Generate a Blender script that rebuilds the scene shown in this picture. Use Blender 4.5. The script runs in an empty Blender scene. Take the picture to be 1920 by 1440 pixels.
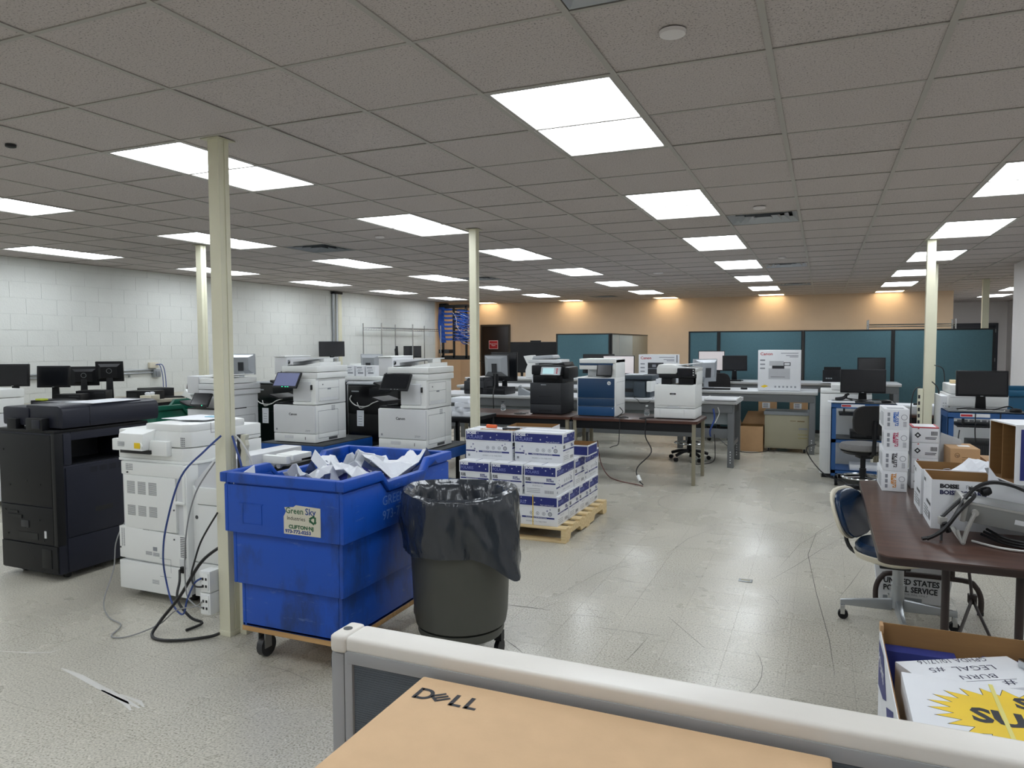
import bpy, bmesh, math, random
from mathutils import Matrix, Vector, noise
random.seed(7)
S = bpy.context.scene
C = S.collection
# ---------------------------------------------------------------- camera
CH = 1.623
CE = 2.743
FPX = 1365.63
yaw, pitch, roll = -0.40340745, -0.0540992, -0.00403873
_f = Vector((math.sin(yaw)*math.cos(pitch), math.cos(yaw)*math.cos(pitch), math.sin(pitch)))
_r = Vector((math.cos(yaw), -math.sin(yaw), 0))
_u = _r.cross(_f)
RT = _r*math.cos(roll)+_u*math.sin(roll)
UP = -_r*math.sin(roll)+_u*math.cos(roll)
cam = bpy.data.cameras.new('camera')
cam.sensor_width = 36
cam.lens = FPX/1920*36
cam.clip_start = .02
co = bpy.data.objects.new('camera', cam)
C.objects.link(co)
m3 = Matrix((RT, UP, -_f)).transposed()
co.matrix_world = Matrix.Translation((0, 0, CH)) @ m3.to_4x4()
S.camera = co


def project(p):
    d = Vector(p)-Vector((0, 0, CH))
    w = d.dot(_f)
    if w < .05:
        return None
    return 960+FPX*d.dot(RT)/w, 720-FPX*d.dot(UP)/w, w


# ---------------------------------------------------------------- world, exposure
w = bpy.data.worlds.new('world')
S.world = w
w.use_nodes = True
w.node_tree.nodes['Background'].inputs[0].default_value = (.8, .85, .9, 1)
w.node_tree.nodes['Background'].inputs[1].default_value = .15
S.view_settings.view_transform = 'Standard'
S.view_settings.look = 'None'
S.view_settings.gamma = 1
S.view_settings.exposure = 0.1
S.view_settings.use_curve_mapping = False
LAMP = 8.5          # radiance of the fluorescent lenses
PI = math.pi
R90 = PI/2


# ---------------------------------------------------------------- materials
def lin(h):
    h = h.lstrip('#')
    o = []
    for i in (0, 2, 4):
        c = int(h[i:i+2], 16)/255
        o.append(c/12.92 if c <= .04045 else ((c+.055)/1.055)**2.4)
    return (*o, 1)


MATS = {}


def mat(name, col, rough=.5, metal=0, var=.05, sc=6., bump=0., bsc=80., emit=None, es=0., world=False, stretch=None, spec=.5, coat=0., trans=0., alpha=1.):
    if name in MATS:
        return MATS[name]
    m = bpy.data.materials.new(name)
    m.use_nodes = True
    nt = m.node_tree
    b = nt.nodes['Principled BSDF']
    L = nt.links.new
    c = lin(col)
    if world:
        tc = nt.nodes.new('ShaderNodeNewGeometry').outputs['Position']
    else:
        tc = nt.nodes.new('ShaderNodeTexCoord').outputs['Object']
    if stretch:
        mp = nt.nodes.new('ShaderNodeMapping')
        mp.inputs['Scale'].default_value = stretch
        L(tc, mp.inputs['Vector'])
        tc = mp.outputs['Vector']
    n = nt.nodes.new('ShaderNodeTexNoise')
    n.inputs['Scale'].default_value = sc
    n.inputs['Detail'].default_value = 4
    L(tc, n.inputs['Vector'])
    mx = nt.nodes.new('ShaderNodeMix')
    mx.data_type = 'RGBA'
    mx.inputs[6].default_value = tuple(max(0, v*(1-2*var)) for v in c[:3])+(1,)
    mx.inputs[7].default_value = tuple(min(1, v*(1+2*var)) for v in c[:3])+(1,)
    L(n.outputs['Fac'], mx.inputs[0])
    L(mx.outputs[2], b.inputs['Base Color'])
    b.inputs['Roughness'].default_value = rough
    b.inputs['Metallic'].default_value = metal
    b.inputs['Specular IOR Level'].default_value = spec
    b.inputs['Coat Weight'].default_value = coat
    b.inputs['Transmission Weight'].default_value = trans
    b.inputs['Alpha'].default_value = alpha
    if bump:
        n2 = nt.nodes.new('ShaderNodeTexNoise')
        n2.inputs['Scale'].default_value = bsc
        n2.inputs['Detail'].default_value = 3
        L(tc, n2.inputs['Vector'])
        bp = nt.nodes.new('ShaderNodeBump')
        bp.inputs['Strength'].default_value = bump
        bp.inputs['Distance'].default_value = .01
        L(n2.outputs['Fac'], bp.inputs['Height'])
        L(bp.outputs['Normal'], b.inputs['Normal'])
    if emit:
        b.inputs['Emission Color'].default_value = lin(emit)
        b.inputs['Emission Strength'].default_value = es
    MATS[name] = m
    m['nt'] = 1
    return m


def ramp(nt, src, stops):
    r = nt.nodes.new('ShaderNodeValToRGB')
    e = r.color_ramp.elements
    while len(e) > 1:
        e.remove(e[-1])
    e[0].position = stops[0][0]
    e[0].color = stops[0][1]
    for p, c in stops[1:]:
        e.new(p).color = c
    nt.links.new(src, r.inputs[0])
    return r.outputs[0]


def mixc(nt, f, a, b, mode='MIX'):
    m = nt.nodes.new('ShaderNodeMix')
    m.data_type = 'RGBA'
    m.blend_type = mode
    for s, k in ((f, 0), (a, 6), (b, 7)):
        if hasattr(s, 'links'):
            nt.links.new(s, m.inputs[k])
        else:
            m.inputs[k].default_value = s
    return m.outputs[2]


def tnoise(nt, tc, sc, det=3, stretch=None, rough=.5):
    if stretch:
        mp = nt.nodes.new('ShaderNodeMapping')
        mp.inputs['Scale'].default_value = stretch[:3]
        if len(stretch) > 3:
            mp.inputs['Rotation'].default_value = (0, 0, stretch[3])
        nt.links.new(tc, mp.inputs['Vector'])
        tc = mp.outputs['Vector']
    n = nt.nodes.new('ShaderNodeTexNoise')
    n.inputs['Scale'].default_value = sc
    n.inputs['Detail'].default_value = det
    n.inputs['Roughness'].default_value = rough
    nt.links.new(tc, n.inputs['Vector'])
    return n.outputs['Fac']


def floor_mat():
    m = mat('floor_tile', 'a9a69c', .4, world=True)
    nt = m.node_tree
    b = nt.nodes['Principled BSDF']
    tc = [n for n in nt.nodes if n.bl_idname == 'ShaderNodeNewGeometry'][0].outputs['Position']
    base = ramp(nt, tnoise(nt, tc, 110, 2), [(.28, lin('827e73')), (.42, lin('b7b3a6')), (.56, lin('c7c3b6')), (.7, lin('d3cfc3'))])
    big = ramp(nt, tnoise(nt, tc, .9, 4), [(.25, (.86, .86, .86, 1)), (.75, (1.03, 1.02, 1.0, 1))])
    c = mixc(nt, 1., base, big, 'MULTIPLY')
    nt.links.new(c, b.inputs['Base Color'])
    rg = ramp(nt, tnoise(nt, tc, 1.3, 4), [(.3, (.2, .2, .2, 1)), (.7, (.36, .36, .36, 1))])
    nt.links.new(rg, b.inputs['Roughness'])
    b.inputs['Specular IOR Level'].default_value = .45
    return m


def ceil_mat():
    m = mat('ceiling_tile', 'b4afa8', .9, world=True, bump=.25, bsc=150)
    nt = m.node_tree
    b = nt.nodes['Principled BSDF']
    tc = [n for n in nt.nodes if n.bl_idname == 'ShaderNodeNewGeometry'][0].outputs['Position']
    v = ramp(nt, tnoise(nt, tc, 130, 2, None, .6), [(.34, lin('88827f')), (.41, lin('bab2ae')), (.6, lin('c2bab6'))])
    nt.links.new(v, b.inputs['Base Color'])
    b.inputs['Specular IOR Level'].default_value = .2
    return m


def wood_mat(name, c0, c1, rough=.35, st=(1, 14, 14), sc=3):
    m = mat(name, c0, rough)
    nt = m.node_tree
    b = nt.nodes['Principled BSDF']
    tc = [n for n in nt.nodes if n.bl_idname == 'ShaderNodeTexCoord'][0].outputs['Object']
    v = ramp(nt, tnoise(nt, tc, sc, 5, st), [(.3, lin(c0)), (.7, lin(c1))])
    nt.links.new(v, b.inputs['Base Color'])
    return m


def scuffed(name, col, scuff, rough=.4):
    m = mat(name, col, rough)
    nt = m.node_tree
    b = nt.nodes['Principled BSDF']
    tc = [n for n in nt.nodes if n.bl_idname == 'ShaderNodeTexCoord'][0].outputs['Object']
    f = ramp(nt, tnoise(nt, tc, 5, 8, (1, 1, .45), .65), [(.5, (0, 0, 0, 1)), (.68, (.75, .75, .75, 1))])
    f2 = ramp(nt, tnoise(nt, tc, 11, 6, (.5, .5, 3), .7), [(.62, (0, 0, 0, 1)), (.7, (.4, .4, .4, 1))])
    c = mixc(nt, f, lin(col), lin(scuff))
    c = mixc(nt, f2, c, lin('6f86b8'))
    nt.links.new(c, b.inputs['Base Color'])
    return m


def lens_mat(name, col, st):
    m = bpy.data.materials.new(name)
    m.use_nodes = True
    nt = m.node_tree
    b = nt.nodes['Principled BSDF']
    b.inputs['Base Color'].default_value = lin('dfe3e4')
    b.inputs['Roughness'].default_value = .4
    tc = nt.nodes.new('ShaderNodeTexCoord').outputs['Object']
    sx = nt.nodes.new('ShaderNodeSeparateXYZ')
    nt.links.new(tc, sx.inputs[0])
    mm = nt.nodes.new('ShaderNodeMath')
    mm.operation = 'MULTIPLY'
    mm.inputs[1].default_value = 2*PI/.185
    nt.links.new(sx.outputs[0], mm.inputs[0])
    cs = nt.nodes.new('ShaderNodeMath')
    cs.operation = 'COSINE'
    nt.links.new(mm.outputs[0], cs.inputs[0])
    ml = nt.nodes.new('ShaderNodeMapRange')
    ml.inputs[1].default_value = -1
    ml.inputs[2].default_value = 1
    ml.inputs[3].default_value = .72*st
    ml.inputs[4].default_value = 1.28*st
    nt.links.new(cs.outputs[0], ml.inputs[0])
    b.inputs['Emission Color'].default_value = lin(col)
    nt.links.new(ml.outputs[0], b.inputs['Emission Strength'])
    MATS[name] = m
    return m


FLOOR = floor_mat()
CEIL = ceil_mat()
GRID = mat('grid_bar', 'aaa69f', .55, var=.02)
CMU = mat('painted_block', 'd9dbd6', .55, var=.03, sc=3, bump=.35, bsc=55, world=True)
MORTAR = mat('painted_mortar', 'd4d6d1', .7, world=True)
PEACH = mat('peach_wall_paint', 'e6cdb0', .75, var=.02, bump=.05, bsc=120, world=True)
HALLW = mat('hall_wall_paint', 'dcd8d6', .75, var=.02, world=True)
LENS = lens_mat('lamp_lens', 'f1f8ff', LAMP)
WARM = lens_mat('warm_lamp_lens', 'ffe3b8', LAMP*.55)
CREAM = mat('cream_post_paint', 'dedbc2', .45, var=.03)
DKCREAM = mat('dark_cream_paint', 'b7b49c', .5, var=.03)  # darker cream paint for the ceiling flanges of the posts
WHITEP = mat('white_printer_plastic', 'e9ebe9', .38, var=.02)
WHITEG = mat('light_grey_plastic', 'd3d5d7', .4, var=.02)
GREYP = mat('mid_grey_plastic', '8d9296', .45, var=.03)
SEAM = mat('dark_seam', '4a4c4e', .6)
VENT = mat('vent_slot', '7d8083', .6)
BLACKP = mat('black_plastic', '131417', .42, var=.08, spec=.3)
BLUEBLK = mat('charcoal_copier_plastic', '22242f', .4, var=.06, spec=.3)
DARKP = mat('dark_grey_plastic', '2a2c30', .42, var=.06)
SCREEN = mat('dark_screen', '15171b', .18, var=.02)
GLOSSB = mat('gloss_black', '0b0b0d', .2)
BLUEC = scuffed('scuffed_blue_plastic', '0a4cb2', '16305a', .45)
GREENC = mat('green_cart_plastic', '065c48', .45, var=.12)
TEALC = mat('teal_bin_plastic', '14587a', .45, var=.08)
WOODB = wood_mat('plywood', 'a9804f', 'c79f6b', .7)
PALLET = wood_mat('pallet_pine', 'c9ad7c', 'e2cda0', .8)
WALNUT = wood_mat('walnut_laminate', '43302a', '5a4238', .3, (2.2, 12, 2), 2.2)
WALEDGE = mat('table_edge_band', '2c1f1b', .4)
BROWNM = mat('brown_metal', '2e2320', .45)
KRAFT = mat('kraft_card', 'b5916a', .85, var=.05, sc=14, bump=.05)
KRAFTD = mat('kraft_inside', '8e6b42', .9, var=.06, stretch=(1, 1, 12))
WHITEC = mat('white_carton', 'dfe1e4', .6, var=.02)
NAVY = mat('navy_print', '1f2a72', .55, var=.04)
INK = mat('black_ink', '23242a', .6)
GINK = mat('grey_ink', '8a8d94', .6)
WINK = mat('white_ink', 'e8eaf0', .6)
RED = mat('red_print', 'b3202c', .5)
ORANGE = mat('orange_print', 'd58a23', .5)
CYANI = mat('cyan_print', '2766b8', .5)
YEL = mat('yellow_print', 'e9c515', .5)
PAPER = mat('white_paper', 'e4e7ec', .7, var=.03)
STEEL = mat('bench_grey_steel', '6b6e70', .45, .2, var=.04)
BENCHT = mat('bench_light_top', 'ccced0', .4, var=.03)
BENCHP = mat('bench_back_panel', '7f8689', .6, var=.04)
CHROME = mat('chrome', 'c7cacc', .15, 1, var=.02)
ALU = mat('galvanised_steel', 'a6aaad', .35, .8, var=.05)
TEALF = mat('teal_fabric', '486870', .9, var=.06, sc=40, bump=.2, bsc=300)
BLKTRIM = mat('black_trim', '101214', .5)
TAN = mat('tan_cabinet', 'a19c86', .5, var=.03)
CARTB = mat('workshop_blue_steel', '23528a', .42, var=.06)
TABB = mat('table_blue_steel', '0d4c9a', .4, var=.06)
GRIT = mat('dark_top_mat', '3c3f40', .7, var=.08)
GREYD = mat('grey_can_plastic', '4c4d47', .5, var=.05)
BAG = mat('black_bin_liner', '2c3137', .2, var=.1, bump=1., bsc=8, spec=.7, stretch=(1.6, 1.6, .7))
BLACKF = mat('black_fabric', '1b1a1b', .85, var=.1, sc=50, bump=.15, bsc=250)
GREYF = mat('grey_seat_fabric', '6f6e6d', .9, var=.08, sc=50)
VINYL = mat('blue_vinyl', '122b47', .25, var=.06)
SHELL = mat('cream_shell_plastic', 'd6cfbb', .4, var=.04)
PANELF = mat('grey_panel_fabric', '5f666d', .85, var=.06)
CAPM = mat('panel_cap_plastic', 'dcd8d0', .35, var=.03)
CAPG = mat('panel_cap_grey', '9b9c9d', .4, var=.03)
CABLEB = mat('blue_cable', '2b4585', .45)
CABLEK = mat('black_cable', '141416', .4)
CABLEG = mat('grey_cable', '8e8f8f', .5)
CABLEW = mat('white_cable', 'c6c6c2', .5)
RBLUE = mat('network_blue', '1c4a9c', .45, var=.15)
DEVG = mat('device_grey_metal', '7b7c7a', .4, var=.04)
DEVL = mat('device_light_metal', 'a3a29d', .4, var=.04)
HPBLUE = mat('printer_blue_panel', '123a5e', .35, var=.03)
HPBLUE2 = mat('printer_blue_drawer', '1c4d7c', .35, var=.03)
SILVER = mat('silver_plastic', 'a9adb1', .35, .3, var=.03)
DOORB = mat('dark_brown_door', '1d120e', .4, var=.1)
DOORF = mat('bronze_door_frame', '3a342d', .45)
DOORG = mat('charcoal_door', '2a2d36', .45)
CLEAR = mat('clear_plastic', 'dfe7ea', .08, trans=.85)
LCD = mat('lit_screen', '4f5670', .3, emit='8d93c0', es=.28)
LCDW = mat('lit_white_screen', 'c9c4c4', .3, emit='e6dcdc', es=.3)
LCDG = mat('lit_teal_screen', 'a6c8cc', .3, emit='b9dde0', es=.35)
LEDG = mat('green_led', '20d090', .3, emit='30e0a0', es=2.)
TORN = mat('torn_white_strip', 'd2d0bd', .6, var=.08)


# ---------------------------------------------------------------- mesh helpers
class M:
    def __init__(s):
        s.v = []
        s.f = []

    def add(s, vs, fs):
        o = len(s.v)
        s.v += [tuple(v) for v in vs]
        s.f += [tuple(i+o for i in f) for f in fs]
        return s

    def box(s, x0, y0, z0, x1, y1, z1):
        return s.add([(x0, y0, z0), (x1, y0, z0), (x1, y1, z0), (x0, y1, z0), (x0, y0, z1), (x1, y0, z1), (x1, y1, z1), (x0, y1, z1)],
                     [(3, 2, 1, 0), (4, 5, 6, 7), (0, 1, 5, 4), (1, 2, 6, 5), (2, 3, 7, 6), (3, 0, 4, 7)])

    def hexa(s, bot, top):
        return s.add(list(bot)+list(top), [(3, 2, 1, 0), (4, 5, 6, 7), (0, 1, 5, 4), (1, 2, 6, 5), (2, 3, 7, 6), (3, 0, 4, 7)])

    def prism(s, poly, a, b, ax='y'):
        n = len(poly)

        def P(p, t):
            return {'y': (p[0], t, p[1]), 'x': (t, p[0], p[1]), 'z': (p[0], p[1], t)}[ax]
        return s.add([P(p, a) for p in poly]+[P(p, b) for p in poly],
                     [tuple(range(n)), tuple(range(2*n-1, n-1, -1))]+[(i, (i+1) % n, n+(i+1) % n, n+i) for i in range(n)])

    def cyl(s, p0, p1, r, n=12, r1=None):
        p0 = Vector(p0)
        p1 = Vector(p1)
        r1 = r if r1 is None else r1
        d = (p1-p0).normalized()
        a = d.orthogonal().normalized()
        b = d.cross(a)
        vs = []
        for p, q in ((p0, r), (p1, r1)):
            for k in range(n):
                t = 2*PI*k/n
                vs.append(p+a*math.cos(t)*q+b*math.sin(t)*q)
        return s.add(vs, [tuple(range(n-1, -1, -1)), tuple(range(n, 2*n))]+[(k, (k+1) % n, n+(k+1) % n, n+k) for k in range(n)])

    def tube(s, pts, r, n=6, sub=4, closed=False):
        P = [Vector(p) for p in pts]
        if sub > 1:
            Q = []
            m = len(P)
            for i in range(m-1):
                a = P[max(i-1, 0)]
                b = P[i]
                c = P[i+1]
                d = P[min(i+2, m-1)]
                for k in range(sub):
                    t = k/sub
                    Q.append(.5*((2*b)+(c-a)*t+(2*a-5*b+4*c-d)*t*t+(3*b-a-3*c+d)*t**3))
            Q.append(P[-1])
            P = Q
        m = len(P)
        vs = []
        a = None
        for i, p in enumerate(P):
            d = (P[min(i+1, m-1)]-P[max(i-1, 0)])
            if d.length < 1e-9:
                d = Vector((0, 0, 1))
            d.normalize()
            if a is None:
                a = d.orthogonal().normalized()
            else:
                a = (a-d*a.dot(d))
                a = a.normalized() if a.length > 1e-6 else d.orthogonal().normalized()
            b = d.cross(a)
            for k in range(n):
                t = 2*PI*k/n
                vs.append(p+a*math.cos(t)*r+b*math.sin(t)*r)
        fs = []
        for i in range(m-1):
            for k in range(n):
                fs.append((i*n+k, i*n+(k+1) % n, (i+1)*n+(k+1) % n, (i+1)*n+k))
        fs += [tuple(range(n-1, -1, -1)), tuple((m-1)*n+k for k in range(n))]
        return s.add(vs, fs)

    def lathe(s, prof, n=28, c=(0, 0, 0), cap=True):
        vs = []
        for r, z in prof:
            for k in range(n):
                t = 2*PI*k/n
                vs.append((c[0]+r*math.cos(t), c[1]+r*math.sin(t), c[2]+z))
        fs = []
        m = len(prof)
        for i in range(m-1):
            for k in range(n):
                fs.append((i*n+k, i*n+(k+1) % n, (i+1)*n+(k+1) % n, (i+1)*n+k))
        if cap:
            fs += [tuple(range(n-1, -1, -1)), tuple((m-1)*n+k for k in range(n))]
        return s.add(vs, fs)

    def shell(s, rects, inner=True):
        # stacked rectangular rings (x0,y0,x1,y1,z)
        o = []
        for x0, y0, x1, y1, z in rects:
            o += [(x0, y0, z), (x1, y0, z), (x1, y1, z), (x0, y1, z)]
        fs = []
        for i in range(len(rects)-1):
            for k in range(4):
                fs.append((4*i+k, 4*i+(k+1) % 4, 4*i+4+(k+1) % 4, 4*i+4+k))
        n = 4*(len(rects)-1)
        fs += [(3, 2, 1, 0), (n, n+1, n+2, n+3)]
        return s.add(o, fs)

    def quad(s, a, b, c, d):
        return s.add([a, b, c, d], [(0, 1, 2, 3)])

    def fq(s, x0, z0, x1, z1, y=0.):      # front facing quad (towards -y)
        return s.quad((x0, y, z0), (x1, y, z0), (x1, y, z1), (x0, y, z1))

    def rq(s, y0, z0, y1, z1, x):         # right facing quad (+x)
        return s.quad((x, y0, z0), (x, y1, z0), (x, y1, z1), (x, y0, z1))

    def mesh(s, name, mt, bev=0, seg=2, smooth=False, flip=True):
        me = bpy.data.meshes.new(name)
        me.from_pydata(s.v, [], s.f)
        if flip or bev:
            bm = bmesh.new()
            bm.from_mesh(me)
            if flip:
                bmesh.ops.recalc_face_normals(bm, faces=bm.faces)
            if bev:
                es = [e for e in bm.edges if len(e.link_faces) == 2 and e.calc_face_angle(0) > .5]
                bmesh.ops.bevel(bm, geom=es, offset=bev, segments=seg, profile=.6, affect='EDGES', clamp_overlap=True)
            bm.to_mesh(me)
            bm.free()
        if smooth:
            for p in me.polygons:
                p.use_smooth = True
            try:
                me.set_sharp_from_angle(angle=.7)
            except Exception:
                pass
        me.materials.append(mt)
        return me

    def obj(s, name, mt, parent=None, bev=0, seg=2, smooth=None, label=None, loc=None, rot=None, flip=True):
        me = s.mesh(name, mt, bev, seg, bool(bev) if smooth is None else smooth, flip)
        return link(name, me, parent, label, loc, rot)


FINE = {'vent_slots', 'screws', 'rating_labels', 'rating_label', 'fine_print', 'print_marks', 'ports', 'bolt_holes', 'panel_lines', 'power_vent', 'front_grille', 'keys', 'hole_row', 'rear_grille'}


def link(name, me, parent=None, label=None, loc=None, rot=None):
    o = bpy.data.objects.new(name, me)
    C.objects.link(o)
    if parent:
        o.parent = parent
    if name in FINE:
        o['kind'] = 'stuff'
    if loc:
        o.location = loc
    if rot:
        o.rotation_euler = rot
    if label:
        o['label'] = label
    return o


def thing(name, label, cat, loc=(0, 0, 0), rz=0., group=None):
    o = bpy.data.objects.new(name, None)
    o.empty_display_size = .1
    C.objects.link(o)
    o.location = loc
    o.rotation_euler = (0, 0, rz)
    return tag(o, label, cat, group)


def tag(o, label, cat, group=None):
    o['label'] = label
    o['category'] = cat
    if group:
        o['group'] = group
    return o


def copy_tree(o, label, loc, rz=None, parent=None):
    kids = {}
    for x in bpy.data.objects:
        if x.parent:
            kids.setdefault(x.parent, []).append(x)

    def rec(a, par):
        c = a.copy()
        C.objects.link(c)
        c.parent = par
        for k in kids.get(a, []):
            rec(k, c)
        return c
    c = rec(o, parent)
    c.location = loc
    if rz is not None:
        c.rotation_euler = (0, 0, rz)
    if label:
        c['label'] = label
    return c


def BX(name, mt, par, x0, y0, z0, x1, y1, z1, bev=.004, label=None, seg=2):
    return M().box(x0, y0, z0, x1, y1, z1).obj(name, mt, par, bev, seg, label=label)


TXT = {}
FRONT = (R90, 0, 0)
RIGHT = (R90, 0, R90)
LEFTF = (R90, 0, -R90)


def text(body, size, mt, par, loc, rot=FRONT, al='LEFT', off=0., name='lettering', sx=1., shear=0.):
    k = (body, size, al, off, mt.name, sx, shear)
    if k not in TXT:
        cu = bpy.data.curves.new('t', 'FONT')
        cu.body = body
        cu.size = size
        cu.align_x = al
        cu.offset = off
        cu.resolution_u = 2
        cu.shear = shear
        cu.space_line = .85
        ob = bpy.data.objects.new('t', cu)
        C.objects.link(ob)
        bpy.context.view_layer.update()
        me = bpy.data.meshes.new_from_object(ob.evaluated_get(bpy.context.evaluated_depsgraph_get()))
        bpy.data.objects.remove(ob)
        bpy.data.curves.remove(cu)
        if sx != 1:
            for v in me.vertices:
                v.co.x *= sx
        me.materials.clear()
        me.materials.append(mt)
        me.name = name
        TXT[k] = me
    return link(name, TXT[k], par, None, loc, rot)


def cable(name, pts, r, mt, label, cat='cable', par=None, sub=5, n=6):
    o = M().tube(pts, r, n, sub).obj(name, mt, par, smooth=True)
    if par is None:
        tag(o, label, cat)
    return o


def struct(o):
    o['kind'] = 'structure'
    return o


# ================================================================ the room
T = .6096
GX, GY = -4.3435, 1.940
WX = (GX-11)*0+-9.353      # left wall
WY = (GY+28)*T+.0          # back wall


def gx(i): return (GX+i)*T
def gy(j): return (GY+j)*T


def split300(cells, key):
    a = []
    for c in cells:
        p = project(key(c))
        vis = p and -60 < p[0] < 1980 and -60 < p[1] < 1500
        a.append((0 if vis else 1, p[2] if p else 99, c))
    a.sort(key=lambda t: t[:2])
    return [t[2] for t in a[:300]], [t[2] for t in a[300:]]


# floor: vinyl tiles on a slab
fl = struct(M().box(-9.6, -3.2, -.12, 4.9, 24.2, -.0015).obj('floor', mat('floor_joint', 'a8a499', .8), flip=False))
FT = .3048
FX = -.14-FT*31
cells = [(a, b) for a in range(0, 48) for b in range(0, 88)]


def fpos(c): return (FX+c[0]*FT+FT/2, -3.1+c[1]*FT+FT/2, 0)


cells = [c for c in cells if -9.6 < fpos(c)[0] < 4.8 and not (fpos(c)[0] > 2.8 and fpos(c)[1] < 12) and not (fpos(c)[0] < 2.2 and fpos(c)[1] > 18.5)]
near, rest = split300(cells, fpos)
g = .0004
tm = M()
h = FT/2-g
tm.hexa([(-h, -h, -.0015), (h, -h, -.0015), (h, h, -.0015), (-h, h, -.0015)], [(-h+.0003, -h+.0003, 0), (h-.0003, -h+.0003, 0), (h-.0003, h-.0003, 0), (-h+.0003, h-.0003, 0)])
tme = tm.mesh('floor_tile', FLOOR, flip=False)
for c in near:
    link('floor_tile', tme, fl, None, fpos(c))
rm = M()
for c in rest:
    p = fpos(c)
    rm.add([(p[0]-h, p[1]-h, -.0015), (p[0]+h, p[1]-h, -.0015), (p[0]+h, p[1]+h, -.0015), (p[0]-h, p[1]+h, -.0015), (p[0]-h, p[1]-h, 0), (p[0]+h, p[1]-h, 0), (p[0]+h, p[1]+h, 0), (p[0]-h, p[1]+h, 0)],
           [(4, 5, 6, 7), (0, 1, 5, 4), (1, 2, 6, 5), (2, 3, 7, 6), (3, 0, 4, 7)])
o = rm.obj('floor_tiling', FLOOR, fl, flip=False)
o['kind'] = 'stuff'

# walls
wl = struct(M().box(-9.56, -3.2, 0, WX-.004, 16.8, CE+.1).obj('wall_left', MORTAR, flip=False))
BH, BL = .2032, .4064
blocks = []
for r_ in range(14):
    for k in range(50):
        y0 = -3.2+k*BL-(BL/2 if r_ % 2 else 0)
        a, b = max(y0, -3.2), min(y0+BL, 16.8)
        if b-a > .05 and r_*BH < CE:
            blocks.append((r_, a, b))
near, rest = split300(blocks, lambda c: (WX, (c[1]+c[2])/2, c[0]*BH+.1 if c[0]*BH > .65 else 9))
bcache = {}


def blockgeo(mm, L_, off=(0, 0, 0), hh=BH):
    e = .0025
    x, y, z = off
    q = .0006
    mm.hexa([(x-.03, y+q, z+e), (x-.03, y+L_-q, z+e), (x-.03, y+L_-q, z+hh-e), (x-.03, y+q, z+hh-e)],
            [(x, y+q+.0012, z+e+.003), (x, y+L_-q-.0012, z+e+.003), (x, y+L_-q-.0012, z+hh-e-.003), (x, y+q+.0012, z+hh-e-.003)])


for r_, a, b in near:
    hh = min(BH, CE+.05-r_*BH)
    k = (round(b-a, 3), round(hh, 3))
    if k not in bcache:
        mm = M()
        blockgeo(mm, b-a, hh=hh)
        bcache[k] = mm.mesh('block', CMU)
    link('block', bcache[k], wl, None, (WX, a, r_*BH))
mm = M()
for r_, a, b in rest:
    blockgeo(mm, b-a, (WX, a, r_*BH))
o = mm.obj('blockwork', CMU, wl)
o['kind'] = 'stuff'
struct(M().box(-9.56, 16.8, 0, WX, WY+.2, CE+.1).obj('wall_corner', PEACH, flip=False))
struct(M().box(WX, WY, 0, 2.57, WY+.2, CE+.1).obj('wall_back', PEACH, flip=False))
struct(M().box(2.45, WY+.2, 0, 2.57, 23.9, CE+.1).obj('wall_hall_left', HALLW, flip=False))
struct(M().box(2.45, 23.7, 0, 4.9, 23.9, CE+.1).obj('wall_hall_back', HALLW, flip=False))
struct(M().box(4.62, 12.5, 0, 4.9, 23.7, CE+.1).obj('wall_hall_right', HALLW, flip=False))
struct(M().box(2.5, -3.2, 0, 4.9, 12.5, CE+.1).obj('wall_right', HALLW, flip=False))
struct(M().box(-9.56, -3.4, 0, 4.9, -3.2, CE+.1).obj('wall_front', HALLW, flip=False))
for nm, (x0, y0, x1, y1) in {'back': (WX, WY-.012, 2.57, WY), 'right': (2.488, -3.2, 2.5, 12.5)}.items():
    struct(M().box(x0, y0, 0, x1, y1, .1).obj('baseboard_'+nm, BLKTRIM, flip=False))

# ceiling
ce = struct(M().box(-9.6, -3.4, CE+.09, 4.9, 24.2, CE+.2).obj('ceiling', mat('plenum', '55524e', .9), flip=False))
LROWS = [-5, -1, 3, 7, 11, 15, 19, 23]  # negative rows are out of view, continuing the grid, added for consistent lighting
LCOLS = [-10, -6, -2, 2, 6]
lights = [(i, j, 2) for i in LCOLS for j in LROWS]+[(i, 27, 1) for i in LCOLS]+[(10, j, 2) for j in (23, 27, 31)]
vents = [(3, 9), (3, 16), (-5, 9), (-4, 25), (-5, 16), (3, 1), (3, 22)]
taken = set()
for i, j, n in lights:
    for k in range(n):
        taken.add((i, j+k))
taken |= set(vents)
cells = []
for i in range(-11, 13):
    for j in range(-8, 37):
        if (i, j) in taken:
            continue
        x, y = gx(i)+T/2, gy(j)+T/2
        if y > WY and x < 2.4 or (x > 2.7 and y < 12.3) or y < -3.4:
            continue
        cells.append((i, j))
near, rest = split300(cells, lambda c: (gx(c[0])+T/2, gy(c[1])+T/2, CE))
e = .006
tme = M().box(e, e, 0, T-e, T-e, .016).mesh('ceiling_tile', CEIL)
for c in near:
    o = link('ceiling_tile', tme, ce, None, (gx(c[0]), gy(c[1]), CE+.004+random.uniform(-.0015, .0015)))
mm = M()
for c in rest:
    mm.box(gx(c[0])+e, gy(c[1])+e, CE+.004, gx(c[0])+T-e, gy(c[1])+T-e, CE+.02)
o = mm.obj('ceiling_tiling', CEIL, ce, flip=False)
o['kind'] = 'stuff'
for i in range(-11, 13):
    y1 = WY if gx(i) < 2.5 else 23.7
    y0 = -3.2 if gx(i) < 2.55 else 12.4
    M().box(-.012, 0, 0, .012, y1-y0, .004).box(-.003, 0, .004, .003, y1-y0, .03).obj('main_runner', GRID, ce, loc=(gx(i), y0, CE-.002), flip=False)
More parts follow.
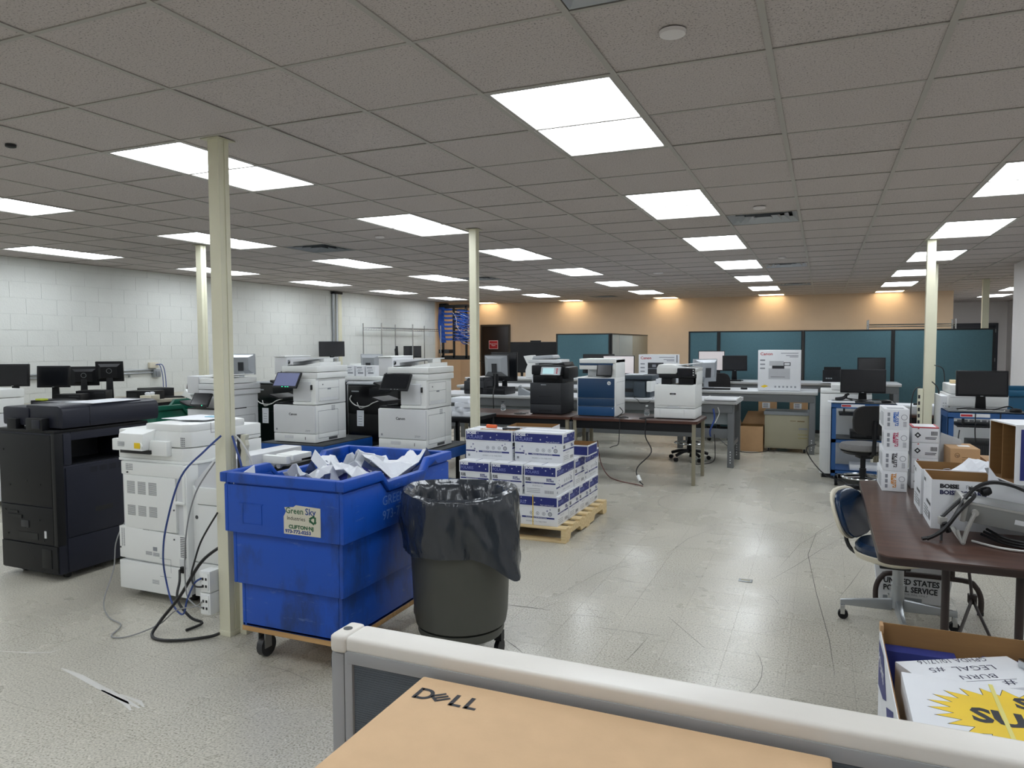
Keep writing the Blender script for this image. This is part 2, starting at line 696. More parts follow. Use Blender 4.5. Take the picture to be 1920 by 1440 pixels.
for j in range(-8, 36):
    if gy(j) < -3.2 or gy(j) > 23.7:
        continue
    x0, x1 = (-9.35, 2.6) if gy(j) < 12.4 else ((-9.35, 4.62) if gy(j) < WY else (2.57, 4.62))
    M().box(0, -.009, 0, x1-x0, .009, .0035).box(0, -.003, .0035, x1-x0, .003, .03).obj('cross_tee', GRID, ce, loc=(x0, gy(j), CE-.001), flip=False)

ORD = ['first', 'second', 'third', 'fourth', 'fifth', 'sixth', 'seventh', 'eighth']
e = .012
lm2 = {}
for n in (1, 2):
    fr = M()
    W_, D_ = T-2*e, T*n-2*e
    for a in ((0, 0, W_, .018), (0, D_-.018, W_, D_), (0, .018, .018, D_-.018), (W_-.018, .018, W_, D_-.018)):
        fr.box(a[0]-W_/2, a[1], 0, a[2]-W_/2, a[3], .05)
    le = M().box(-W_/2+.018, .018, .006, W_/2-.018, D_-.018, .012)
    ho = M().box(-W_/2, 0, .05, W_/2, D_, .08)
    lm2[n] = (fr.mesh('frame', GRID), le.mesh('lens', LENS if n == 2 else WARM), ho.mesh('housing', GREYP))
for i, j, n in lights:
    if i == 10:
        lab = 'ceiling light panel in the hall beyond the right-hand opening, %s from near' % ORD[(j-23)//4]
    elif j < 0:
        lab = 'unseen ceiling light panel added overhead behind the camera, column %s from left wall, %s row back' % (ORD[LCOLS.index(i)], ORD[(-j-1)//4])
    elif n == 1:
        lab = 'warm yellow square ceiling light by the peach wall, %s from the left' % ORD[LCOLS.index(i)]
    else:
        lab = 'bright ceiling light panel, %s column from left wall, %s row from the camera' % (ORD[LCOLS.index(i)], ORD[(j-3)//4])
    t = thing('ceiling_light', lab, 'ceiling light', (gx(i)+T/2, gy(j)+e, CE+.001), 0, 'ceiling lights')
    for me in lm2[n]:
        link(me.name.split('.')[0], me, t)
VLAB = {(3, 9): 'chrome-look square ceiling vent beside the second row of lights', (3, 16): 'small square ceiling vent beside the fourth row of lights',
        (-5, 9): 'dark louvred ceiling vent left of the middle post', (-4, 25): 'dark ceiling vent slot nearest the peach wall', (-5, 16): 'ceiling vent just right of the middle post top',
        (3, 1): 'ceiling vent at the top edge of the picture', (3, 22): 'farthest ceiling vent beside the right light column'}
for c in vents:
    t = thing('ceiling_vent', VLAB[c], 'vent', (gx(c[0])+T/2, gy(c[1])+T/2, CE), 0, 'ceiling vents')
    mm = M()
    mm.box(-.29, -.29, .07, .29, .29, .075)
    mm.obj('backing', BLACKP, t)
    for k, q in enumerate((.29, .22, .15, .08)):
        z0 = .002
        mm = M()
        p = q-.05
        mm.add([(-q, -q, z0), (q, -q, z0), (q, q, z0), (-q, q, z0), (-p, -p, z0+.045), (p, -p, z0+.045), (p, p, z0+.045), (-p, p, z0+.045)],
               [(0, 1, 5, 4), (1, 2, 6, 5), (2, 3, 7, 6), (3, 0, 4, 7)])
        mm.obj('louvre', SILVER if c[0] == 3 else GREYP, t, flip=False)


def ray_z(x, y, z):
    d = _f*1.+RT*((x-960)/FPX)+UP*(-(y-720)/FPX)
    return Vector((0, 0, CH))+d*((z-CH)/d.z)


for k, (x, y, r_, mt, lab, cat, nm) in enumerate((
        (1261, 58, .048, HALLW, 'round cream smoke detector on the ceiling near the top', 'detector', 'smoke_detector'),
        (20, 271, .028, BLKTRIM, 'small dark round ceiling fitting at the far left', 'fitting', 'ceiling_fitting'),
        (1424, 388, .05, HALLW, 'flat round sprinkler cover just above the chrome vent', 'sprinkler', 'sprinkler_cover'),
        (712, 443, .05, HALLW, 'flat round sprinkler cover between the left vent and centre lights', 'sprinkler', 'sprinkler_cover'),
        (1466, 482, .05, HALLW, 'flat round sprinkler cover above the fourth-row vent', 'sprinkler', 'sprinkler_cover'),
        (1234, 511, .08, HALLW, 'flat round sprinkler cover in the middle of the far ceiling', 'sprinkler', 'sprinkler_cover'))):
    p = ray_z(x, y, CE)
    o = M().lathe([(r_, 0), (r_*.95, -.012), (r_*.6, -.016)], 20).obj(nm, mt, loc=(p.x, p.y, CE-.002), smooth=True)
    tag(o, lab, cat)

# support posts


def post(x, y, lab, s=.066, flange=True):
    t = thing('support_post', lab, 'post', (x, y, 0))
    q = s/2
    M().prism([(-q, -q), (q, -q), (q, -.006), (q-.004, -.006), (q-.004, .006), (q, .006), (q, q), (-q, q)], 0, CE, 'z').obj('shaft', CREAM, t)
    M().box(-q-.004, -q-.004, 0, q+.004, q+.004, .03).obj('base_collar', CREAM, t, .003)
    if flange:
        M().box(-q-.025, -q-.025, CE-.006, q+.025, q+.025, CE-.002).obj('ceiling_flange', DKCREAM, t)
    return t


P1 = post(-3.05, 3.08, 'cream square post between the white copier and blue cart', .075)
P2 = post(-3.14, 6.43, 'cream post standing behind the stacked paper cartons', .072)
P3 = post(1.07, 9.18, 'cream post on the right between the two blue workstation carts', .085)
P4 = post(-6.41, 6.18, 'cream post behind the white copier with the grey sign', .075)
P5 = post(1.44, 11.9, 'cream post partly hidden right behind the right-hand post', .07)
P6 = post(2.62, 15.15, 'thin cream post in front of the hall opening', .1)

# door in the peach wall
d1 = struct(thing('door_1', 'dark brown door with a red sign in the peach wall', 'door', (-8.72, WY-.004, 0)))
del d1['category']
M().box(0, -.03, 0, .05, 0, 2.17).box(.84, -.03, 0, .89, 0, 2.17).box(.05, -.03, 2.12, .84, 0, 2.17).obj('door_frame', DOORF, d1)
BX('door_leaf', DOORB, d1, .05, -.015, .005, .84, 0, 2.12, .002)
sg = BX('sign', RED, d1, .25, -.021, 1.5, .53, -.015, 1.74, .002, 'red rectangular door sign with white border')
mm = M()
for a in ((.255, 1.505, .525, 1.515), (.255, 1.725, .525, 1.735), (.255, 1.515, .265, 1.725), (.515, 1.515, .525, 1.725)):
    mm.fq(*a, y=-.0216)
mm.obj('sign_border', WINK, sg, flip=False)
text('Restroom\nOpen', .052, WINK, sg, (.39, -.022, 1.63), al='CENTER')
hd = M().cyl((.78, -.06, 1.0), (.78, -.016, 1.0), .012).cyl((.78, -.055, 1.0), (.68, -.055, 1.0), .01).obj('handle', ALU, d1, smooth=True)
# door in the hall
d2 = struct(thing('door_2', 'charcoal door at the end of the hall', 'door', (3.35, 23.69, 0)))
del d2['category']
M().box(0, -.04, 0, .06, 0, 2.16).box(1.0, -.04, 0, 1.06, 0, 2.16).box(.06, -.04, 2.1, 1.0, 0, 2.16).obj('door_frame', DOORG, d2)
BX('door_leaf', DOORG, d2, .06, -.02, .005, 1.0, 0, 2.1, .002)
for z in (.3, 1.1, 1.9):
    M().cyl((1.0, -.045, z), (1.0, -.045, z+.1), .01).obj('hinge', ALU, d2)

# left wall conduit
t = thing('wall_conduit', 'galvanised double conduit run along the white block wall', 'conduit', (WX, 5, 0))
for dz in (1.2, 1.245):
    M().cyl((.02, -1, dz), (.02, 3.02, dz+.02), .013).obj('pipe', ALU, t, smooth=True)
BX('junction_box', ALU, t, .002, 3.0, 1.15, .06, 3.12, 1.27, .006)
BX('junction_box', ALU, t, .06, 3.03, 1.17, .075, 3.1, 1.25, .003)
for k in (.4, 1.5, 2.6):
    M().box(.002, k, 1.165, .02, k+.02, 1.195).obj('pipe_strap', ALU, t)
t = thing('data_outlet', 'cream wall outlet box with two blue network cables', 'outlet', (WX, 8.0, 1.29))
BX('box', SHELL, t, .001, -.06, 0, .05, .09, .085, .005)
for k in (0, .05):
    M().tube([(.05, .04+k*.4, .05), (.11, .06+k, .04), (.12, .1+k, -.15), (.1, .12+k, -.5)], .006, 6, 5).obj('cable', CABLEB, t, smooth=True)
t = thing('riser_conduit', 'vertical riser pipes on the white block wall below the ceiling', 'conduit', (WX, 12.45, 0))
M().cyl((.03, 0, .9), (.03, 0, CE-.02), .028).obj('pipe', ALU, t, smooth=True)
M().cyl((.06, .08, .9), (.06, .08, CE-.02), .02).obj('pipe', WHITEG, t, smooth=True)
BX('trunking', CREAM, t, .002, .13, .9, .06, .25, CE-.02, .004)
BX('cap', BLACKP, t, .002, -.04, CE-.06, .09, .25, CE-.015, .004)


# ================================================================ shared builders
def casters(par, pts, r=.04, top=.1, mt=BLACKP, w_=.03, fork=ALU):
    for x, y in pts:
        c = M().cyl((x-w_/2, y+.015, r), (x+w_/2, y+.015, r), r, 16).obj('caster_wheel', mt, par, smooth=True)
        if top > r*2:
            M().box(x-w_/2-.006, y-.02, r*.9, x-w_/2-.002, y+.03, top).box(x+w_/2+.002, y-.02, r*.9, x+w_/2+.006, y+.03, top).box(x-w_/2-.006, y-.025, top-.006, x+w_/2+.006, y+.035, top).obj('fork', fork, c)


def slots(mm, x0, z0, nx, nz, w_, h_, px, pz, y, ax='f', fixed=0.):
    for a in range(nx):
        for b in range(nz):
            if ax == 'f':
                mm.fq(x0+a*px, z0+b*pz, x0+a*px+w_, z0+b*pz+h_, y)
            else:
                mm.rq(x0+a*px, z0+b*pz, x0+a*px+w_, z0+b*pz+h_, y)
    return mm


def seams(par, name, mt, lines, y=None, x=None, w_=.0025):
    mm = M()
    for a in lines:       # (u0,z0,u1,z1)
        u0, z0, u1, z1 = a
        if abs(u1-u0) > abs(z1-z0):
            z0 -= w_/2
            z1 = z0+w_
        else:
            u0 -= w_/2
            u1 = u0+w_
        if x is None:
            mm.fq(u0, z0, u1, z1, y)
        else:
            mm.rq(u0, z0, u1, z1, x)
    return mm.obj(name, mt, par, flip=False)


def monitor(label, loc, rz, w_, h_, lift, body=BLACKP, scr=SCREEN, back='flat', group=None, base='foot', tilt=-.06, lit=False, nm='monitor', logo=False):
    t = thing(nm, label, 'monitor', loc, rz, group)
    p = bpy.data.objects.new('x', None)
    bpy.data.objects.remove(p)
    ct, st = math.cos(tilt), math.sin(tilt)

    def tr(v):
        x, y, z = v
        return (x, y*ct-(z)*st*1, y*st+z*ct+lift)
    mm = M().box(-w_/2, -.018, 0, w_/2, .018, h_)
    mm.v = [tr(v) for v in mm.v]
    pn = mm.obj('panel', body, t, .006)
    bz = .012 if lit or w_ > .45 else .016
    mm = M().fq(-w_/2+bz, bz+.006, w_/2-bz, h_-bz, -.0187)
    mm.v = [tr(v) for v in mm.v]
    mm.obj('screen', scr, pn, flip=False)
    mm = M()
    if back == 'bulge':
        mm.hexa([(-w_/2+.01, .018, .01), (w_/2-.01, .018, .01), (w_/2-.01, .018, h_-.01), (-w_/2+.01, .018, h_-.01)],
                [(-w_*.28, .075, h_*.25), (w_*.28, .075, h_*.25), (w_*.28, .075, h_*.85), (-w_*.28, .075, h_*.85)])
        mm.v = [tr(v) for v in mm.v]
        mm.obj('back_shell', SILVER, pn)
        mm = M().box(-w_*.1, .076, h_*.2, w_*.1, .09, h_*.62)
        mm.v = [tr(v) for v in mm.v]
        mm.obj('stand_mount', DARKP, pn)
    else:
        mm.hexa([(-w_/2+.03, .018, .03), (w_/2-.03, .018, .03), (w_/2-.03, .018, h_-.03), (-w_/2+.03, .018, h_-.03)],
                [(-w_*.3, .045, h_*.2), (w_*.3, .045, h_*.2), (w_*.3, .045, h_*.75), (-w_*.3, .045, h_*.75)])
        mm.v = [tr(v) for v in mm.v]
        mm.obj('back_shell', body, pn)
    if logo:
        mm = M()
        for k in range(20):
            a0, a1 = 2*PI*k/20, 2*PI*(k+1)/20
            mm.add([tr((.032*math.cos(a0), .0462, h_*.55+.032*math.sin(a0))), tr((.032*math.cos(a1), .0462, h_*.55+.032*math.sin(a1))), tr((.028*math.cos(a1), .0462, h_*.55+.028*math.sin(a1))), tr((.028*math.cos(a0), .0462, h_*.55+.028*math.sin(a0)))], [(0, 1, 2, 3)])
        mm.obj('logo_ring', GREYP, pn)
    else:
        M().box(-.012, -.0195+0, lift+.004, .012, -.0185, lift+.01).obj('badge', SILVER, pn)
    M().hexa([(-.045, .03, .012), (.045, .03, .012), (.045, .055, .012), (-.045, .055, .012)], [(-.035, .03, lift+h_*.4), (.035, .03, lift+h_*.4), (.035, .05, lift+h_*.4), (-.035, .05, lift+h_*.4)]).obj('neck', body, t, .004)
    if base == 'foot':
        M().prism([(-.13, -.09), (.13, -.09), (.12, .1), (-.12, .1)], 0, .014, 'z').obj('stand_base', body, t, .005)
    else:
        M().lathe([(.12, 0), (.12, .008), (.04, .016)], 24, (0, .02, 0)).obj('stand_base', body, t, smooth=True)
    return t


def desktop_pc(label, loc, rz=0., w_=.36, d=.38, h_=.1, group=None):
    t = thing('desktop_computer', label, 'computer', loc, rz, group)
    BX('case', BLACKP, t, -w_/2, 0, 0, w_/2, d, h_, .005)
    mm = M()
    slots(mm, -w_/2+.03, .02, 10, 1, .006, h_-.05, .014, .02, -.0008)
    mm.obj('front_grille', DARKP, t, flip=False)
    M().box(w_/2-.13, -.003, h_-.035, w_/2-.02, 0, h_-.02).obj('drive_slot', DARKP, t)
    return t


def cart_bin(name, label, mt, loc, rz, cat='cart'):
    t = thing(name, label, cat, loc, rz)
    W_, D = .73, 1.05
    m = M()
    th = .022

    def side(zlo, ztop, nd, ins):
        # side wall polygon in (y,z) with a lowered middle
        return [(ins, zlo), (D-ins, zlo), (D-ins, ztop), (.79, ztop), (.73, ztop-nd), (.38, ztop-nd), (.32, ztop), (ins, ztop)]
    for ins, zl, zt, nd in ((0, .68, .925, .065), (.026, .41, .7, 0), (.052, .18, .43, 0)):
        P = side(zl, zt, nd, ins) if nd else [(ins, zl), (D-ins, zl), (D-ins, zt), (ins, zt)]
        m.prism(P, ins, ins+th, 'x').prism(P, W_-ins-th, W_-ins, 'x')
        m.box(ins+th, ins, zl, W_-ins-th, ins+th, zt).box(ins+th, D-ins-th, zl, W_-ins-th, D-ins, zt)
    # ledges between tiers
    for z, a, b in ((.68, 0, .075), (.41, .026, .1), (.9, 0, .03)):
        pass
    m.box(.052, .052, .18, W_-.052, D-.052, .2)
    body = m.obj('tub', mt, t, .006)
    # neck and rim
    r = M()

    def rp(lo, hi):
        return [(0, lo), (.32, lo), (.38, lo-.065), (.73, lo-.065), (.79, lo), (D, lo), (D, hi), (.8, hi), (.74, hi-.065), (.37, hi-.065), (.31, hi), (0, hi)]
    for x0, x1 in ((-.014, .03), (W_-.03, W_+.014)):
        r.prism([(y if 0 < y < D else (-.014 if y == 0 else D+.014), z) for y, z in rp(.935, .985)], x0, x1, 'x')
    r.box(.03, -.014, .935, W_-.03, .03, .985).box(.03, D-.03, .935, W_-.03, D+.014, .985)
    for x0, x1 in ((.008, .028), (W_-.028, W_-.008)):
        r.prism(rp(.915, .945), x0, x1, 'x')
    r.box(.028, .008, .915, W_-.028, .028, .945).box(.028, D-.028, .915, W_-.028, D-.008, .945)
    r.obj('rim', mt, t, .006)
    BX('plywood_base', WOODB, t, .05, .05, .155, W_-.05, D-.05, .18, .002)
    casters(t, [(.13, .12), (W_-.13, .12), (.13, D-.14), (W_-.13, D-.14)], .055, .155, DARKP, .035)
    return t


def crumple(name, mt, label, cat, loc, rz, w_, d, amp, seed, group, tilt=(0, 0)):
    # a sheet of torn, folded wrapper with thickness
    n = 7
    vs = []
    for b in range(n):
        for a in range(n):
            x, y = (a/(n-1)-.5)*w_, (b/(n-1)-.5)*d
            z = amp*noise.noise((x*9+seed*3.1, y*9-seed, seed*.7))+abs(a/(n-1)-.5)*amp*.6
            vs.append((x, y, z))
    top = len(vs)
    vs += [(x, y, z-.003) for x, y, z in vs]
    fs = []
    for b in range(n-1):
        for a in range(n-1):
            q = (b*n+a, b*n+a+1, (b+1)*n+a+1, (b+1)*n+a)
            fs.append(q)
            fs.append(tuple(i+top for i in reversed(q)))
    ed = [b for b in range(n)]
    loop = [a for a in range(n)]+[b*n+n-1 for b in range(1, n)]+[(n-1)*n+a for a in range(n-2, -1, -1)]+[b*n for b in range(n-2, 0, -1)]
    for k in range(len(loop)):
        i, j = loop[k], loop[(k+1) % len(loop)]
        fs.append((j, i, i+top, j+top))
    o = M().add(vs, fs).obj(name, mt, smooth=False)
    o.location = loc
    o.rotation_euler = (tilt[0], tilt[1], rz)
    return tag(o, label, cat, group)


# ================================================================ left side
# --- charcoal copier seen from behind
t = thing('office_copier', 'charcoal black floor copier seen from behind, at the far left', 'copier', (-5.39, 3.30, 0))
m = M().box(0, .01, .05, .6, .74, .80).box(0, .01, .80, .6, .12, 1.03).box(0, .12, .80, .2, .74, .98).box(0, .12, .97, .6, .74, 1.03).box(.2, .6, .8, .6, .74, .97)
m.obj('body', BLUEBLK, t, .006)
M().box(.2, .13, .802, .59, .6, .806).box(.205, .2, .806, .3, .55, .93).obj('output_cavity', BLACKP, t)
BX('rear_panel', BLACKP, t, .015, 0, .52, .56, .012, 1.015, .004)
BX('rear_panel', BLACKP, t, .015, 0, .255, .56, .012, .513, .004)
BX('rear_panel', BLACKP, t, .01, -.002, .06, .595, .012, .248, .004)
BX('corner_post', BLACKP, t, .565, -.002, .25, .604, .06, 1.03, .006)
BX('side_panel', BLUEBLK, t, .598, .07, .30, .61, .73, .785, .003)
BX('side_panel', BLUEBLK, t, .598, .07, .06, .608, .73, .293, .003)
BX('side_panel', BLUEBLK, t, .596, .062, .81, .606, .118, 1.02, .003)
BX('top_rail', BLACKP, t, -.004, 0, 1.03, .606, .745, 1.05, .005)
m = M()
for k in range(4):
    slots(m, .25+k*.075, .73, 1, 5, .055, .004, .1, .008, .6106, 'r')
m.obj('vent_slots', BLACKP, t, flip=False)
m = M().box(.6085, .28, .44, .6112, .42, .475)
m.obj('carry_grip', BLKTRIM, t)
m = M()
for x, z in ((.06, .47), (.1, .43), (.26, .36), (.42, .42), (.12, .65), (.3, .69), (.44, .67), (.3, .2), (.08, .3), (.46, .28), (.06, .9), (.35, .15)):
    m.cyl((x, -.003, z), (x, .002, z), .007, 8)
m.obj('screws', BLKTRIM, t)
BX('socket_plate', DARKP, t, .23, -.006, .36, .31, .002, .41, .003)
M().box(.2, -.003, .28, .4, .002, .325).obj('grip_slot', BLKTRIM, t)
BX('sticker', WHITEG, t, .47, -.004, .30, .49, .001, .35, .001, 'small pale sticker')
BX('access_door', BLACKP, t, .44, -.007, .09, .54, .0, .225, .006)
M().box(.09, -.006, .42, .24, .003, .445).box(.11, -.006, .455, .2, .003, .47).obj('rear_grille', BLKTRIM, t)
casters(t, [(.08, .1), (.52, .1), (.08, .62), (.52, .62)], .025, .05, BLKTRIM, .03, BLKTRIM)
# scanner and document feeder on top
BX('scanner_left', BLUEBLK, t, .02, .03, 1.07, .3, .62, 1.2, .02)
m = M().prism([(.26, 1.06), (.63, 1.06), (.64, 1.1), (.64, 1.17), (.625, 1.2), (.59, 1.215), (.26, 1.215)], .04, .82, 'y')
ad = m.obj('document_feeder', BLUEBLK, t, .012)
M().box(.638, .24, 1.065, .6415, .243, 1.2).box(.6, .24, 1.2, .64, .243, 1.2025).obj('feeder_seam', BLKTRIM, ad)
m = M()
slots(m, .565, 1.09, 1, 8, .03, .005, .1, .011, .0385)
m.obj('vent_slots', BLKTRIM, ad, flip=False)
BX('hinge', BLACKP, t, .11, .0, 1.045, .21, .06, 1.12, .006)
BX('hinge', BLACKP, t, .33, -.012, 1.045, .5, .06, 1.13, .006)
BX('hinge_cap', BLUEBLK, t, .4, -.018, 1.06, .48, -.01, 1.12, .004)
BX('barcode_sticker', WHITEG, t, .27, .036, 1.13, .295, .041, 1.16, .001, 'tiny white barcode sticker')
M().prism([(.06, .22), (.14, .3), (.4, .34), (.4, .52), (.12, .52), (.04, .4)], 1.205, 1.212, 'z').obj('feeder_tray', BLUEBLK, t, .003)
pp = M().prism([(-.14, -.2), (.15, -.2), (.13, .22), (-.15, .2)], 0, .002, 'z').obj('paper_sheet', PAPER, loc=(-4.92, 3.78, 1.2165))
tag(pp, 'white paper sheet lying on the charcoal copier feeder', 'paper')

# --- white copier seen from behind, with finisher
t = thing('office_copier', 'white floor copier seen from behind with a yellow sticker', 'copier', (-4.19, 3.30, 0))
m = M().box(.02, .02, .06, .58, .64, .88)
m.obj('body', WHITEG, t, .01)
BX('rear_panel', WHITEP, t, .055, 0, .455, .505, .03, .80, .006)
BX('rear_panel', WHITEP, t, .03, .004, .80, .56, .03, .885, .006)
m = M().prism([(.0, .46), (.03, .46), (.56, .445), (.585, .43), (.585, .2), (.52, .2), (.52, .245), (.0, .255)], 0, .03, 'y')
m.obj('rear_panel', WHITEP, t, .004)
BX('rear_panel', WHITEP, t, .0, -.004, .055, .59, .03, .238, .005)
BX('corner_column', WHITEP, t, .56, .0, .2, .6, .1, .885, .015)
# tall finger recess
m = M().box(.51, .006, .655, .565, .012, .84)
m.obj('grip_recess', WHITEG, t)
BX('grip_frame', WHITEP, t, .565, -.004, .645, .59, .02, .845, .006)
BX('grip_lip', WHITEP, t, .505, -.012, .64, .59, .02, .658, .006)
m = M()
for k in range(3):
    slots(m, .085+k*.095, .68, 1, 11, .07, .004, .1, .0075, -.0006)
    slots(m, .085+k*.095, .54, 1, 9, .07, .004, .1, .0075, -.0006)
slots(m, .075, .83, 5, 4, .009, .007, .0125, .011, .0034)
slots(m, .215, .452, 5, 1, .008, .004, .011, .01, -.0006)
m2 = slots(m, .02, .33, 2, 16, .012, .004, .018, .0075, -.0006)
m.obj('vent_slots', VENT, t, flip=False)
m = M()
slots(m, .535, .31, 1, 12, .05, .005, .1, .011, -.0008)
m.obj('power_vent', SEAM, t, flip=False)
m = M().box(.525, -.001, .205, .585, .004, .295)
m.obj('power_recess', WHITEG, t)
M().box(.545, -.02, .215, .575, .0, .255).obj('power_socket', BLACKP, t, .004)
m = M()
for x, z in ((.49, .6), (.485, .415), (.09, .815), (.015, .19), (.5, .2), (.01, .32)):
    m.cyl((x, -.003, z), (x, .003, z), .006, 8)
m.obj('screws', SEAM, t)
m = M()
slots(m, .235, .295, 1, 4, .055, .003, .1, .006, -.0014)
slots(m, .3, .292, 1, 4, .055, .003, .1, .006, -.0014)
slots(m, .29, .115, 1, 4, .06, .003, .1, .007, -.0048)
m.box(.3, -.0016, .325, .335, -.001, .35)
m.obj('rating_labels', GINK, t)
seams(t, 'panel_lines', GINK, [(.36, .285, .455, .285), (.455, .285, .455, .2), (.36, .17, .455, .17)], y=-.0048)
casters(t, [(.08, .1), (.52, .1), (.08, .55), (.52, .55)], .028, .06, BLKTRIM, .03, BLKTRIM)
# scanner deck
m = M().prism([(-.01, .02), (.56, .02), (.6, .06), (.615, .12), (.615, .66), (-.01, .66)], .885, .905, 'z')
m.obj('scanner_ledge', WHITEP, t, .006)
m = M().prism([(-.008, .022), (.55, .022), (.592, .06), (.607, .12), (.607, .65), (-.008, .65)], .905, .985, 'z')
m.obj('scanner_deck', WHITEP, t, .006)
m = M().prism([(0, .02), (.54, .02), (.59, .06), (.605, .12), (.605, .65), (0, .65)], .99, 1.09, 'z')
ad = m.obj('document_feeder', WHITEP, t, .01)
m = M().prism([(.24, .024), (.54, .024), (.588, .06), (.602, .12), (.602, .5), (.24, .62)], 1.088, 1.135, 'z')
m.obj('feeder_cover', WHITEP, ad, .01)
seams(ad, 'feeder_seam', SEAM, [(.2, 1.135, .2, 1.07), (.2, 1.07, .24, 1.07), (.24, 1.07, .24, .99), (.24, 1.015, .64, 1.015)], x=.6062, w_=.003)
m = M()
slots(m, .06, 1.04, 5, 4, .011, .006, .015, .011, .0195)
slots(m, .54, 1.0, 3, 5, .009, .007, .013, .012, .0192)
m.obj('vent_slots', VENT, ad, flip=False)
h1 = BX('hinge_cover', WHITEP, t, -.02, -.016, .955, .09, .03, 1.03, .006)
h2 = BX('hinge_cover', WHITEP, t, .29, -.016, .935, .46, .03, 1.03, .008)
m = M().hexa([(.09, -.07, 1.0-.03), (.31, -.07, .97), (.31, .03, .97), (.09, .03, .97)], [(.1, -.06, 1.075), (.31, -.06, 1.075), (.33, .03, 1.1), (.09, .03, 1.1)])
h3 = m.obj('centre_cover', WHITEP, t, .006)
M().box(.07, -.03, .945, .33, .0, .97).obj('hinge_gap', BLKTRIM, t)
BX('yellow_sticker', YEL, h3, .245, -.0715, .985, .295, -.069, 1.02, .0006, 'yellow warning sticker')
m = M()
slots(m, .1, .995, 1, 4, .06, .003, .1, .008, -.0712)
m.obj('rating_label', GINK, h3, flip=False)
M().tube([(.305, -.073, 1.02), (.325, -.078, 1.0), (.305, -.073, .985)], .004, 6, 4).obj('cable_tie', WHITEP, h3, smooth=True)
# finisher
m = M().prism([(.6, .06), (.93, .06), (.93, .94), (.78, .94), (.615, .79), (.6, .77)], .06, .68, 'y')
fb = m.obj('finisher_body', WHITEG, t, .008)
m = M().prism([(.6, .28), (.93, .28), (.93, .64), (.64, .64), (.64, .7), (.6, .76)], .045, .062, 'y')
m.obj('finisher_panel', WHITEP, fb, .004)
BX('finisher_panel', WHITEP, fb, .6, .045, .06, .93, .062, .272, .004)
BX('finisher_ledge', WHITEP, fb, .64, .038, .645, .93, .062, .75, .005)
M().cyl((.63, .043, .56), (.63, .048, .56), .012, 10).obj('finisher_screw', SEAM, fb)
BX('finisher_arm', WHITEP, t, .9, .3, .88, 1.12, .34, .93, .006)
BX('finisher_arm', WHITEP, t, 1.0, .34, .9, 1.14, .52, .935, .006)
m = M().prism([(.93, .62), (1.05, .66), (1.3, .9), (1.29, .92), (1.08, .86), (.93, .84)], .36, .7, 'y')
m.obj('output_tray', BLACKP, t, .004)
for k in (.965, 1.02):
    M().cyl((k, .34, .86), (k, .4, .86), .018, 10).obj('feed_roller', WHITEG, t)
BX('tray_support', WHITEP, t, 1.05, .56, .06, 1.24, .7, .8, .005)
BX('cavity_side', BLACKP, t, .6, .3, .8, .78, .6, .885, .003)
for k, (x, y, w_, d, r) in enumerate(((.12, .3, .22, .16, .1), (.3, .34, .22, .3, -.1), (.45, .3, .2, .28, .2))):
    p = M().prism([(-w_/2, -d/2), (w_/2, -d/2+.01), (w_/2-.01, d/2), (-w_/2, d/2)], 0, .003, 'z').obj('paper_sheet', PAPER, loc=(-4.19+x, 3.3+y, 1.0925 if k == 0 else 1.138+.0045*k), rot=(0, 0, r))
    tag(p, ['white sheet on the low step of the white copier', 'lower white sheet on the white copier feeder', 'top white sheet on the white copier by the post'][k], 'paper')
p = M().box(-.05, -.03, 0, .05, .03, .004).obj('face_mask', mat('pale_blue_cloth', '9cc7da', .8), loc=(-3.72, 3.66, 1.1515))
tag(p, 'pale blue folded cloth on the white copier', 'cloth')

# --- power pole and data boxes on the near post
t = thing('power_pole', 'cream power raceway with torn white cover beside the near post', 'raceway', (-2.995, 3.10, 0))
BX('channel', CREAM, t, .0, 0, .0, .045, .05, .30, .003)
BX('channel', DEVL, t, .0, 0, .30, .05, .05, .78, .003)
BX('channel', DARKP, t, .004, .004, .78, .03, .046, 1.13, .002)
for k, (z0, z1, x1) in enumerate(((.74, .86, .075), (.865, .95, .072), (.955, 1.13, .066))):
    m = M()
    pts = []
    n = 7
    for i in range(n):
        pts.append((.03+.005*math.sin(i*2.1+k), z0+(z1-z0)*i/(n-1)))
    pts += [(x1+.006*math.sin(i*3.3+k), z1-(z1-z0)*i/(n-1)) for i in range(n)]
    m.prism(pts, .004, .03, 'y')
    m.obj('torn_cover', TORN, t)
for k, z in enumerate((.13, .255)):
    b = thing('data_box', ['lower white data socket box on the near post', 'upper white data socket box on the near post'][k], 'socket box', (-3.17, 2.985, z), 0, 'data socket boxes')
    BX('case', WHITEP, b, 0, 0, 0, .075, .09, .12, .005)
    BX('face_plate', WHITEP, b, .012, -.004, .012, .066, .002, .108, .003)
    m = M()
    for a in (.022, .045):
        for c in (.03, .07):
            m.box(a, -.0055, c, a+.012, -.003, c+.014)
    m.obj('ports', BLKTRIM, b)
cable('network_cable', [(-3.03, 3.03, 1.13), (-3.1, 2.98, 1.05), (-3.25, 2.95, .9), (-3.38, 2.96, .62), (-3.46, 3.0, .42), (-3.5, 3.05, .26), (-3.42, 3.02, .14), (-3.32, 3.0, .1), (-3.27, 2.99, .2), (-3.2, 2.975, .3), (-3.15, 2.976, .335)], .0055, CABLEB, 'blue network cable hanging left of the near post', sub=6)
cable('network_cable', [(-2.96, 3.04, 1.13), (-2.92, 3.02, 1.08), (-2.88, 3.02, .96), (-2.89, 3.03, .8), (-2.9, 3.04, .6)], .006, CABLEB, 'blue network cable hanging right of the near post', sub=6)
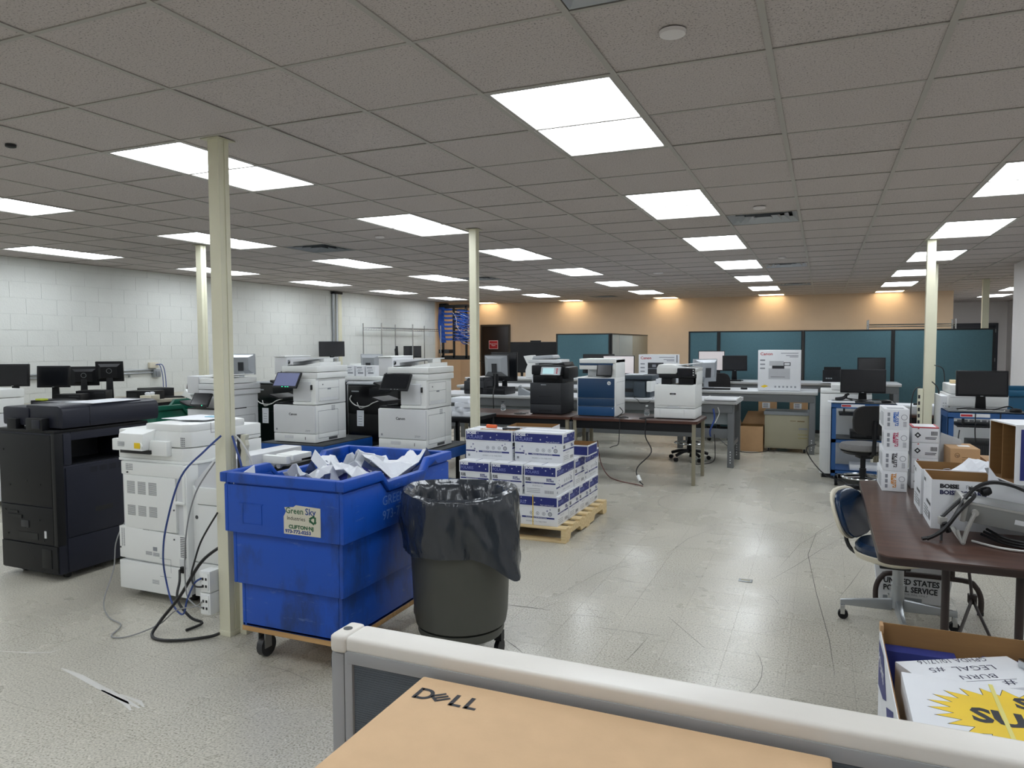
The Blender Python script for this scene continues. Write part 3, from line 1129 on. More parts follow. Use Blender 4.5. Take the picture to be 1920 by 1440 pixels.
cable('network_cable', [(-2.95, 3.05, 1.135), (-2.9, 3.05, 1.09), (-2.84, 3.05, 1.0), (-2.83, 3.06, .9), (-2.83, 3.06, .7)], .005, CABLEW, 'white network cable hanging right of the near post', sub=6)
cable('network_cable', [(-3.09, 3.04, .98), (-3.2, 3.0, .8), (-3.27, 2.99, .55), (-3.28, 2.99, .25), (-3.22, 2.985, .18), (-3.15, 2.976, .17)], .004, CABLEG, 'grey network cable running down to the lower data box', sub=6)
cable('power_cable', [(-3.07, 3.03, .7), (-3.15, 2.99, .55), (-3.2, 2.98, .42), (-3.22, 2.975, .34), (-3.19, 2.97, .29), (-3.135, 2.976, .29)], .005, CABLEK, 'black cord looping into the upper data box', sub=6)
cable('power_cable', [(-3.64, 3.275, .235), (-3.56, 3.2, .2), (-3.47, 3.1, .13), (-3.35, 3.08, .05), (-3.28, 3.1, .02), (-3.3, 3.0, .01)], .008, CABLEK, 'black power cord from the white copier to the floor', sub=6)
cable('power_cable', [(-3.1, 3.1, .5), (-3.22, 3.05, .4), (-3.34, 3.0, .2), (-3.44, 2.95, .06), (-3.4, 2.86, .012), (-3.25, 2.86, .012), (-3.11, 2.97, .012), (-3.05, 3.0, .03)], .009, CABLEK, 'thick black cord looped on the floor by the post', sub=7)
cable('network_cable', [(-4.18, 3.42, .52), (-4.215, 3.36, .46), (-4.225, 3.3, .34), (-4.215, 3.27, .18), (-4.12, 3.12, .03), (-3.9, 2.98, .008), (-3.72, 2.92, .008), (-3.62, 2.78, .008), (-3.53, 2.82, .008), (-3.45, 2.95, .04), (-3.36, 2.99, .12), (-3.2, 2.98, .17), (-3.14, 2.976, .21)], .004, CABLEG, 'grey cable trailing from the white copier across the floor', sub=7)

# --- blue recycling cart
t = cart_bin('recycling_cart', 'large scuffed blue plastic cart full of paper wrappers', BLUEC, (-2.79, 2.80, 0), 0)
lb = M()
pts = [(.38, .705), (.60, .705), (.60, .845), (.455, .85), (.44, .84), (.385, .835), (.395, .815), (.38, .79)]
lb = M().prism(pts, -.0025, -.001, 'y').obj('company_label', mat('label_cream', 'cfcbb8', .6, var=.06), t, label='worn cream label with green and blue lettering')
GRN = mat('green_print', '1c5a3a', .6)
DBL = mat('deep_blue_print', '1c3f86', .6)
text('Green', .042, GRN, lb, (.392, -.003, .808), off=.0006)
text('Sky', .046, DBL, lb, (.51, -.003, .808), off=.0006)
text('Industries', .028, INK, lb, (.4, -.003, .776))
text('CLIFTON·NJ', .024, GRN, lb, (.41, -.003, .735), off=.0012, sx=1.15)
text('973-772-0253', .023, DBL, lb, (.388, -.003, .712), off=.001, sx=1.2)
m = M()
for k in range(3):
    a = 2*PI*k/3+.5
    c, s_ = math.cos(a), math.sin(a)
    q = [(-.016, .008), (.008, .008), (.008, .003), (.02, .013), (.008, .023), (.008, .018), (-.016, .018)]
    m.prism([(.556+c*x-s_*y, .785+s_*x+c*y) for x, y in q], -.0034, -.003, 'y')
m.obj('recycling_mark', GRN, lb)
SCR = mat('faded_stencil', '5d7fc0', .6)
text('GREEN SKY', .07, SCR, t, (.7306, .33, .80), RIGHT)
text('973-772-0253', .07, SCR, t, (.7306, .33, .725), RIGHT)
M().box(.12, -.002, .73, .24, -.001, .733).box(.12, -.002, .73, .122, -.001, .83).box(.24, -.002, .73, .242, -.001, .83).box(.1, -.003, .83, .25, -.001, .836).obj('moulded_panel', BLUEC, t)
M().box(.07, .07, .2, .66, .98, .74).obj('packed_fill', PAPER, t)
# wrappers in the cart
wr = [(.12, .16, .82, .28, .2, .2), (.3, .2, .84, .3, .24, -.3), (.5, .3, .83, .3, .26, .5), (.22, .45, .86, .28, .24, 1.2), (.42, .5, .88, .34, .26, -.7), (.58, .55, .83, .3, .22, .3), (.3, .72, .88, .36, .26, .1), (.5, .78, .9, .34, .26, 1.0), (.2, .8, .85, .26, .22, -.4), (.6, .85, .86, .28, .24, .7), (.4, .36, .89, .26, .2, 2.0), (.6, .2, .81, .22, .2, 1.5), (.35, .9, .86, .3, .18, .2), (.14, .6, .83, .22, .2, .9)]
WD = ['front left corner', 'front edge middle', 'right of the front centre', 'left side middle', 'heap centre', 'right side notch', 'back centre', 'heap top', 'back left', 'back right corner', 'front of the heap centre', 'front right corner', 'far back edge', 'left wall']
for k, (x, y, z, a, b, r) in enumerate(wr):
    crumple('paper_wrapper', PAPER if k % 4 != 1 else mat('navy_wrapper', '2b3c66', .55, var=.1), 'crumpled %s ream wrapper in the blue cart, at the %s' % ('navy' if k % 4 == 1 else 'white', WD[k]), 'wrapper', (-2.79+x, 2.8+y, z+.02), r, a, b, .13, k+1, 'ream wrappers in the blue cart', (random.uniform(-.3, .3), random.uniform(-.4, .4)))
for k, (x, y, z, r, tx, ty) in enumerate(((.36, .33, .88, .35, .5, -.3), (.52, .62, .9, -.5, -.3, .35), (.18, .12, .9, .15, .25, .1), (.3, .55, .92, 1.1, .3, .3))):
    o = thing('torn_carton', ['navy printed carton flap sticking up in the cart front', 'torn white carton piece at the cart right side', 'white carton flap at the cart front left', 'white carton flap in the cart middle'][k], 'carton', (-2.79+x, 2.8+y, z), r, 'ream wrappers in the blue cart')
    o.rotation_euler = (tx, ty, r)
    M().box(-.14, -.09, 0, .14, .09, .004).box(-.14, -.09, 0, -.136, .09, .06).obj('panel', PAPER, o)
    M().box(-.06, -.092, .0045, .14, .05, .0052).obj('navy_print', NAVY, o)
    text('BOISE', .03, WINK, o, (-.03, -.06, .0055), (0, 0, 0), off=.001)

# --- green cart
t = cart_bin('recycling_cart', 'dark green plastic cart behind the white copier', GREENC, (-7.2, 5.62, 0), -.06)

# --- white cabinet copier at picture edge
t = thing('office_copier', 'white copier cut off by the left picture edge', 'copier', (-8.2, 4.48, 0))
BX('body', WHITEG, t, 0, 0, .06, .58, .47, .95, .008)
BX('upper_unit', WHITEP, t, 0, 0, .955, .58, .47, 1.1, .006)
BX('top_unit', WHITEP, t, 0, .0, 1.105, .59, .47, 1.19, .01)
seams(t, 'panel_lines', SEAM, [(0, 1.13, .5, 1.125), (.5, 1.17, .5, .96), (0, 1.03, .58, 1.03), (0, .9, .58, .9)], y=-.001, w_=.004)
casters(t, [(.08, .08), (.5, .08), (.08, .38), (.5, .38)], .03, .06, BLKTRIM, .03, BLKTRIM)

# --- bench along the block wall with monitors
BENCHW = mat('beige_bench_top', 'b0aa9a', .5, var=.04)
t = thing('wall_bench', 'long beige-topped bench along the white block wall', 'bench', (-9.33, 4.4, 0))
BX('worktop', BENCHW, t, 0, 0, .86, 1.12, 4.3, .9, .005)
M().box(1.06, .05, .76, 1.1, 4.25, .86).obj('apron', BLACKP, t)
for y in (.05, 1.4, 2.8, 4.2):
    for x in (.04, 1.04):
        BX('leg', STEEL, t, x, y, 0, x+.05, y+.05, .86, .004)
monitor('black monitor at the far left over the white copier', (-8.46, 5.38, .9), .45, .35, .255, .27, group='monitors on the wall bench')
monitor('black monitor behind the charcoal copier, second from left', (-8.5, 5.88, .9), .5, .37, .26, .23, group='monitors on the wall bench')
monitor('black monitor turned away behind another monitor on the bench', (-8.87, 6.56, .9), -2.5, .34, .25, .21, group='monitors on the wall bench', logo=True)
monitor('black monitor showing its back with a round logo', (-8.45, 6.6, .9), -2.45, .32, .26, .27, group='monitors on the wall bench', logo=True, tilt=-.12)
desktop_pc('flat black computer under the second monitor', (-8.12, 5.5, .9), .3, .34, .3, .11)
desktop_pc('flat black computer lying by the logo monitor', (-8.45, 7.0, .9), .2, .36, .3, .12)
desktop_pc('black computer box stacked in front of the logo monitor', (-8.36, 6.25, .9), .6, .34, .26, .17)
desktop_pc('black computer box between the second monitor and logo monitor', (-8.3, 5.9, .9), .5, .3, .22, .15)
desktop_pc('flat black computer at the bench front', (-8.75, 7.35, .9), -.2, .36, .34, .13)
o = M().box(-.2, -.07, 0, .2, .07, .02).obj('keyboard', BLACKP, None, .004, loc=(-8.42, 7.5, .9), rot=(0, 0, .6))
tag(o, 'black keyboard lying on the wall bench', 'keyboard')
t = thing('cream_tray', 'small cream tray with white cups on the wall bench', 'tray', (-8.33, 7.0, .9), .3)
BX('tray', SHELL, t, -.0, -.1, 0, .16, .1, .07, .008)
for k in (-.05, .05):
    M().lathe([(.03, .07), (.035, .1), (.02, .11)], 12, (.08, k, 0)).obj('cup', PAPER, t, smooth=True)
t = thing('water_bottle', 'clear plastic water bottle left of the second monitor', 'bottle', (-8.25, 5.22, .9))
M().lathe([(.03, 0), (.033, .01), (.033, .05), (.03, .06), (.033, .07), (.033, .13), (.028, .155), (.014, .18), (.014, .19)], 16).obj('body', CLEAR, t, smooth=True)
M().lathe([(.015, .188), (.015, .205)], 12).obj('cap', WHITEP, t)
M().lathe([(.0335, .072), (.0335, .12)], 16, cap=False).obj('label_band', mat('pale_label', 'a9b5b8', .5), t)
o = BX('highlighter_pack', mat('lime', 'b9c53a', .5), None, -8.2, 5.45, .9+.112, -8.08, 5.52, .9+.132, .004)
tag(o, 'lime green pack on the flat black computer', 'pack')


def office_chair(label, loc, rz, seat_h=.46, back_h=.95, fab=BLACKF, seat=BLACKF, ring=False, seatw=.46, arms=False, backw=.42):
    t = thing('office_chair', label, 'chair', loc, rz)
    m = M().lathe([(.0, 0), (seatw*.42, 0), (seatw*.5, .02), (seatw*.5, .05), (seatw*.46, .075), (seatw*.3, .085), (0, .085)], 24, cap=False)
    m.v = [(x, y*1.0, z+seat_h-.085) for x, y, z in m.v]
    m.obj('seat', seat, t, smooth=True)
    m = M().lathe([(0, 0), (seatw*.4, 0), (seatw*.47, .03), (0, .03)], 24, cap=False)
    m.v = [(x, y, z+seat_h-.115) for x, y, z in m.v]
    m.obj('seat_pan', BLACKP, t, smooth=True)
    bw, bh = backw, back_h-seat_h-.1
    P = []
    n = 20
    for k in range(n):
        a = 2*PI*k/n
        c, s_ = math.cos(a), math.sin(a)
        P.append((bw/2*math.copysign(abs(c)**.55, c), seat_h+.1+bh/2+bh/2*math.copysign(abs(s_)**.55, s_)))
    m = M().prism(P, 0, .05, 'y')
    m.v = [(x, seatw*.44+y+.35*x*x*-1+.06*(z-seat_h), z) for x, y, z in m.v]
    m.obj('backrest', fab, t, .014, 3)
    M().tube([(0, .05, seat_h-.11), (0, seatw*.5, seat_h-.1), (0, seatw*.56, seat_h), (0, seatw*.56+.02, seat_h+.25)], .02, 8, 4).obj('back_bar', BLACKP, t, smooth=True)
    BX('tilt_box', BLACKP, t, -.06, -.06, seat_h-.16, .06, .1, seat_h-.115, .01)
    M().cyl((0, 0, .12), (0, 0, seat_h-.15), .026, 14).cyl((0, 0, .1), (0, 0, seat_h*.55), .033, 14).obj('gas_column', BLACKP, t, smooth=True)
    if ring:
        m = M().tube([(.2*math.cos(2*PI*k/24), .2*math.sin(2*PI*k/24), .24) for k in range(25)], .011, 8, 1)
        rg = m.obj('foot_ring', CHROME, t, smooth=True)
        for k in range(3):
            a = 2*PI*k/3
            M().cyl((.03*math.cos(a), .03*math.sin(a), .24), (.2*math.cos(a), .2*math.sin(a), .24), .009, 6).obj('ring_spoke', CHROME, rg)
    for k in range(5):
        a = 2*PI*k/5+.3
        c, s_ = math.cos(a), math.sin(a)
        m = M().tube([(.02*c, .02*s_, .13), (.14*c, .14*s_, .12), (.26*c, .26*s_, .085)], .022, 8, 3)
        b = m.obj('base_arm', BLACKP, t, smooth=True)
        M().cyl((.27*c-.02*s_, .27*s_+.02*c, .028), (.27*c+.02*s_, .27*s_-.02*c, .028), .028, 12).obj('caster', BLACKP, b, smooth=True)
    if arms:
        for s_ in (-1, 1):
            M().tube([(s_*.2, .05, seat_h-.1), (s_*.29, .05, seat_h-.06), (s_*.29, .05, seat_h+.18)], .018, 8, 3).box(s_*.29-.035, -.1, seat_h+.18, s_*.29+.035, .15, seat_h+.21).obj('armrest', BLACKP, t)
    return t


office_chair('black office chair behind the logo monitor by the wall', (-7.72, 6.95, 0), -.4, .6, 1.2, backw=.4)
office_chair('low black office chair beyond the beige bench', (-7.55, 7.55, 0), .8, .5, .98)


# ================================================================ centre left: printers on blue tables
def blue_table(label, loc, w_, d, h_=.62):
    t = thing('steel_table', label, 'table', loc, 0, 'blue steel tables')
    BX('top_mat', GRIT, t, 0, 0, h_-.012, w_, d, h_, .002)
    BX('top_frame', TABB, t, -.005, -.005, h_-.11, w_+.005, d+.005, h_-.012, .004)
    for x in (0, w_-.05):
        for y in (0, d-.05):
            BX('leg', TABB, t, x, y, .0, x+.05, y+.05, h_-.11, .003)
    BX('lower_shelf', TABB, t, .0, .0, .18, w_, d, .22, .003)
    return t


def canon(label, loc, scr, badge=True):
    t = thing('desktop_printer', label, 'printer', loc, 0, 'white office printers on blue tables')
    W_, D = .53, .52
    BX('cassette_drawer', WHITEP, t, 0, 0, .008, W_, D, .095, .006)
    dr = M().box(.14, -.004, .045, .25, .002, .075).obj('drawer_grip', WHITEG, t)
    BX('front_door', WHITEG, t, 0, -.004, .1, W_, .02, .385, .006)
    BX('body', WHITEP, t, 0, .012, .095, W_, D, .39, .006)
    M().box(.02, .03, 0, W_-.02, D-.03, .01).obj('feet', BLKTRIM, t)
    text('Canon', .034, INK, t, (.2, -.0047, .285), off=.0012, sx=1.15)
    m = M().fq(.03, .125, .05, .145, -.0046)
    for k in range(3):
        m.fq(.41+k*.02, .12, .42+k*.02, .126, -.0046)
    m.fq(.41, .132, .47, .136, -.0046)
    m.obj('print_marks', GINK, t, flip=False)
    M().box(.40, -.002, .035, .406, 0, .065).obj('level_window', SEAM, t)
    # right side doors
    seams(t, 'panel_lines', GINK, [(.05, .33, .38, .33), (.05, .33, .05, .05), (.38, .33, .38, .05), (.04, .39, .48, .39), (.05, .05, .38, .05)], x=W_+.0008, w_=.004)
    m = M()
    slots(m, .27, .325, 1, 6, .06, .004, .1, .009, W_+.001, 'r')
    m.obj('vent_slots', VENT, t, flip=False)
    M().box(W_-.01, .22, .02, W_+.004, .36, .045).obj('side_grip', SEAM, t)
    # column
    BX('column', WHITEP, t, .25, .015, .395, W_+.002, D, .665, .01)
    BX('column_front', WHITEG, t, .255, .0, .43, .475, .03, .63, .008)
    BX('column_step', WHITEP, t, .25, .0, .395, W_, .05, .425, .01)
    seams(t, 'column_lines', GINK, [(.06, .64, .06, .43), (.40, .64, .40, .43), (.06, .56, .4, .56), (.06, .64, .4, .64), (.06, .43, .4, .43)], x=W_+.003, w_=.003)
    M().hexa([(W_-.01, .08, .43), (W_+.006, .08, .43), (W_+.006, .38, .43), (W_-.01, .38, .43)], [(W_-.01, .09, .475), (W_+.001, .09, .475), (W_+.001, .37, .475), (W_-.01, .37, .475)]).obj('bypass_ledge', WHITEG, t)
    M().box(W_, .21, .545, W_+.006, .26, .56).obj('door_latch', GREYP, t)
    M().cyl((W_, .13, .6), (W_+.004, .13, .6), .007, 8).obj('key_hole', SEAM, t)
    M().box(.48, -.004, .55, .492, .02, .6).obj('usb_slot', BLKTRIM, t)
    # output cavity on the left
    BX('cavity_back', BLACKP, t, .01, .34, .39, .25, D, .665, .004)
    BX('output_tray', BLACKP, t, .0, .02, .39, .25, .34, .41, .006)
    m = M().prism([(-.12, .47), (.02, .44), (.25, .46), (.25, .475), (.02, .455), (-.11, .49)], .06, .36, 'y')
    m.obj('upper_tray', BLACKP, t, .003)
    m = M().prism([(-.1, .62), (.05, .57), (.25, .55), (.25, .565), (.05, .585), (-.09, .64)], .06, .36, 'y')
    m.obj('upper_tray', BLACKP, t, .003)
    # scanner and feeder
    BX('scanner_lower', WHITEP, t, .1, .02, .665, W_+.02, D+.02, .725, .008)
    BX('scanner_upper', WHITEP, t, .1, .02, .73, W_+.02, D+.02, .79, .008)
    BX('feeder_box', WHITEG, t, -.03, .06, .70, .13, .46, .88, .012)
    M().cyl((.06, .058, .725), (.06, .062, .725), .009, 10).obj('feeder_screw', SEAM, t)
    BX('feeder_lid', WHITEP, t, -.03, .05, .882, .12, .47, .895, .005)
    m = M().prism([(.12, .8), (.16, .86), (.5, .875), (.5, .865), (.2, .83), (.2, .8)], .08, .44, 'y')
    m.obj('feeder_tray', WHITEG, t, .004)
    m = M().prism([(.13, .79), (.3, .795), (.52, .83), (.52, .79)], .1, .46, 'y')
    m.obj('exit_tray', WHITEP, t, .004)
    M().tube([(.14, .08, .83), (.14, .44, .83)], .022, 10, 1).obj('feed_roller', GREYP, t, smooth=True)
    M().box(.44, .2, .83, .5, .36, .87).obj('paper_stop', WHITEP, t, .006)
    # touch panel
    p = M().box(-.155, 0, -.09, .155, .022, .09)
    a = -.55
    p.v = [(x+.26, -.1+y*math.cos(a)-z*math.sin(a), .655+y*math.sin(a)+z*math.cos(a)) for x, y, z in p.v]
    tp = p.obj('touch_panel', BLACKP, t, .008)
    q = M().fq(-.14, -.07, .14, .078, -.0012)
    q.v = [(x+.26, -.1+y*math.cos(a)-z*math.sin(a), .655+y*math.sin(a)+z*math.cos(a)) for x, y, z in q.v]
    q.obj('screen', scr, tp, flip=False)
    q = M()
    for k, x in enumerate((-.03, .01, .04)):
        q.fq(x, -.083, x+.018, -.078, -.0012)
    q.v = [(x+.26, -.1+y*math.cos(a)-z*math.sin(a), .655+y*math.sin(a)+z*math.cos(a)) for x, y, z in q.v]
    q.obj('panel_keys', LEDG if scr is LCD else GREYP, tp, flip=False)
    M().box(.2, -.08, .63, .32, .06, .67).obj('panel_arm', BLACKP, t, .006)
    return t


blue_table('blue steel table under the printer with the lit screen', (-5.38, 5.92, 0), .8, .85)
blue_table('blue steel table under the printer with the dark screen', (-4.1, 5.9, 0), .76, .85)
canon('white office printer with a lit touch screen', (-5.27, 6.0, .62), LCD)
canon('white office printer with a dark touch screen', (-3.98, 6.0, .62), SCREEN)


def black_copier(label, loc, w_=.72):
    t = thing('office_copier', label, 'copier', loc)
    BX('body', BLACKP, t, 0, .0, .06, w_, .62, 1.17, .008)
    BX('front_panel', GLOSSB, t, .01, -.012, .1, w_-.01, .004, .84, .006)
    BX('upper_panel', GLOSSB, t, .01, -.014, .85, w_-.01, .004, 1.16, .006)
    M().box(.06, -.016, 1.09, .16, -.012, 1.105).box(.3, -.016, 1.07, .46, -.012, 1.085).obj('grip_slot', GREYP, t)
    BX('top_cover', GREYP, t, -.01, -.02, 1.172, w_+.01, .63, 1.19, .008)
    m = M().prism([(.3, 1.05), (.55, 1.08), (.78, 1.18), (.78, 1.2), (.5, 1.15), (.3, 1.13)], -.02, .3, 'y')
    m.obj('output_tray', BLACKP, t, .004)
    pp = M().prism([(.13, .7), (.22, .7), (.225, .88), (.13, .88)], -.0145, -.0125, 'y').obj('notice_sheet', PAPER, t, label='white notice sheet taped to the front')
    m = M()
    for k in range(4):
        m.fq(.15, .72+k*.03, .2, .725+k*.03, -.015)
    m.obj('fine_print', GINK, pp, flip=False)
    M().tube([(.06, -.016, 1.05), (.05, -.03, 1.0), (.14, -.05, .94), (.28, -.05, .93), (.36, -.04, .97), (.44, -.016, 1.0)], .006, 6, 5).obj('cable', CABLEW, t, smooth=True)
    M().tube([(.14, -.02, .97), (.2, -.05, .91), (.3, -.04, .94)], .005, 6, 5).obj('cable', CABLEW, t, smooth=True)
    casters(t, [(.08, .1), (w_-.08, .1), (.08, .5), (w_-.08, .5)], .03, .06, BLKTRIM, .03, BLKTRIM)
    return t


black_copier('black copier behind the lit-screen printer, white notice on front', (-6.28, 6.82, 0), .9)
black_copier('black copier behind the dark-screen printer, white notice on front', (-5.02, 6.95, 0), .95)

# --- white copier behind the near post
t = thing('office_copier', 'white floor copier partly hidden by the near post', 'copier', (-6.04, 5.6, 0))
BX('body', WHITEG, t, 0, 0, .06, .5, .47, .98, .008)
BX('front_door', WHITEG, t, .003, -.012, .4, .497, .004, .97, .006)
BX('drawer', WHITEG, t, .003, -.012, .23, .497, .004, .39, .006)
BX('drawer', WHITEG, t, .003, -.012, .065, .497, .004, .22, .006)
M().box(0, -.008, .972, .5, .3, .982).obj('top_edge', BLKTRIM, t)
text('Canon', .03, INK, t, (.22, -.0125, .8), off=.001, sx=1.15)
BX('column', WHITEG, t, .2, .05, .98, .5, .47, 1.12, .006)
BX('column', BLACKP, t, .0, .2, .98, .2, .47, 1.12, .004)
BX('scanner_lower', WHITEG, t, .12, .03, 1.12, .52, .49, 1.17, .006)
BX('scanner_upper', WHITEG, t, .12, .03, 1.175, .52, .49, 1.23, .008)
BX('feeder_box', WHITEG, t, -.06, .05, 1.13, .1, .42, 1.31, .012)
BX('feeder_lid', WHITEP, t, .1, .06, 1.235, .5, .46, 1.29, .01)
M().prism([(.1, 1.29), (.14, 1.31), (.5, 1.33), (.5, 1.32), (.14, 1.285)], .08, .42, 'y').obj('feeder_tray', WHITEP, t, .003)
p = M().box(-.12, 0, -.075, .12, .02, .075)
a = -.5
p.v = [(x+.26, -.08+y*math.cos(a)-z*math.sin(a), 1.08+y*math.sin(a)+z*math.cos(a)) for x, y, z in p.v]
tp = p.obj('touch_panel', BLACKP, t, .008)
p = M().fq(-.105, -.055, .105, .065, -.0012)
p.v = [(x+.26, -.08+y*math.cos(a)-z*math.sin(a), 1.08+y*math.sin(a)+z*math.cos(a)) for x, y, z in p.v]
p.obj('screen', SCREEN, tp, flip=False)
p = M().fq(.04, -.069, .05, -.06, -.0014)
p.v = [(x+.26, -.08+y*math.cos(a)-z*math.sin(a), 1.08+y*math.sin(a)+z*math.cos(a)) for x, y, z in p.v]
p.obj('power_light', LEDG, tp, flip=False)
m = M().prism([(-.18, 1.1), (-.03, 1.06), (0, 1.06), (0, 1.075), (-.03, 1.08), (-.12, 1.17)], .08, .4, 'y')
m.obj('side_tray', WHITEP, t, .004)
m = M().prism([(-.2, 1.02), (-.1, .99), (0, .985), (0, 1.0), (-.1, 1.005), (-.21, 1.045)], .08, .4, 'y')
m.obj('side_tray', BLACKP, t, .004)
BX('grey_sign', GREYP, t, -.28, .34, 1.1, -.13, .36, 1.21, .003, 'small grey-brown plate')
seams(t, 'panel_lines', SEAM, [(.06, .9, .42, .9), (.06, .9, .06, .3), (.42, .9, .42, .3)], x=.5012, w_=.003)
m = M()
slots(m, .2, .74, 12, 1, .008, .05, .014, .05, .5014, 'r')
slots(m, .3, .42, 9, 1, .008, .14, .014, .05, .5014, 'r')
m.obj('vent_slots', VENT, t, flip=False)
BX('tan_base', TAN, t, .505, .05, .02, .62, .46, .4, .006)
casters(t, [(.08, .08), (.42, .08), (.08, .38), (.42, .38)], .03, .06, BLKTRIM, .03, BLKTRIM)

# --- things behind the two printers
t = thing('grey_bench', 'light bench behind the black copiers carrying monitors', 'bench', (-8.15, 8.05, 0))
BX('worktop', BENCHT, t, 0, 0, .86, 3.15, .8, .9, .005)
for x in (.05, 1.5, 3.05):
    for y in (.03, .72):
        BX('leg', STEEL, t, x, y, 0, x+.05, y+.05, .86, .003)
monitor('grey-backed square monitor facing away beside the near post', (-8.0, 8.45, .9), -2.62, .39, .31, .29, SILVER, back='bulge', group='grey-backed monitors')
monitor('grey-backed monitor facing away between the two printers', (-5.72, 8.5, .9), 3.0, .38, .3, .3, SILVER, back='bulge', group='grey-backed monitors')
t = thing('copier_top', 'pale grey printer half hidden between the two printers', 'printer', (-5.62, 7.6, 0))
BX('body', WHITEG, t, 0, 0, .05, .72, .42, 1.18, .01)
BX('scanner', WHITEP, t, -.02, -.01, 1.185, .74, .42, 1.235, .008)
seams(t, 'panel_lines', SEAM, [(.22, 1.17, .22, .9), (0, 1.12, .72, 1.12)], y=-.001)
M().box(.05, .02, 0, .67, .4, .05).obj('plinth', BLKTRIM, t)
for k in range(3):
    b = thing('supply_box', ['left', 'middle', 'right'][k]+' small white toner box standing between the two printers', 'box', (-5.55+k*.15, 7.65, 1.235), .05*k-.05, 'small white toner boxes')
    BX('carton', WHITEC, b, 0, 0, 0, .13, .2, .13, .002)
    m = M().fq(.015, .1, .09, .112, -.001).fq(.03, .03, .11, .05, -.001).fq(.015, .06, .07, .066, -.001).fq(.03, .076, .1, .082, -.001)
    m.obj('fine_print', GINK, b, flip=False)
t = thing('grey_scanner_unit', 'light grey box unit right of the lit-screen printer', 'printer', (-6.15, 8.55, .9))
BX('body', WHITEG, t, 0, 0, 0, .3, .3, .2, .008)
BX('upper_cover', WHITEP, t, .01, .0, .2, .29, .29, .46, .01)
seams(t, 'panel_lines', GINK, [(.01, .33, .29, .33)], y=-.001)
monitor('small dark monitor right of the lit-screen printer by the wall', (-9.0, 11.95, .9), .75, .5, .3, .5)
monitor('thin black screen seen edge-on under the wire shelf', (-8.7, 13.9, .9), 2.2, .3, .28, .42)
monitor('small black monitor under the wire shelf', (-9.0, 15.05, .9), .6, .42, .28, .42)
t = thing('grey_bench', 'light bench under the wire shelf by the block wall', 'bench', (-9.33, 11.4, 0))
BX('worktop', BENCHT, t, 0, 0, .86, .85, 4.6, .9, .005)
for y in (.05, 2.2, 4.4):
    for x in (.05, .75):
        BX('leg', STEEL, t, x, y, 0, x+.05, y+.05, .86, .003)
# wire shelf
t = thing('wire_shelf', 'chrome wire shelf frame against the white block wall', 'shelf', (-9.3, 13.35, 0))
for x, y in ((.55, 0), (.08, 0), (.55, 1.3), (.08, 1.3), (.55, 2.65), (.08, 2.65)):
    M().cyl((x, y, .901), (x, y, 2.1), .014, 10).obj('upright', CHROME, t, smooth=True)
for y0, y1 in ((0, 1.3), (1.3, 2.65)):
    m = M()
    for x in (.08, .55):
        m.cyl((x, y0, 2.0), (x, y1, 2.0), .007, 6).cyl((x, y0, 1.955), (x, y1, 1.955), .005, 6)
        k = y0
        while k < y1-.05:
            m.cyl((x, k, 1.955), (x, k+.05, 2.0), .003, 4)
            k += .1
    for k in range(24):
        yy = y0+(y1-y0)*k/24
        m.cyl((.08, yy, 2.003), (.55, yy, 2.003), .003, 4)
    o = m.obj('wire_deck', CHROME, t)
    o['kind'] = 'stuff'

# wall rack with patch cables in the far left corner
t = thing('patch_rack', 'black wall rack full of blue patch cables in the corner', 'rack', (-9.28, 16.85, 0))
for x in (.1, .42, .78):
    M().box(x, 0, 1.28, x+.05, .04, 2.62).obj('rail', BLKTRIM, t)
M().box(.05, 0, 1.24, .85, .35, 1.34).obj('bottom_tray', BLKTRIM, t)
M().box(.05, 0, 2.58, .85, .12, 2.66).obj('top_bracket', BLKTRIM, t)
BX('cable_drum', BLACKP, t, .0, .02, 2.55, .22, .2, 2.71, .03)
for k in range(9):
    z = 1.74+k*.095
    BX('patch_panel', BLKTRIM, t, .42, -.01, z, .83, .05, z+.045, .002)
m = M()
random.seed(3)
for k in range(90):
    z = 1.72+random.random()*.82
    x = .47+random.random()*.3
    dz = random.uniform(-.12, .02)
    xe = random.uniform(.75, .98)
    m.tube([(x, -.012, z), (x+.03, -.09-random.random()*.06, z+dz*.3), (xe, -.1-random.random()*.05, z+dz), (xe+.02, .0, z+dz*.7)], .008, 5, 3)
o = m.obj('patch_cables', RBLUE, t, smooth=True)
o['kind'] = 'stuff'
m = M()
for k in range(14):
    x = .02+.012*k
    m.tube([(x, .02-.03*(k % 3), 2.6), (x-.01, -.02, 2.2), (x+.02, -.03, 1.9), (x+.05, -.02, 1.68)], .012, 5, 3)
for k in range(8):
    z = 1.72+k*.11
    for q in range(4):
        m.tube([(.1+.02*q, -.03, z+.1), (.22, -.05, z+.03+.012*q), (.42, -.01, z+.03+.012*q)], .01, 5, 3)
o = m.obj('cable_bundle', RBLUE, t, smooth=True)
o['kind'] = 'stuff'
for k in range(5):
    z = 2.5-k*.17
    M().tube([(.5, -.02, z), (.7, -.13, z-.08), (.95, -.12, z-.2), (.93, -.04, z-.3)], .005, 5, 5).obj('grey_cable', CABLEW, t, smooth=True)
M().tube([(.5, -.14, 2.45), (.6, -.15, 2.3), (.62, -.15, 2.1), (.75, -.15, 1.95), (.95, -.1, 1.95)], .006, 5, 5).obj('grey_cable', CABLEW, t, smooth=True)
BX('equipment_box', DARKP, t, .0, .0, 1.4, .3, .25, 1.5, .005)
M().tube([(.85, .1, 1.26), (1.0, .2, 1.24), (1.25, .9, 1.0), (1.3, 1.3, .95)], .008, 5, 4).obj('trailing_cable', CABLEK, t, smooth=True)

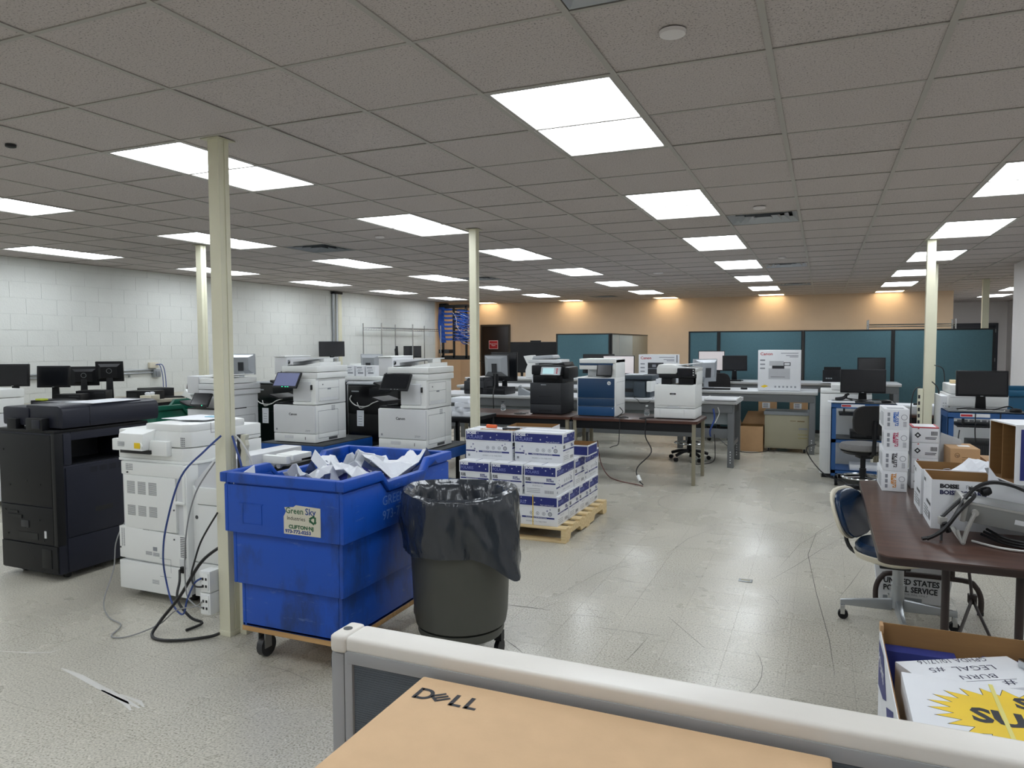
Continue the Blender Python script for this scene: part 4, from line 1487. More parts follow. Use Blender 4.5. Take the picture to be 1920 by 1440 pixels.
# papers and trays right of the dark-screen printer
t = thing('side_table_dark', 'dark table right of the dark-screen printer holding paper', 'table', (-3.95, 6.98, 0))
BX('top', BLACKP, t, 0, 0, .8, .52, .6, .84, .004)
for x in (.02, .46):
    for y in (.02, .54):
        BX('leg', BLKTRIM, t, x, y, 0, x+.04, y+.04, .8, .003)
for k in range(4):
    o = BX('paper_ream', PAPER, None, -.11, -.15, 0, .11, .15, .05, .004)
    o.location = (-3.66+(.02, -.02, .03, 0)[k], 7.22, .84+.0505*k)
    o.rotation_euler = (0, 0, (.1, -.2, .3, .05)[k])
    tag(o, ['bottom', 'second', 'third', 'top'][k]+' white ream in the pile right of the dark-screen printer', 'paper', 'loose reams')
# black waste bin beneath
t = thing('black_tray_unit', 'black output tray unit low beside the dark-screen printer', 'tray', (-3.33, 6.62, 0))
M().prism([(0, .62), (.05, .6), (.3, .74), (.3, .77), (.02, .69)], 0, .3, 'y').obj('tray', BLACKP, t, .004)
BX('stand', BLACKP, t, .03, .05, 0, .12, .25, .61, .005)
for k in range(5):
    pass

# ================================================================ bin with liner
CX, CY = -1.72, 3.34
t = thing('waste_bin', 'round grey waste bin on a dolly with a black liner', 'bin', (CX, CY, 0))
M().lathe([(.20, .17), (.235, .19), (.245, .25), (.268, .80), (.28, .82), (.28, .86), (.268, .865), (.262, .85), (.24, .26), (.0, .25)], 40, cap=False).obj('barrel', GREYD, t, smooth=True)
m = M().lathe([(.17, .13), (.215, .13), (.225, .15), (.225, .175), (.17, .175)], 32, cap=False)
dl = m.obj('dolly_ring', GREYD, t, smooth=True)
M().box(-.2, -.03, .13, .2, .03, .16).box(-.03, -.2, .13, .03, .2, .16).obj('dolly_cross', GREYD, dl)
for k in range(5):
    a = 2*PI*k/5+.3
    x, y = .2*math.cos(a), .2*math.sin(a)
    wv = M().cyl((x-.012, y, .045), (x+.012, y, .045), .045, 14).obj('caster_wheel', BLACKP, dl, smooth=True)
    M().box(x-.02, y-.02, .085, x+.02, y+.02, .135).obj('fork', BLACKP, wv)
# liner: inner sleeve, roll over the rim, outer skirt
n = 120
pk = [(.2, .42), (.222, .6), (.232, .75), (.25, .86), (.272, .885), (.292, .875), (.3, .845), (.302, .8), (.304, .74), (.306, .68), (.306, .63), (.303, .585)]
prof = []
for i in range(len(pk)-1):
    for q in range(3):
        f = q/3
        prof.append((pk[i][0]*(1-f)+pk[i+1][0]*f, pk[i][1]*(1-f)+pk[i+1][1]*f, (i+f)/11))
prof.append(pk[-1]+(1.,))
vs = []


def ridge(x, y, z):
    return 1-abs(noise.noise((x, y, z)))*2.4


for r, z, u in prof:
    for k in range(n):
        a = 2*PI*k/n
        ca, sa = math.cos(a), math.sin(a)
        f = min(1, max(0, u*11-5)/3.)
        g = min(1, max(0, 3.6-u*11)/2)
        rg = ridge(ca*3.2+sa*1.1+z*1.6, sa*3.2, z*5.+ca*.8)
        r2 = ridge(ca*8+3+z*3, sa*8, z*7)
        rr = r+f*(.014*rg+.006*r2)-g*(.022*rg+.008*r2)+.004*r2*(1-f-g)
        zz = z
        da = (a-(-.3)+PI) % (2*PI)-PI
        drop = math.exp(-(da/.3)**2)
        if f > 0:
            q = max(0, (u-.45)/.55)
            zz = z-q*(.13*drop+.03*noise.noise((ca*1.5, sa*1.5, 2.)))
            rr += q*(.075*drop-.012*(1-drop)*q)
        else:
            zz = z+.01*math.sin(a*2+1)*(1 if u > .2 else 0)
        vs.append((rr*ca, rr*sa, zz))
fs = []
for i in range(len(prof)-1):
    for k in range(n):
        fs.append((i*n+k, i*n+(k+1) % n, (i+1)*n+(k+1) % n, (i+1)*n+k))
fs.append(tuple(range(n)))
M().add(vs, fs).obj('liner', BAG, t, smooth=True, label='wrinkled black plastic liner folded over the rim')


# ================================================================ pallet of paper cartons
PX, PY = -2.90, 5.55
t = thing('wooden_pallet', 'pale wooden pallet under the paper cartons', 'pallet', (PX, PY, 0))
for k in range(7):
    y = .0+k*.187
    BX('deck_board', PALLET, t, 0, y, .105, 1.0, y+.1, .123, .002)
for k in (0, .57, 1.12):
    BX('bottom_board', PALLET, t, 0, k, 0, 1.0, k+.1, .016, .002)
for x in (0, .48, .96):
    P = [(0, .016), (.12, .016), (.14, .06), (.38, .06), (.42, .016), (.8, .016), (.84, .06), (1.08, .06), (1.1, .016), (1.222, .016), (1.222, .105), (0, .105)]
    M().prism(P, x, x+.04, 'x').obj('stringer', PALLET, t)

BW, BD, BHt = .448, .289, .252     # carton: long side, short side, height


def stars(m, pts, y=None, x=None, s=.006):
    for u, z, k in pts:
        s_ = s*k
        q = [(u, z-s_*1.6), (u+s_*.35, z-s_*.35), (u+s_*1.6, z), (u+s_*.35, z+s_*.35), (u, z+s_*1.6), (u-s_*.35, z+s_*.35), (u-s_*1.6, z), (u-s_*.35, z-s_*.35)]
        if x is None:
            m.add([(a, y, b) for a, b in q], [tuple(range(8))])
        else:
            m.add([(x, a, b) for a, b in q], [tuple(range(8))])


def ringf(m, u, z, r0, r1, y=None, x=None, n=14):
    for k in range(n):
        a0, a1 = 2*PI*k/n, 2*PI*(k+1)/n
        q = [(u+r*math.cos(a), z+r*math.sin(a)) for r, a in ((r1, a0), (r1, a1), (r0, a1), (r0, a0))]
        m.add([(a, y, b) if x is None else (x, a, b) for a, b in q], [(0, 1, 2, 3)])


OUTL = mat('outline_print', '8891cc', .55)


def paper_carton(open_=False):
    # origin at the centre of the base; long sides face +-y, short ends face +-x
    t = thing('paper_carton', '-', 'carton', (0, 0, 0), 0, 'paper cartons on the pallet')
    a, b = BW/2, BD/2
    zl = .152
    BX('box', WHITEC, t, -a+.004, -b+.004, 0, a-.004, b-.004, .2 if not open_ else BHt-.01, .0015)
    li = BX('lid', WHITEC, t, -a, -b, zl, a, b, BHt, .002)
    m = M()
    e = .0005
    for sy in (-1, 1):
        y = sy*(b+e)
        m.fq(-a+.008, zl+.012, a-.008, BHt-.014, y)
    for sx in (-1, 1):
        x = sx*(a+e)
        m.rq(-b+.008, zl+.012, b-.008, BHt-.014, x)
    m.obj('lid_band', NAVY, li, flip=False)
    # lettering on the lid: long sides and short ends
    wm = M()
    for sy in (-1, 1):
        stars(wm, [(sy*-.02, .19, 1), (sy*-.06+.02, .215, .8), (sy*.06, .2, .9), (sy*.1, .225, .7), (sy*.16, .205, .9), (sy*.19, .228, .6)], y=sy*(b+.001))
    for sx in (-1, 1):
        stars(wm, [(sx*.05, .21, .9), (sx*.09, .23, .7), (sx*.02, .232, .6), (sx*.11, .19, .8)], x=sx*(a+.001))
    wm.obj('print_marks', WINK, li, flip=False)
    for sy, rot in ((-1, FRONT), (1, (R90, 0, PI))):
        text('BOISE', .032, WINK, li, (sy*(a-.015), sy*(b+.001), .216), rot, off=.0016, sx=1.1)
        text('POLARIS', .042, OUTL, li, (sy*(a-.015), sy*(b+.001), .176), rot, sx=.95)
        text('Paper with Purpose®', .014, WINK, li, (sy*-.07, sy*(b+.001), .169), rot)
    for sx, rot in ((1, RIGHT), (-1, LEFTF)):
        text('BOISE', .028, WINK, li, (sx*(a+.001), sx*-(b-.014), .218), rot, off=.0014)
        text('POLARIS', .036, OUTL, li, (sx*(a+.001), sx*-(b-.014), .182), rot, sx=.9)
    # body print
    nv = M()
    gk = M()
    for sy in (-1, 1):
        y = sy*(b-.004+e)
        x0, x1 = (-a+.006, a-.006)
        s = -sy
        nv.fq(min(s*(-a+.006), s*-.13), .062, max(s*(-a+.006), s*-.13), .074, y)
        nv.fq(min(s*-.095, s*(a-.03)), .058, max(s*-.095, s*(a-.03)), .072, y)
        stars(nv, [(s*-.15, .125, 1.2), (s*-.17, .1, 1), (s*-.135, .085, 1.3), (s*-.15, .07, 1.2), (s*-.115, .06, 1.2), (s*.155, .138, .9), (s*.13, .125, 1.2)], y=y)
        for k, u in enumerate((-.01, .045, .1, .155)):
            ringf(gk, s*u, .1, .011 if k < 3 else .009, .015 if k < 3 else .019, y=y)
            ringf(gk, s*u, .1, 0.0, .006, y=y, n=6)
        gk.fq(min(s*-.2, s*-.18), .018, max(s*-.2, s*-.18), .038, y)
    for sx in (-1, 1):
        x = sx*(a-.004+e)
        nv.rq(-b+.01, .098, b-.012, .11, x)
        for k in range(9):
            y0 = sx*(.04+k*.009)
            gk.rq(min(y0, y0+sx*.005), .02, max(y0, y0+sx*.005), .045, x)
        for k in range(3):
            gk.rq(min(sx*-.12, sx*.0), .024+.014*k, max(sx*-.12, sx*.0), .028+.014*k, x)
    nv.obj('navy_print', NAVY, t, flip=False)
    gk.obj('fine_print', GINK, t, flip=False)
    for sy, rot in ((-1, FRONT), (1, (R90, 0, PI))):
        y = sy*(b-.004+.001)
        text('PREMIUM MULTIPURPOSE PAPER', .013, WINK, t, (sy*.06, y-sy*0+sy*.0005, .0605), rot)
        text('20LB/8.5 x 11in 96Br/94W', .017, GINK, t, (sy*.06, y, .026), rot)
    for sx, rot in ((1, RIGHT), (-1, LEFTF)):
        x = sx*(a-.004+.001)
        text('BOISE\nPAPER', .017, INK, t, (x, sx*-(b-.014), .134), rot, off=.0008)
        text('BOISE\nPOLARIS', .017, NAVY, t, (x, sx*.055, .134), rot, off=.0008)
        text('20LB 8.5x11in', .016, GINK, t, (x, sx*-.07, .076), rot)
        text('PREMIUM MULTIPURPOSE', .01, WINK, t, (x+sx*.0005, sx*-.08, .1), rot)
    # print across the lid top
    m = M().box(-a+.02, -.012, BHt, a-.02, -.006, BHt+.0006)
    m.obj('top_line', NAVY, li)
    return t


proto = paper_carton()
zz = .123
x0 = PX+.02
spots = []
ROWN = ['front', 'second', 'third', 'back']
for r in range(4):
    for c in range(2):
        spots.append((x0+BW/2+c*(BW+.006), PY+.03+BD/2+r*(BD+.004), zz, 0, 'bottom layer carton, %s row, %s side' % (ROWN[r], ('left', 'right')[c])))
z1 = zz+BHt
for c in range(3):
    spots.append((x0+.005+BD/2+c*(BD+.012), PY+.02+BW/2, z1, R90, 'middle layer carton, front row, %s of three' % ('left', 'middle', 'right')[c]))
for c in range(2):
    spots.append((x0+.0+BW/2+c*(BW+.008), PY+.02+BW+.01+BD/2, z1, 0, 'middle layer carton, second row, %s side' % ('left', 'right')[c]))
for c in range(3):
    spots.append((x0+.005+BD/2+c*(BD+.012), PY+.02+BW+BD+.03+BW/2, z1, R90, 'middle layer carton, back row, %s of three' % ('left', 'middle', 'right')[c]))
z2 = z1+BHt
spots.append((x0+.215, PY+.165+BD/2, z2, 0, 'top layer carton, left side with a clipboard on it'))
spots.append((x0+.675, PY+.185+BD/2, z2, -.01, 'top layer carton, right side, nothing on it'))
for k, (x, y, z, rz, lab) in enumerate(spots):
    lab = 'white and navy paper carton, '+lab.replace(' carton,', ',')
    rz += random.uniform(-.012, .012)
    if k == 0:
        proto.location = (x, y, z)
        proto.rotation_euler = (0, 0, rz)
        proto['label'] = lab
    else:
        copy_tree(proto, lab, (x, y, z), rz)
m = M().box(0, 0, 0, .006, .0015, .25)
o = m.obj('packing_strap', YEL, loc=(-2.2, PY+.0275, zz+.002))
tag(o, 'yellow packing strap down a bottom-layer carton front', 'strap')


def open_box(name, label, loc, rz, w_, d, h_, out=WHITEC, inn=KRAFTD, cat='carton', band=None, th=.005, group=None):
    t = thing(name, label, cat, loc, rz, group)
    m = M().box(-w_/2, -d/2, 0, w_/2, d/2, th)
    m.box(-w_/2, -d/2, th, w_/2, -d/2+th/2, h_).box(-w_/2, d/2-th/2, th, w_/2, d/2, h_).box(-w_/2, -d/2+th/2, th, -w_/2+th/2, d/2-th/2, h_).box(w_/2-th/2, -d/2+th/2, th, w_/2, d/2-th/2, h_)
    m.obj('outer_walls', out, t)
    q = th/2
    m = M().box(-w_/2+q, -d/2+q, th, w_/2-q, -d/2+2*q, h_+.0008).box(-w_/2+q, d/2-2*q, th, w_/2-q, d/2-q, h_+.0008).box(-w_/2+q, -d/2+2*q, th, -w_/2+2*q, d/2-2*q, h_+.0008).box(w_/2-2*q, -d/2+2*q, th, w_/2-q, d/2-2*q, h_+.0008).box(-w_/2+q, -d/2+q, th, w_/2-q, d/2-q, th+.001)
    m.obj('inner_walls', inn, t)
    if band:
        m = M()
        z0, z1 = band
        m.fq(-w_/2+.006, z0, w_/2-.006, z1, -d/2-.0006).fq(-w_/2+.006, z0, w_/2-.006, z1, d/2+.0006).rq(-d/2+.006, z0, d/2-.006, z1, w_/2+.0006).rq(-d/2+.006, z0, d/2-.006, z1, -w_/2-.0006)
        m.obj('navy_band', NAVY, t, flip=False)
    return t


open_box('open_carton', 'open empty carton lid on the pallet behind the top right carton', (x0+.78, PY+.75, z2), 0, .4, .28, .1, band=(.012, .088))
open_box('open_carton', 'open empty carton behind the carton with the clipboard', (x0+.46, PY+.62, z2), .1, .42, .29, .26)
ZT = z2+BHt
t = thing('clipboard', 'paper-covered clipboard on the top left carton', 'clipboard', (x0+.27, PY+.3, ZT+.001))
M().box(-.15, -.1, 0, .17, .1, .004).obj('board', KRAFT, t)
M().box(-.13, -.09, .004, .12, .09, .006).obj('sheet', PAPER, t)
t = thing('screwdriver', 'orange-handled screwdriver on the clipboard', 'screwdriver', (x0+.2, PY+.27, ZT+.024), -.15)
M().cyl((-.05, 0, 0), (.05, 0, 0), .016, 8).obj('handle', mat('orange_plastic', 'e2622a', .35), t, smooth=True)
M().cyl((.05, 0, 0), (.17, 0, -.005), .004, 8).obj('shaft', CHROME, t, smooth=True)
t = thing('pliers', 'dark pliers on the carton beside the screwdriver', 'pliers', (x0+.4, PY+.25, ZT+.012), .5)
M().tube([(-.08, -.02, 0), (-.02, -.012, 0), (.03, .01, 0), (.07, .005, 0)], .008, 6, 4).obj('jaw', DARKP, t, smooth=True)
M().tube([(-.08, .02, 0.001), (-.02, .012, .001), (.03, -.01, .001), (.07, -.005, .001)], .008, 6, 4).obj('jaw', DARKP, t, smooth=True)

# ================================================================ brown tables with printers
def brown_table(label, loc, w_, d=.76, h_=.74, legmat=mat('tan_leg', '8a8470', .45), skirt=True):
    t = thing('folding_table', label, 'table', loc, 0, 'brown laminate tables')
    m = M().prism([(.03, 0), (w_-.03, 0), (w_, .03), (w_, d-.03), (w_-.03, d), (.03, d), (0, d-.03), (0, .03)], h_-.03, h_, 'z')
    m.obj('tabletop', WALNUT, t, .002)
    m = M().prism([(.03, -.002), (w_-.03, -.002), (w_+.002, .03), (w_+.002, d-.03), (w_-.03, d+.002), (.03, d+.002), (-.002, d-.03), (-.002, .03)], h_-.032, h_-.006, 'z')
    m.obj('edge_band', mat('red_brown_edge', '4a2a1e', .4), t)
    if skirt:
        BX('front_skirt', BLACKP, t, .05, .03, h_-.13, w_-.05, .05, h_-.032, .002)
        BX('rear_skirt', BLACKP, t, .05, d-.05, h_-.13, w_-.05, d-.03, h_-.032, .002)
    for x in (.02, w_-.06):
        for y in (.02, d-.06):
            BX('leg', legmat, t, x, y, 0, x+.04, y+.04, h_-.032, .003)
    return t


brown_table('brown table under the black printer', (-4.62, 8.38, 0), 1.8)
brown_table('brown table under the blue-fronted printer and the white one', (-2.8, 8.38, 0), 1.5)

# black multifunction printer
t = thing('desktop_printer', 'black multifunction printer with a lit control panel', 'printer', (-3.42, 8.6, .74))
BX('body', DARKP, t, 0, 0, .01, .42, .5, .40, .01)
BX('front_door', DARKP, t, .003, -.01, .13, .417, .004, .395, .008)
BX('cassette_drawer', DARKP, t, .003, -.008, .015, .417, .004, .125, .006)
M().box(.12, -.01, .04, .3, -.002, .06).box(.12, -.012, .225, .3, -.004, .235).obj('drawer_grip', BLKTRIM, t)
M().box(.15, -.0125, .37, .22, -.0095, .38).obj('maker_badge', SILVER, t)
BX('upper_body', BLACKP, t, .02, .04, .40, .42, .5, .5, .01)
BX('scanner_unit', BLACKP, t, .01, .02, .50, .43, .5, .62, .015)
M().prism([(.03, .62), (.26, .63), (.42, .66), (.44, .62)], .08, .45, 'y').obj('feeder_tray', BLACKP, t, .006)
BX('side_feeder', BLACKP, t, .36, .06, .45, .5, .46, .6, .03)
p = M().box(.16, -.06, .50, .42, -.03, .6)
p.v = [(x, y-(z-.5)*-.4, z) for x, y, z in p.v]
pn = p.obj('control_panel', SILVER, t, .006)
q = M().fq(.185, .515, .335, .588, -.0605)
q.v = [(x, y-(z-.5)*-.4, z) for x, y, z in q.v]
q.obj('screen', LCDG, pn, flip=False)
q = M()
for k in range(3):
    q.fq(.365, .52+k*.024, .385, .535+k*.024, -.0605)
q.v = [(x, y-(z-.5)*-.4, z) for x, y, z in q.v]
q.obj('keys', RED, pn, flip=False)
M().box(.2, -.04, .45, .38, .06, .51).obj('panel_mount', BLACKP, t, .004)
M().box(.02, .03, 0, .4, .47, .01).obj('feet', BLKTRIM, t)

# blue and white printer
t = thing('desktop_printer', 'white printer with a dark blue front panel', 'printer', (-2.79, 8.58, .74))
BX('body', WHITEP, t, 0, .004, .005, .49, .46, .48, .012)
BX('upper_panel', HPBLUE, t, .015, -.008, .225, .475, .01, .465, .006)
BX('middle_panel', HPBLUE, t, .015, -.008, .125, .475, .01, .221, .004)
BX('cassette_drawer', HPBLUE2, t, .015, -.008, .01, .475, .01, .121, .004)
m = M().cyl((.41, -.0095, .41), (.41, -.0085, .41), .023, 24)
lg = m.obj('logo_disc', WHITEP, t)
text('hp', .034, HPBLUE, lg, (.411, -.0099, .4), al='CENTER', shear=.25)
M().cyl((.455, -.0095, .105), (.455, -.008, .105), .006, 10).obj('status_dot', WHITEP, t)
BX('output_back', WHITEG, t, .09, .16, .48, .46, .45, .58, .006)
BX('column', WHITEP, t, .43, .02, .47, .49, .46, .7, .01)
BX('scanner', WHITEP, t, .03, .0, .575, .47, .46, .64, .008)
BX('scanner_stripe', HPBLUE, t, .035, -.003, .625, .455, .4, .65, .003)
BX('feeder', WHITEP, t, .03, .0, .65, .49, .46, .705, .01)
p = M().box(.255, -.035, .495, .45, -.015, .645)
p.v = [(x+(z-.5)*.02, y+(z-.5)*.25, z) for x, y, z in p.v]
pn = p.obj('touch_panel', BLACKP, t, .006)
q = M().fq(.268, .51, .438, .632, -.0356)
q.v = [(x+(z-.5)*.02, y+(z-.5)*.25, z) for x, y, z in q.v]
q.obj('screen', SCREEN, pn, flip=False)
M().box(.3, -.015, .5, .42, .17, .53).obj('panel_arm', BLACKP, t)
seams(t, 'panel_lines', GINK, [(.05, .42, .42, .42), (.05, .14, .42, .14), (.05, .42, .05, .14)], x=.4912, w_=.003)

# white printer with black scanner
t = thing('desktop_printer', 'white printer with a black scanner at the table end', 'printer', (-1.83, 8.58, .74))
BX('body', WHITEP, t, 0, .004, .13, .48, .5, .405, .012)
m = M().prism([(0, .125), (0, .01), (.48, .01), (.48, .125)], .0, .48, 'y')
m.obj('cassette_unit', WHITEP, t, .006)
BX('drawer_left', WHITEP, t, .004, -.006, .015, .07, .004, .12, .003)
BX('cassette_drawer', WHITEP, t, .074, -.006, .015, .35, .004, .12, .003)
BX('drawer_right', WHITEP, t, .354, -.006, .015, .476, .004, .12, .003)
M().prism([(.11, .13), (.17, .155), (.3, .155), (.3, .13)], -.002, .006, 'y').obj('grip_recess', WHITEG, t)
BX('front_cover', WHITEP, t, .003, -.006, .16, .477, .008, .4, .008)
bd = M().prism([(.19, .288), (.25, .288), (.256, .294), (.256, .302), (.25, .308), (.19, .308), (.184, .302), (.184, .294)], -.0085, -.006, 'y').obj('badge', BLKTRIM, t)
text('xerox', .012, WINK, bd, (.22, -.0089, .294), al='CENTER', sx=1.2)
BX('pillar', BLACKP, t, .07, .06, .405, .18, .42, .5, .006)
BX('pillar', BLACKP, t, .27, .06, .405, .48, .45, .5, .006)
BX('scanner_base', BLACKP, t, .05, .03, .48, .48, .48, .53, .008)
BX('control_panel', BLACKP, t, .27, -.02, .49, .47, .03, .6, .008)
M().fq(.285, .505, .44, .59, -.0208).obj('screen', GLOSSB, t, flip=False)
m = M()
for k in range(3):
    m.fq(.45, .515+k*.028, .462, .527+k*.028, -.0208)
m.obj('keys', WHITEG, t, flip=False)
m = M().prism([(.02, .53), (.25, .53), (.28, .57), (.48, .56), (.5, .6), (.3, .62), (.2, .64), (.04, .64), (.02, .6)], .03, .46, 'y')
m.obj('document_feeder', WHITEP, t, .012)
M().prism([(.24, .62), (.5, .65), (.5, .66), (.24, .635)], .06, .42, 'y').obj('feeder_tray', WHITEG, t, .003)
BX('side_cover', WHITEP, t, .44, .06, .40, .484, .5, .56, .008)
M().box(.03, .03, 0, .45, .45, .01).obj('feet', BLKTRIM, t)

# cables on and below the brown tables
cable('printer_cable', [(-2.28, 8.7, .85), (-2.22, 8.62, .8), (-2.26, 8.5, .75), (-2.2, 8.45, .748), (-2.12, 8.5, .748), (-2.2, 8.58, .748), (-2.3, 8.5, .748)], .005, CABLEK, 'black cable coiled beside the blue-fronted printer')
cable('printer_cable', [(-2.2, 8.46, .752), (-2.19, 8.36, .745), (-2.19, 8.345, .6), (-2.2, 8.34, .45), (-2.26, 8.33, .42), (-2.3, 8.33, .4)], .005, CABLEK, 'black plug lead hanging below the blue-fronted printer')
cable('printer_cable', [(-1.84, 8.62, .75), (-1.95, 8.55, .748), (-1.98, 8.48, .748), (-1.92, 8.44, .748), (-1.88, 8.36, .745), (-1.88, 8.345, .55), (-1.8, 8.3, .38), (-1.95, 8.25, .2), (-1.93, 8.2, .08), (-1.86, 8.15, .02)], .007, CABLEK, 'thick black power lead hanging from the table to the floor')
o = M().cyl((-1.935, 8.22, .11), (-1.9, 8.185, .055), .02, 10).obj('cable_tag', WHITEP, smooth=True)
tag(o, 'white tag wrapped round the hanging black power lead', 'tag')
cable('floor_cable', [(-2.62, 8.9, .4), (-2.55, 8.8, .15), (-2.4, 8.6, .02), (-2.2, 8.35, .01), (-1.95, 8.2, .01), (-1.86, 8.13, .01)], .006, mat('red_cable', '6b3a34', .5), 'dull red cable drooping to the floor under the table')
cable('printer_cable', [(-3.45, 8.62, .75), (-3.55, 8.55, .748), (-3.6, 8.5, .748), (-3.5, 8.46, .748), (-3.45, 8.52, .748), (-3.55, 8.6, .75)], .005, CABLEK, 'black cable loop left of the black printer')
# small stool under the table

# ================================================================ grey workbenches
def bench(label, x0, x1, y0, d, h_, panel=True, shelf=False, nleg=3):
    t = thing('workbench', label, 'workbench', (x0, y0, 0), 0, 'grey steel workbenches')
    w_ = x1-x0
    m = M().prism([(0, 0), (.006, -.025), (.02, -.04), (.05, -.045), (.05, -.045), (d, -.045), (d, 0), (.02, .005)], 0, w_, 'x')
    m.v = [(x, y, z+h_-.005) for x, y, z in m.v]
    m.obj('worktop', BENCHT, t)
    BX('front_rail', STEEL, t, .05, .05, h_-.16, w_-.05, .09, h_-.052, .003)
    if panel:
        BX('back_panel', BENCHP, t, .04, .12, h_-.32, w_-.1, .14, h_-.06, .003)
        BX('lower_beam', STEEL, t, .04, .1, h_-.5, w_-.04, .15, h_-.38, .003)
    for k in range(nleg):
        x = .04+(w_-.15)*k/(nleg-1)
        for y in (.06, d-.12):
            lg = BX('leg', STEEL, t, x, y, 0, x+.08, y+.07, h_-.05, .003)
            if k == nleg-1 or k == 1:
                m = M()
                for q in range(5):
                    m.fq(x+.032, .06+q*.035, x+.046, .075+q*.035, y-.001)
                m.obj('hole_row', WHITEG, lg, flip=False)
        BX('side_brace', BLKTRIM, t, x+.02, .13, h_-.18, x+.06, d-.12, h_-.06, .002)
        BX('foot_rail', STEEL, t, x+.02, .13, .26, x+.06, d-.12, .32, .002)
    return t


bench('near grey workbench behind the brown tables', -5.6, -1.02, 9.75, .95, .88)
bench('middle grey workbench carrying the white boxed printers', -5.9, -.06, 11.35, .9, .92, False, nleg=4)
bench('far grey workbench in front of the teal partitions', -6.6, 1.16, 13.05, .9, .97, False, nleg=4)
t = thing('slide_out_tray', 'light pull-out shelf on the near workbench right end', 'shelf', (-1.42, 9.72, .885))
BX('tray', BENCHT, t, 0, 0, 0, .42, .5, .02, .004)
M().box(.0, .02, .02, .02, .48, .03).box(.4, .02, .02, .42, .48, .03).obj('edge_strip', WHITEP, t)
# things on the near bench
monitor('grey-backed square monitor facing away beside the middle post', (-4.52, 10.02, .98), 3.05, .41, .33, .16, BLACKP, back='bulge', group='grey-backed monitors')
monitor('black monitor standing right behind the grey-backed monitor', (-4.62, 10.5, .88), .1, .44, .45, .17, BLACKP)
desktop_pc('flat black computer under the grey-backed monitor', (-4.55, 9.85, .88), .0, .46, .4, .1)
t = thing('desk_phone', 'grey desk telephone beside the flat black computer', 'telephone', (-4.12, 9.9, .88), .3)
M().prism([(0, 0), (.2, 0), (.2, .03), (.05, .1), (0, .1)], -.1, .1, 'y').obj('body', GREYP, t, .006)
M().tube([(.02, -.08, .12), (.03, 0, .13), (.02, .08, .12)], .02, 8, 3).obj('handset', GREYP, t, smooth=True)
cable('monitor_cable', [(-4.5, 9.98, 1.3), (-4.5, 9.9, 1.15), (-4.46, 9.8, 1.03), (-4.44, 9.7, .9), (-4.43, 9.69, .7), (-4.43, 9.69, .45)], .008, CABLEK, 'black cable bundle falling behind the grey-backed monitor')
t = thing('desktop_printer', 'black small printer just right of the dark-screen printer', 'printer', (-5.0, 9.85, .88))
BX('body', DARKP, t, 0, 0, 0, .34, .4, .2, .02)
M().prism([(.02, .2), (.32, .2), (.3, .25), (.06, .24)], .03, .38, 'y').obj('lid', DARKP, t, .01)
M().box(.03, -.003, .05, .31, .0, .08).obj('output_slot', BLKTRIM, t)
t = thing('desktop_printer', 'dark blue-grey printer behind the blue-fronted printer', 'printer', (-2.62, 10.0, .88))
BX('body', mat('slate_plastic', '39444d', .45), t, 0, .05, 0, .42, .45, .24, .015)
BX('lid', mat('slate_plastic', '39444d', .45), t, 0, .0, .245, .46, .45, .31, .02)
BX('front_block', mat('slate_plastic', '39444d', .45), t, .2, -.02, .0, .36, .06, .22, .015)
BX('side_cover', WHITEP, t, .38, -.02, .08, .45, .3, .23, .015)
M().box(.05, .045, .07, .18, .051, .12).obj('control_strip', BLKTRIM, t)
M().box(.05, .1, .31, .3, .4, .318).obj('paper_in_tray', PAPER, t)
cable('printer_cable', [(-2.4, 10.0, .9), (-2.38, 9.85, .885), (-2.3, 9.72, .87), (-2.25, 9.71, .82), (-2.15, 9.72, .84), (-2.12, 9.85, .885)], .004, CABLEK, 'thin cable looped over the near bench edge')
for k, (x, lab) in enumerate(((-3.95, 'small clear sprayer standing under the near bench panel'), (-2.0, 'small clear nozzle bottle under the near bench by the white printer'))):
    t = thing('spray_bottle', lab, 'bottle', (x, 8.95, .74))
    M().lathe([(.03, 0), (.035, .02), (.03, .07), (.012, .09), (.012, .11)], 14).obj('body', CLEAR, t, smooth=True)
    M().box(-.01, -.035, .108, .012, .02, .125).obj('trigger', DARKP if k == 0 else WHITEP, t, .003)
# stool below table
office_stool = office_chair('black drafting stool with chrome foot ring under the table', (-1.7, 10.3, 0), 2.6, .5, .8, ring=True)
# network gear hanging at the bench end
cable('network_cable', [(-1.3, 9.7, .78), (-1.28, 9.68, .65), (-1.33, 9.66, .5), (-1.33, 9.7, .42)], .012, CABLEB, 'blue cable bundle at the near bench end')
cable('network_cable', [(-1.24, 9.7, .8), (-1.22, 9.68, .72), (-1.27, 9.66, .6)], .006, CABLEW, 'white cable bunch at the near bench end')
cable('floor_cable', [(-1.28, 9.68, .45), (-1.27, 9.7, .25), (-1.3, 9.75, .08), (-1.5, 9.7, .04), (-1.62, 9.9, .03)], .006, CABLEK, 'black cable hanging from the bench end to the stool')
cable('floor_cable', [(-1.5, 10.6, .5), (-1.3, 10.4, .3), (-1.1, 10.2, .2), (-.9, 10.6, .1), (-.6, 11.2, .08)], .006, CABLEK, 'black cable slung across below the near bench')


# ================================================================ far partitions
def tpanel(t, x0, x1, z1, fab=TEALF, z0=.06, nm='fabric_panel'):
    BX(nm, fab, t, x0+.02, -.02, z0, x1-.02, .02, z1-.02, .004)
    M().box(x0, -.024, z1-.022, x1, .024, z1).box(x0, -.026, 0, x0+.03, .024, z1-.022).box(x1-.03, -.026, 0, x1, .024, z1-.022).box(x0+.02, -.024, 0, x1-.02, .024, z0).obj('trim_frame', BLKTRIM, t)


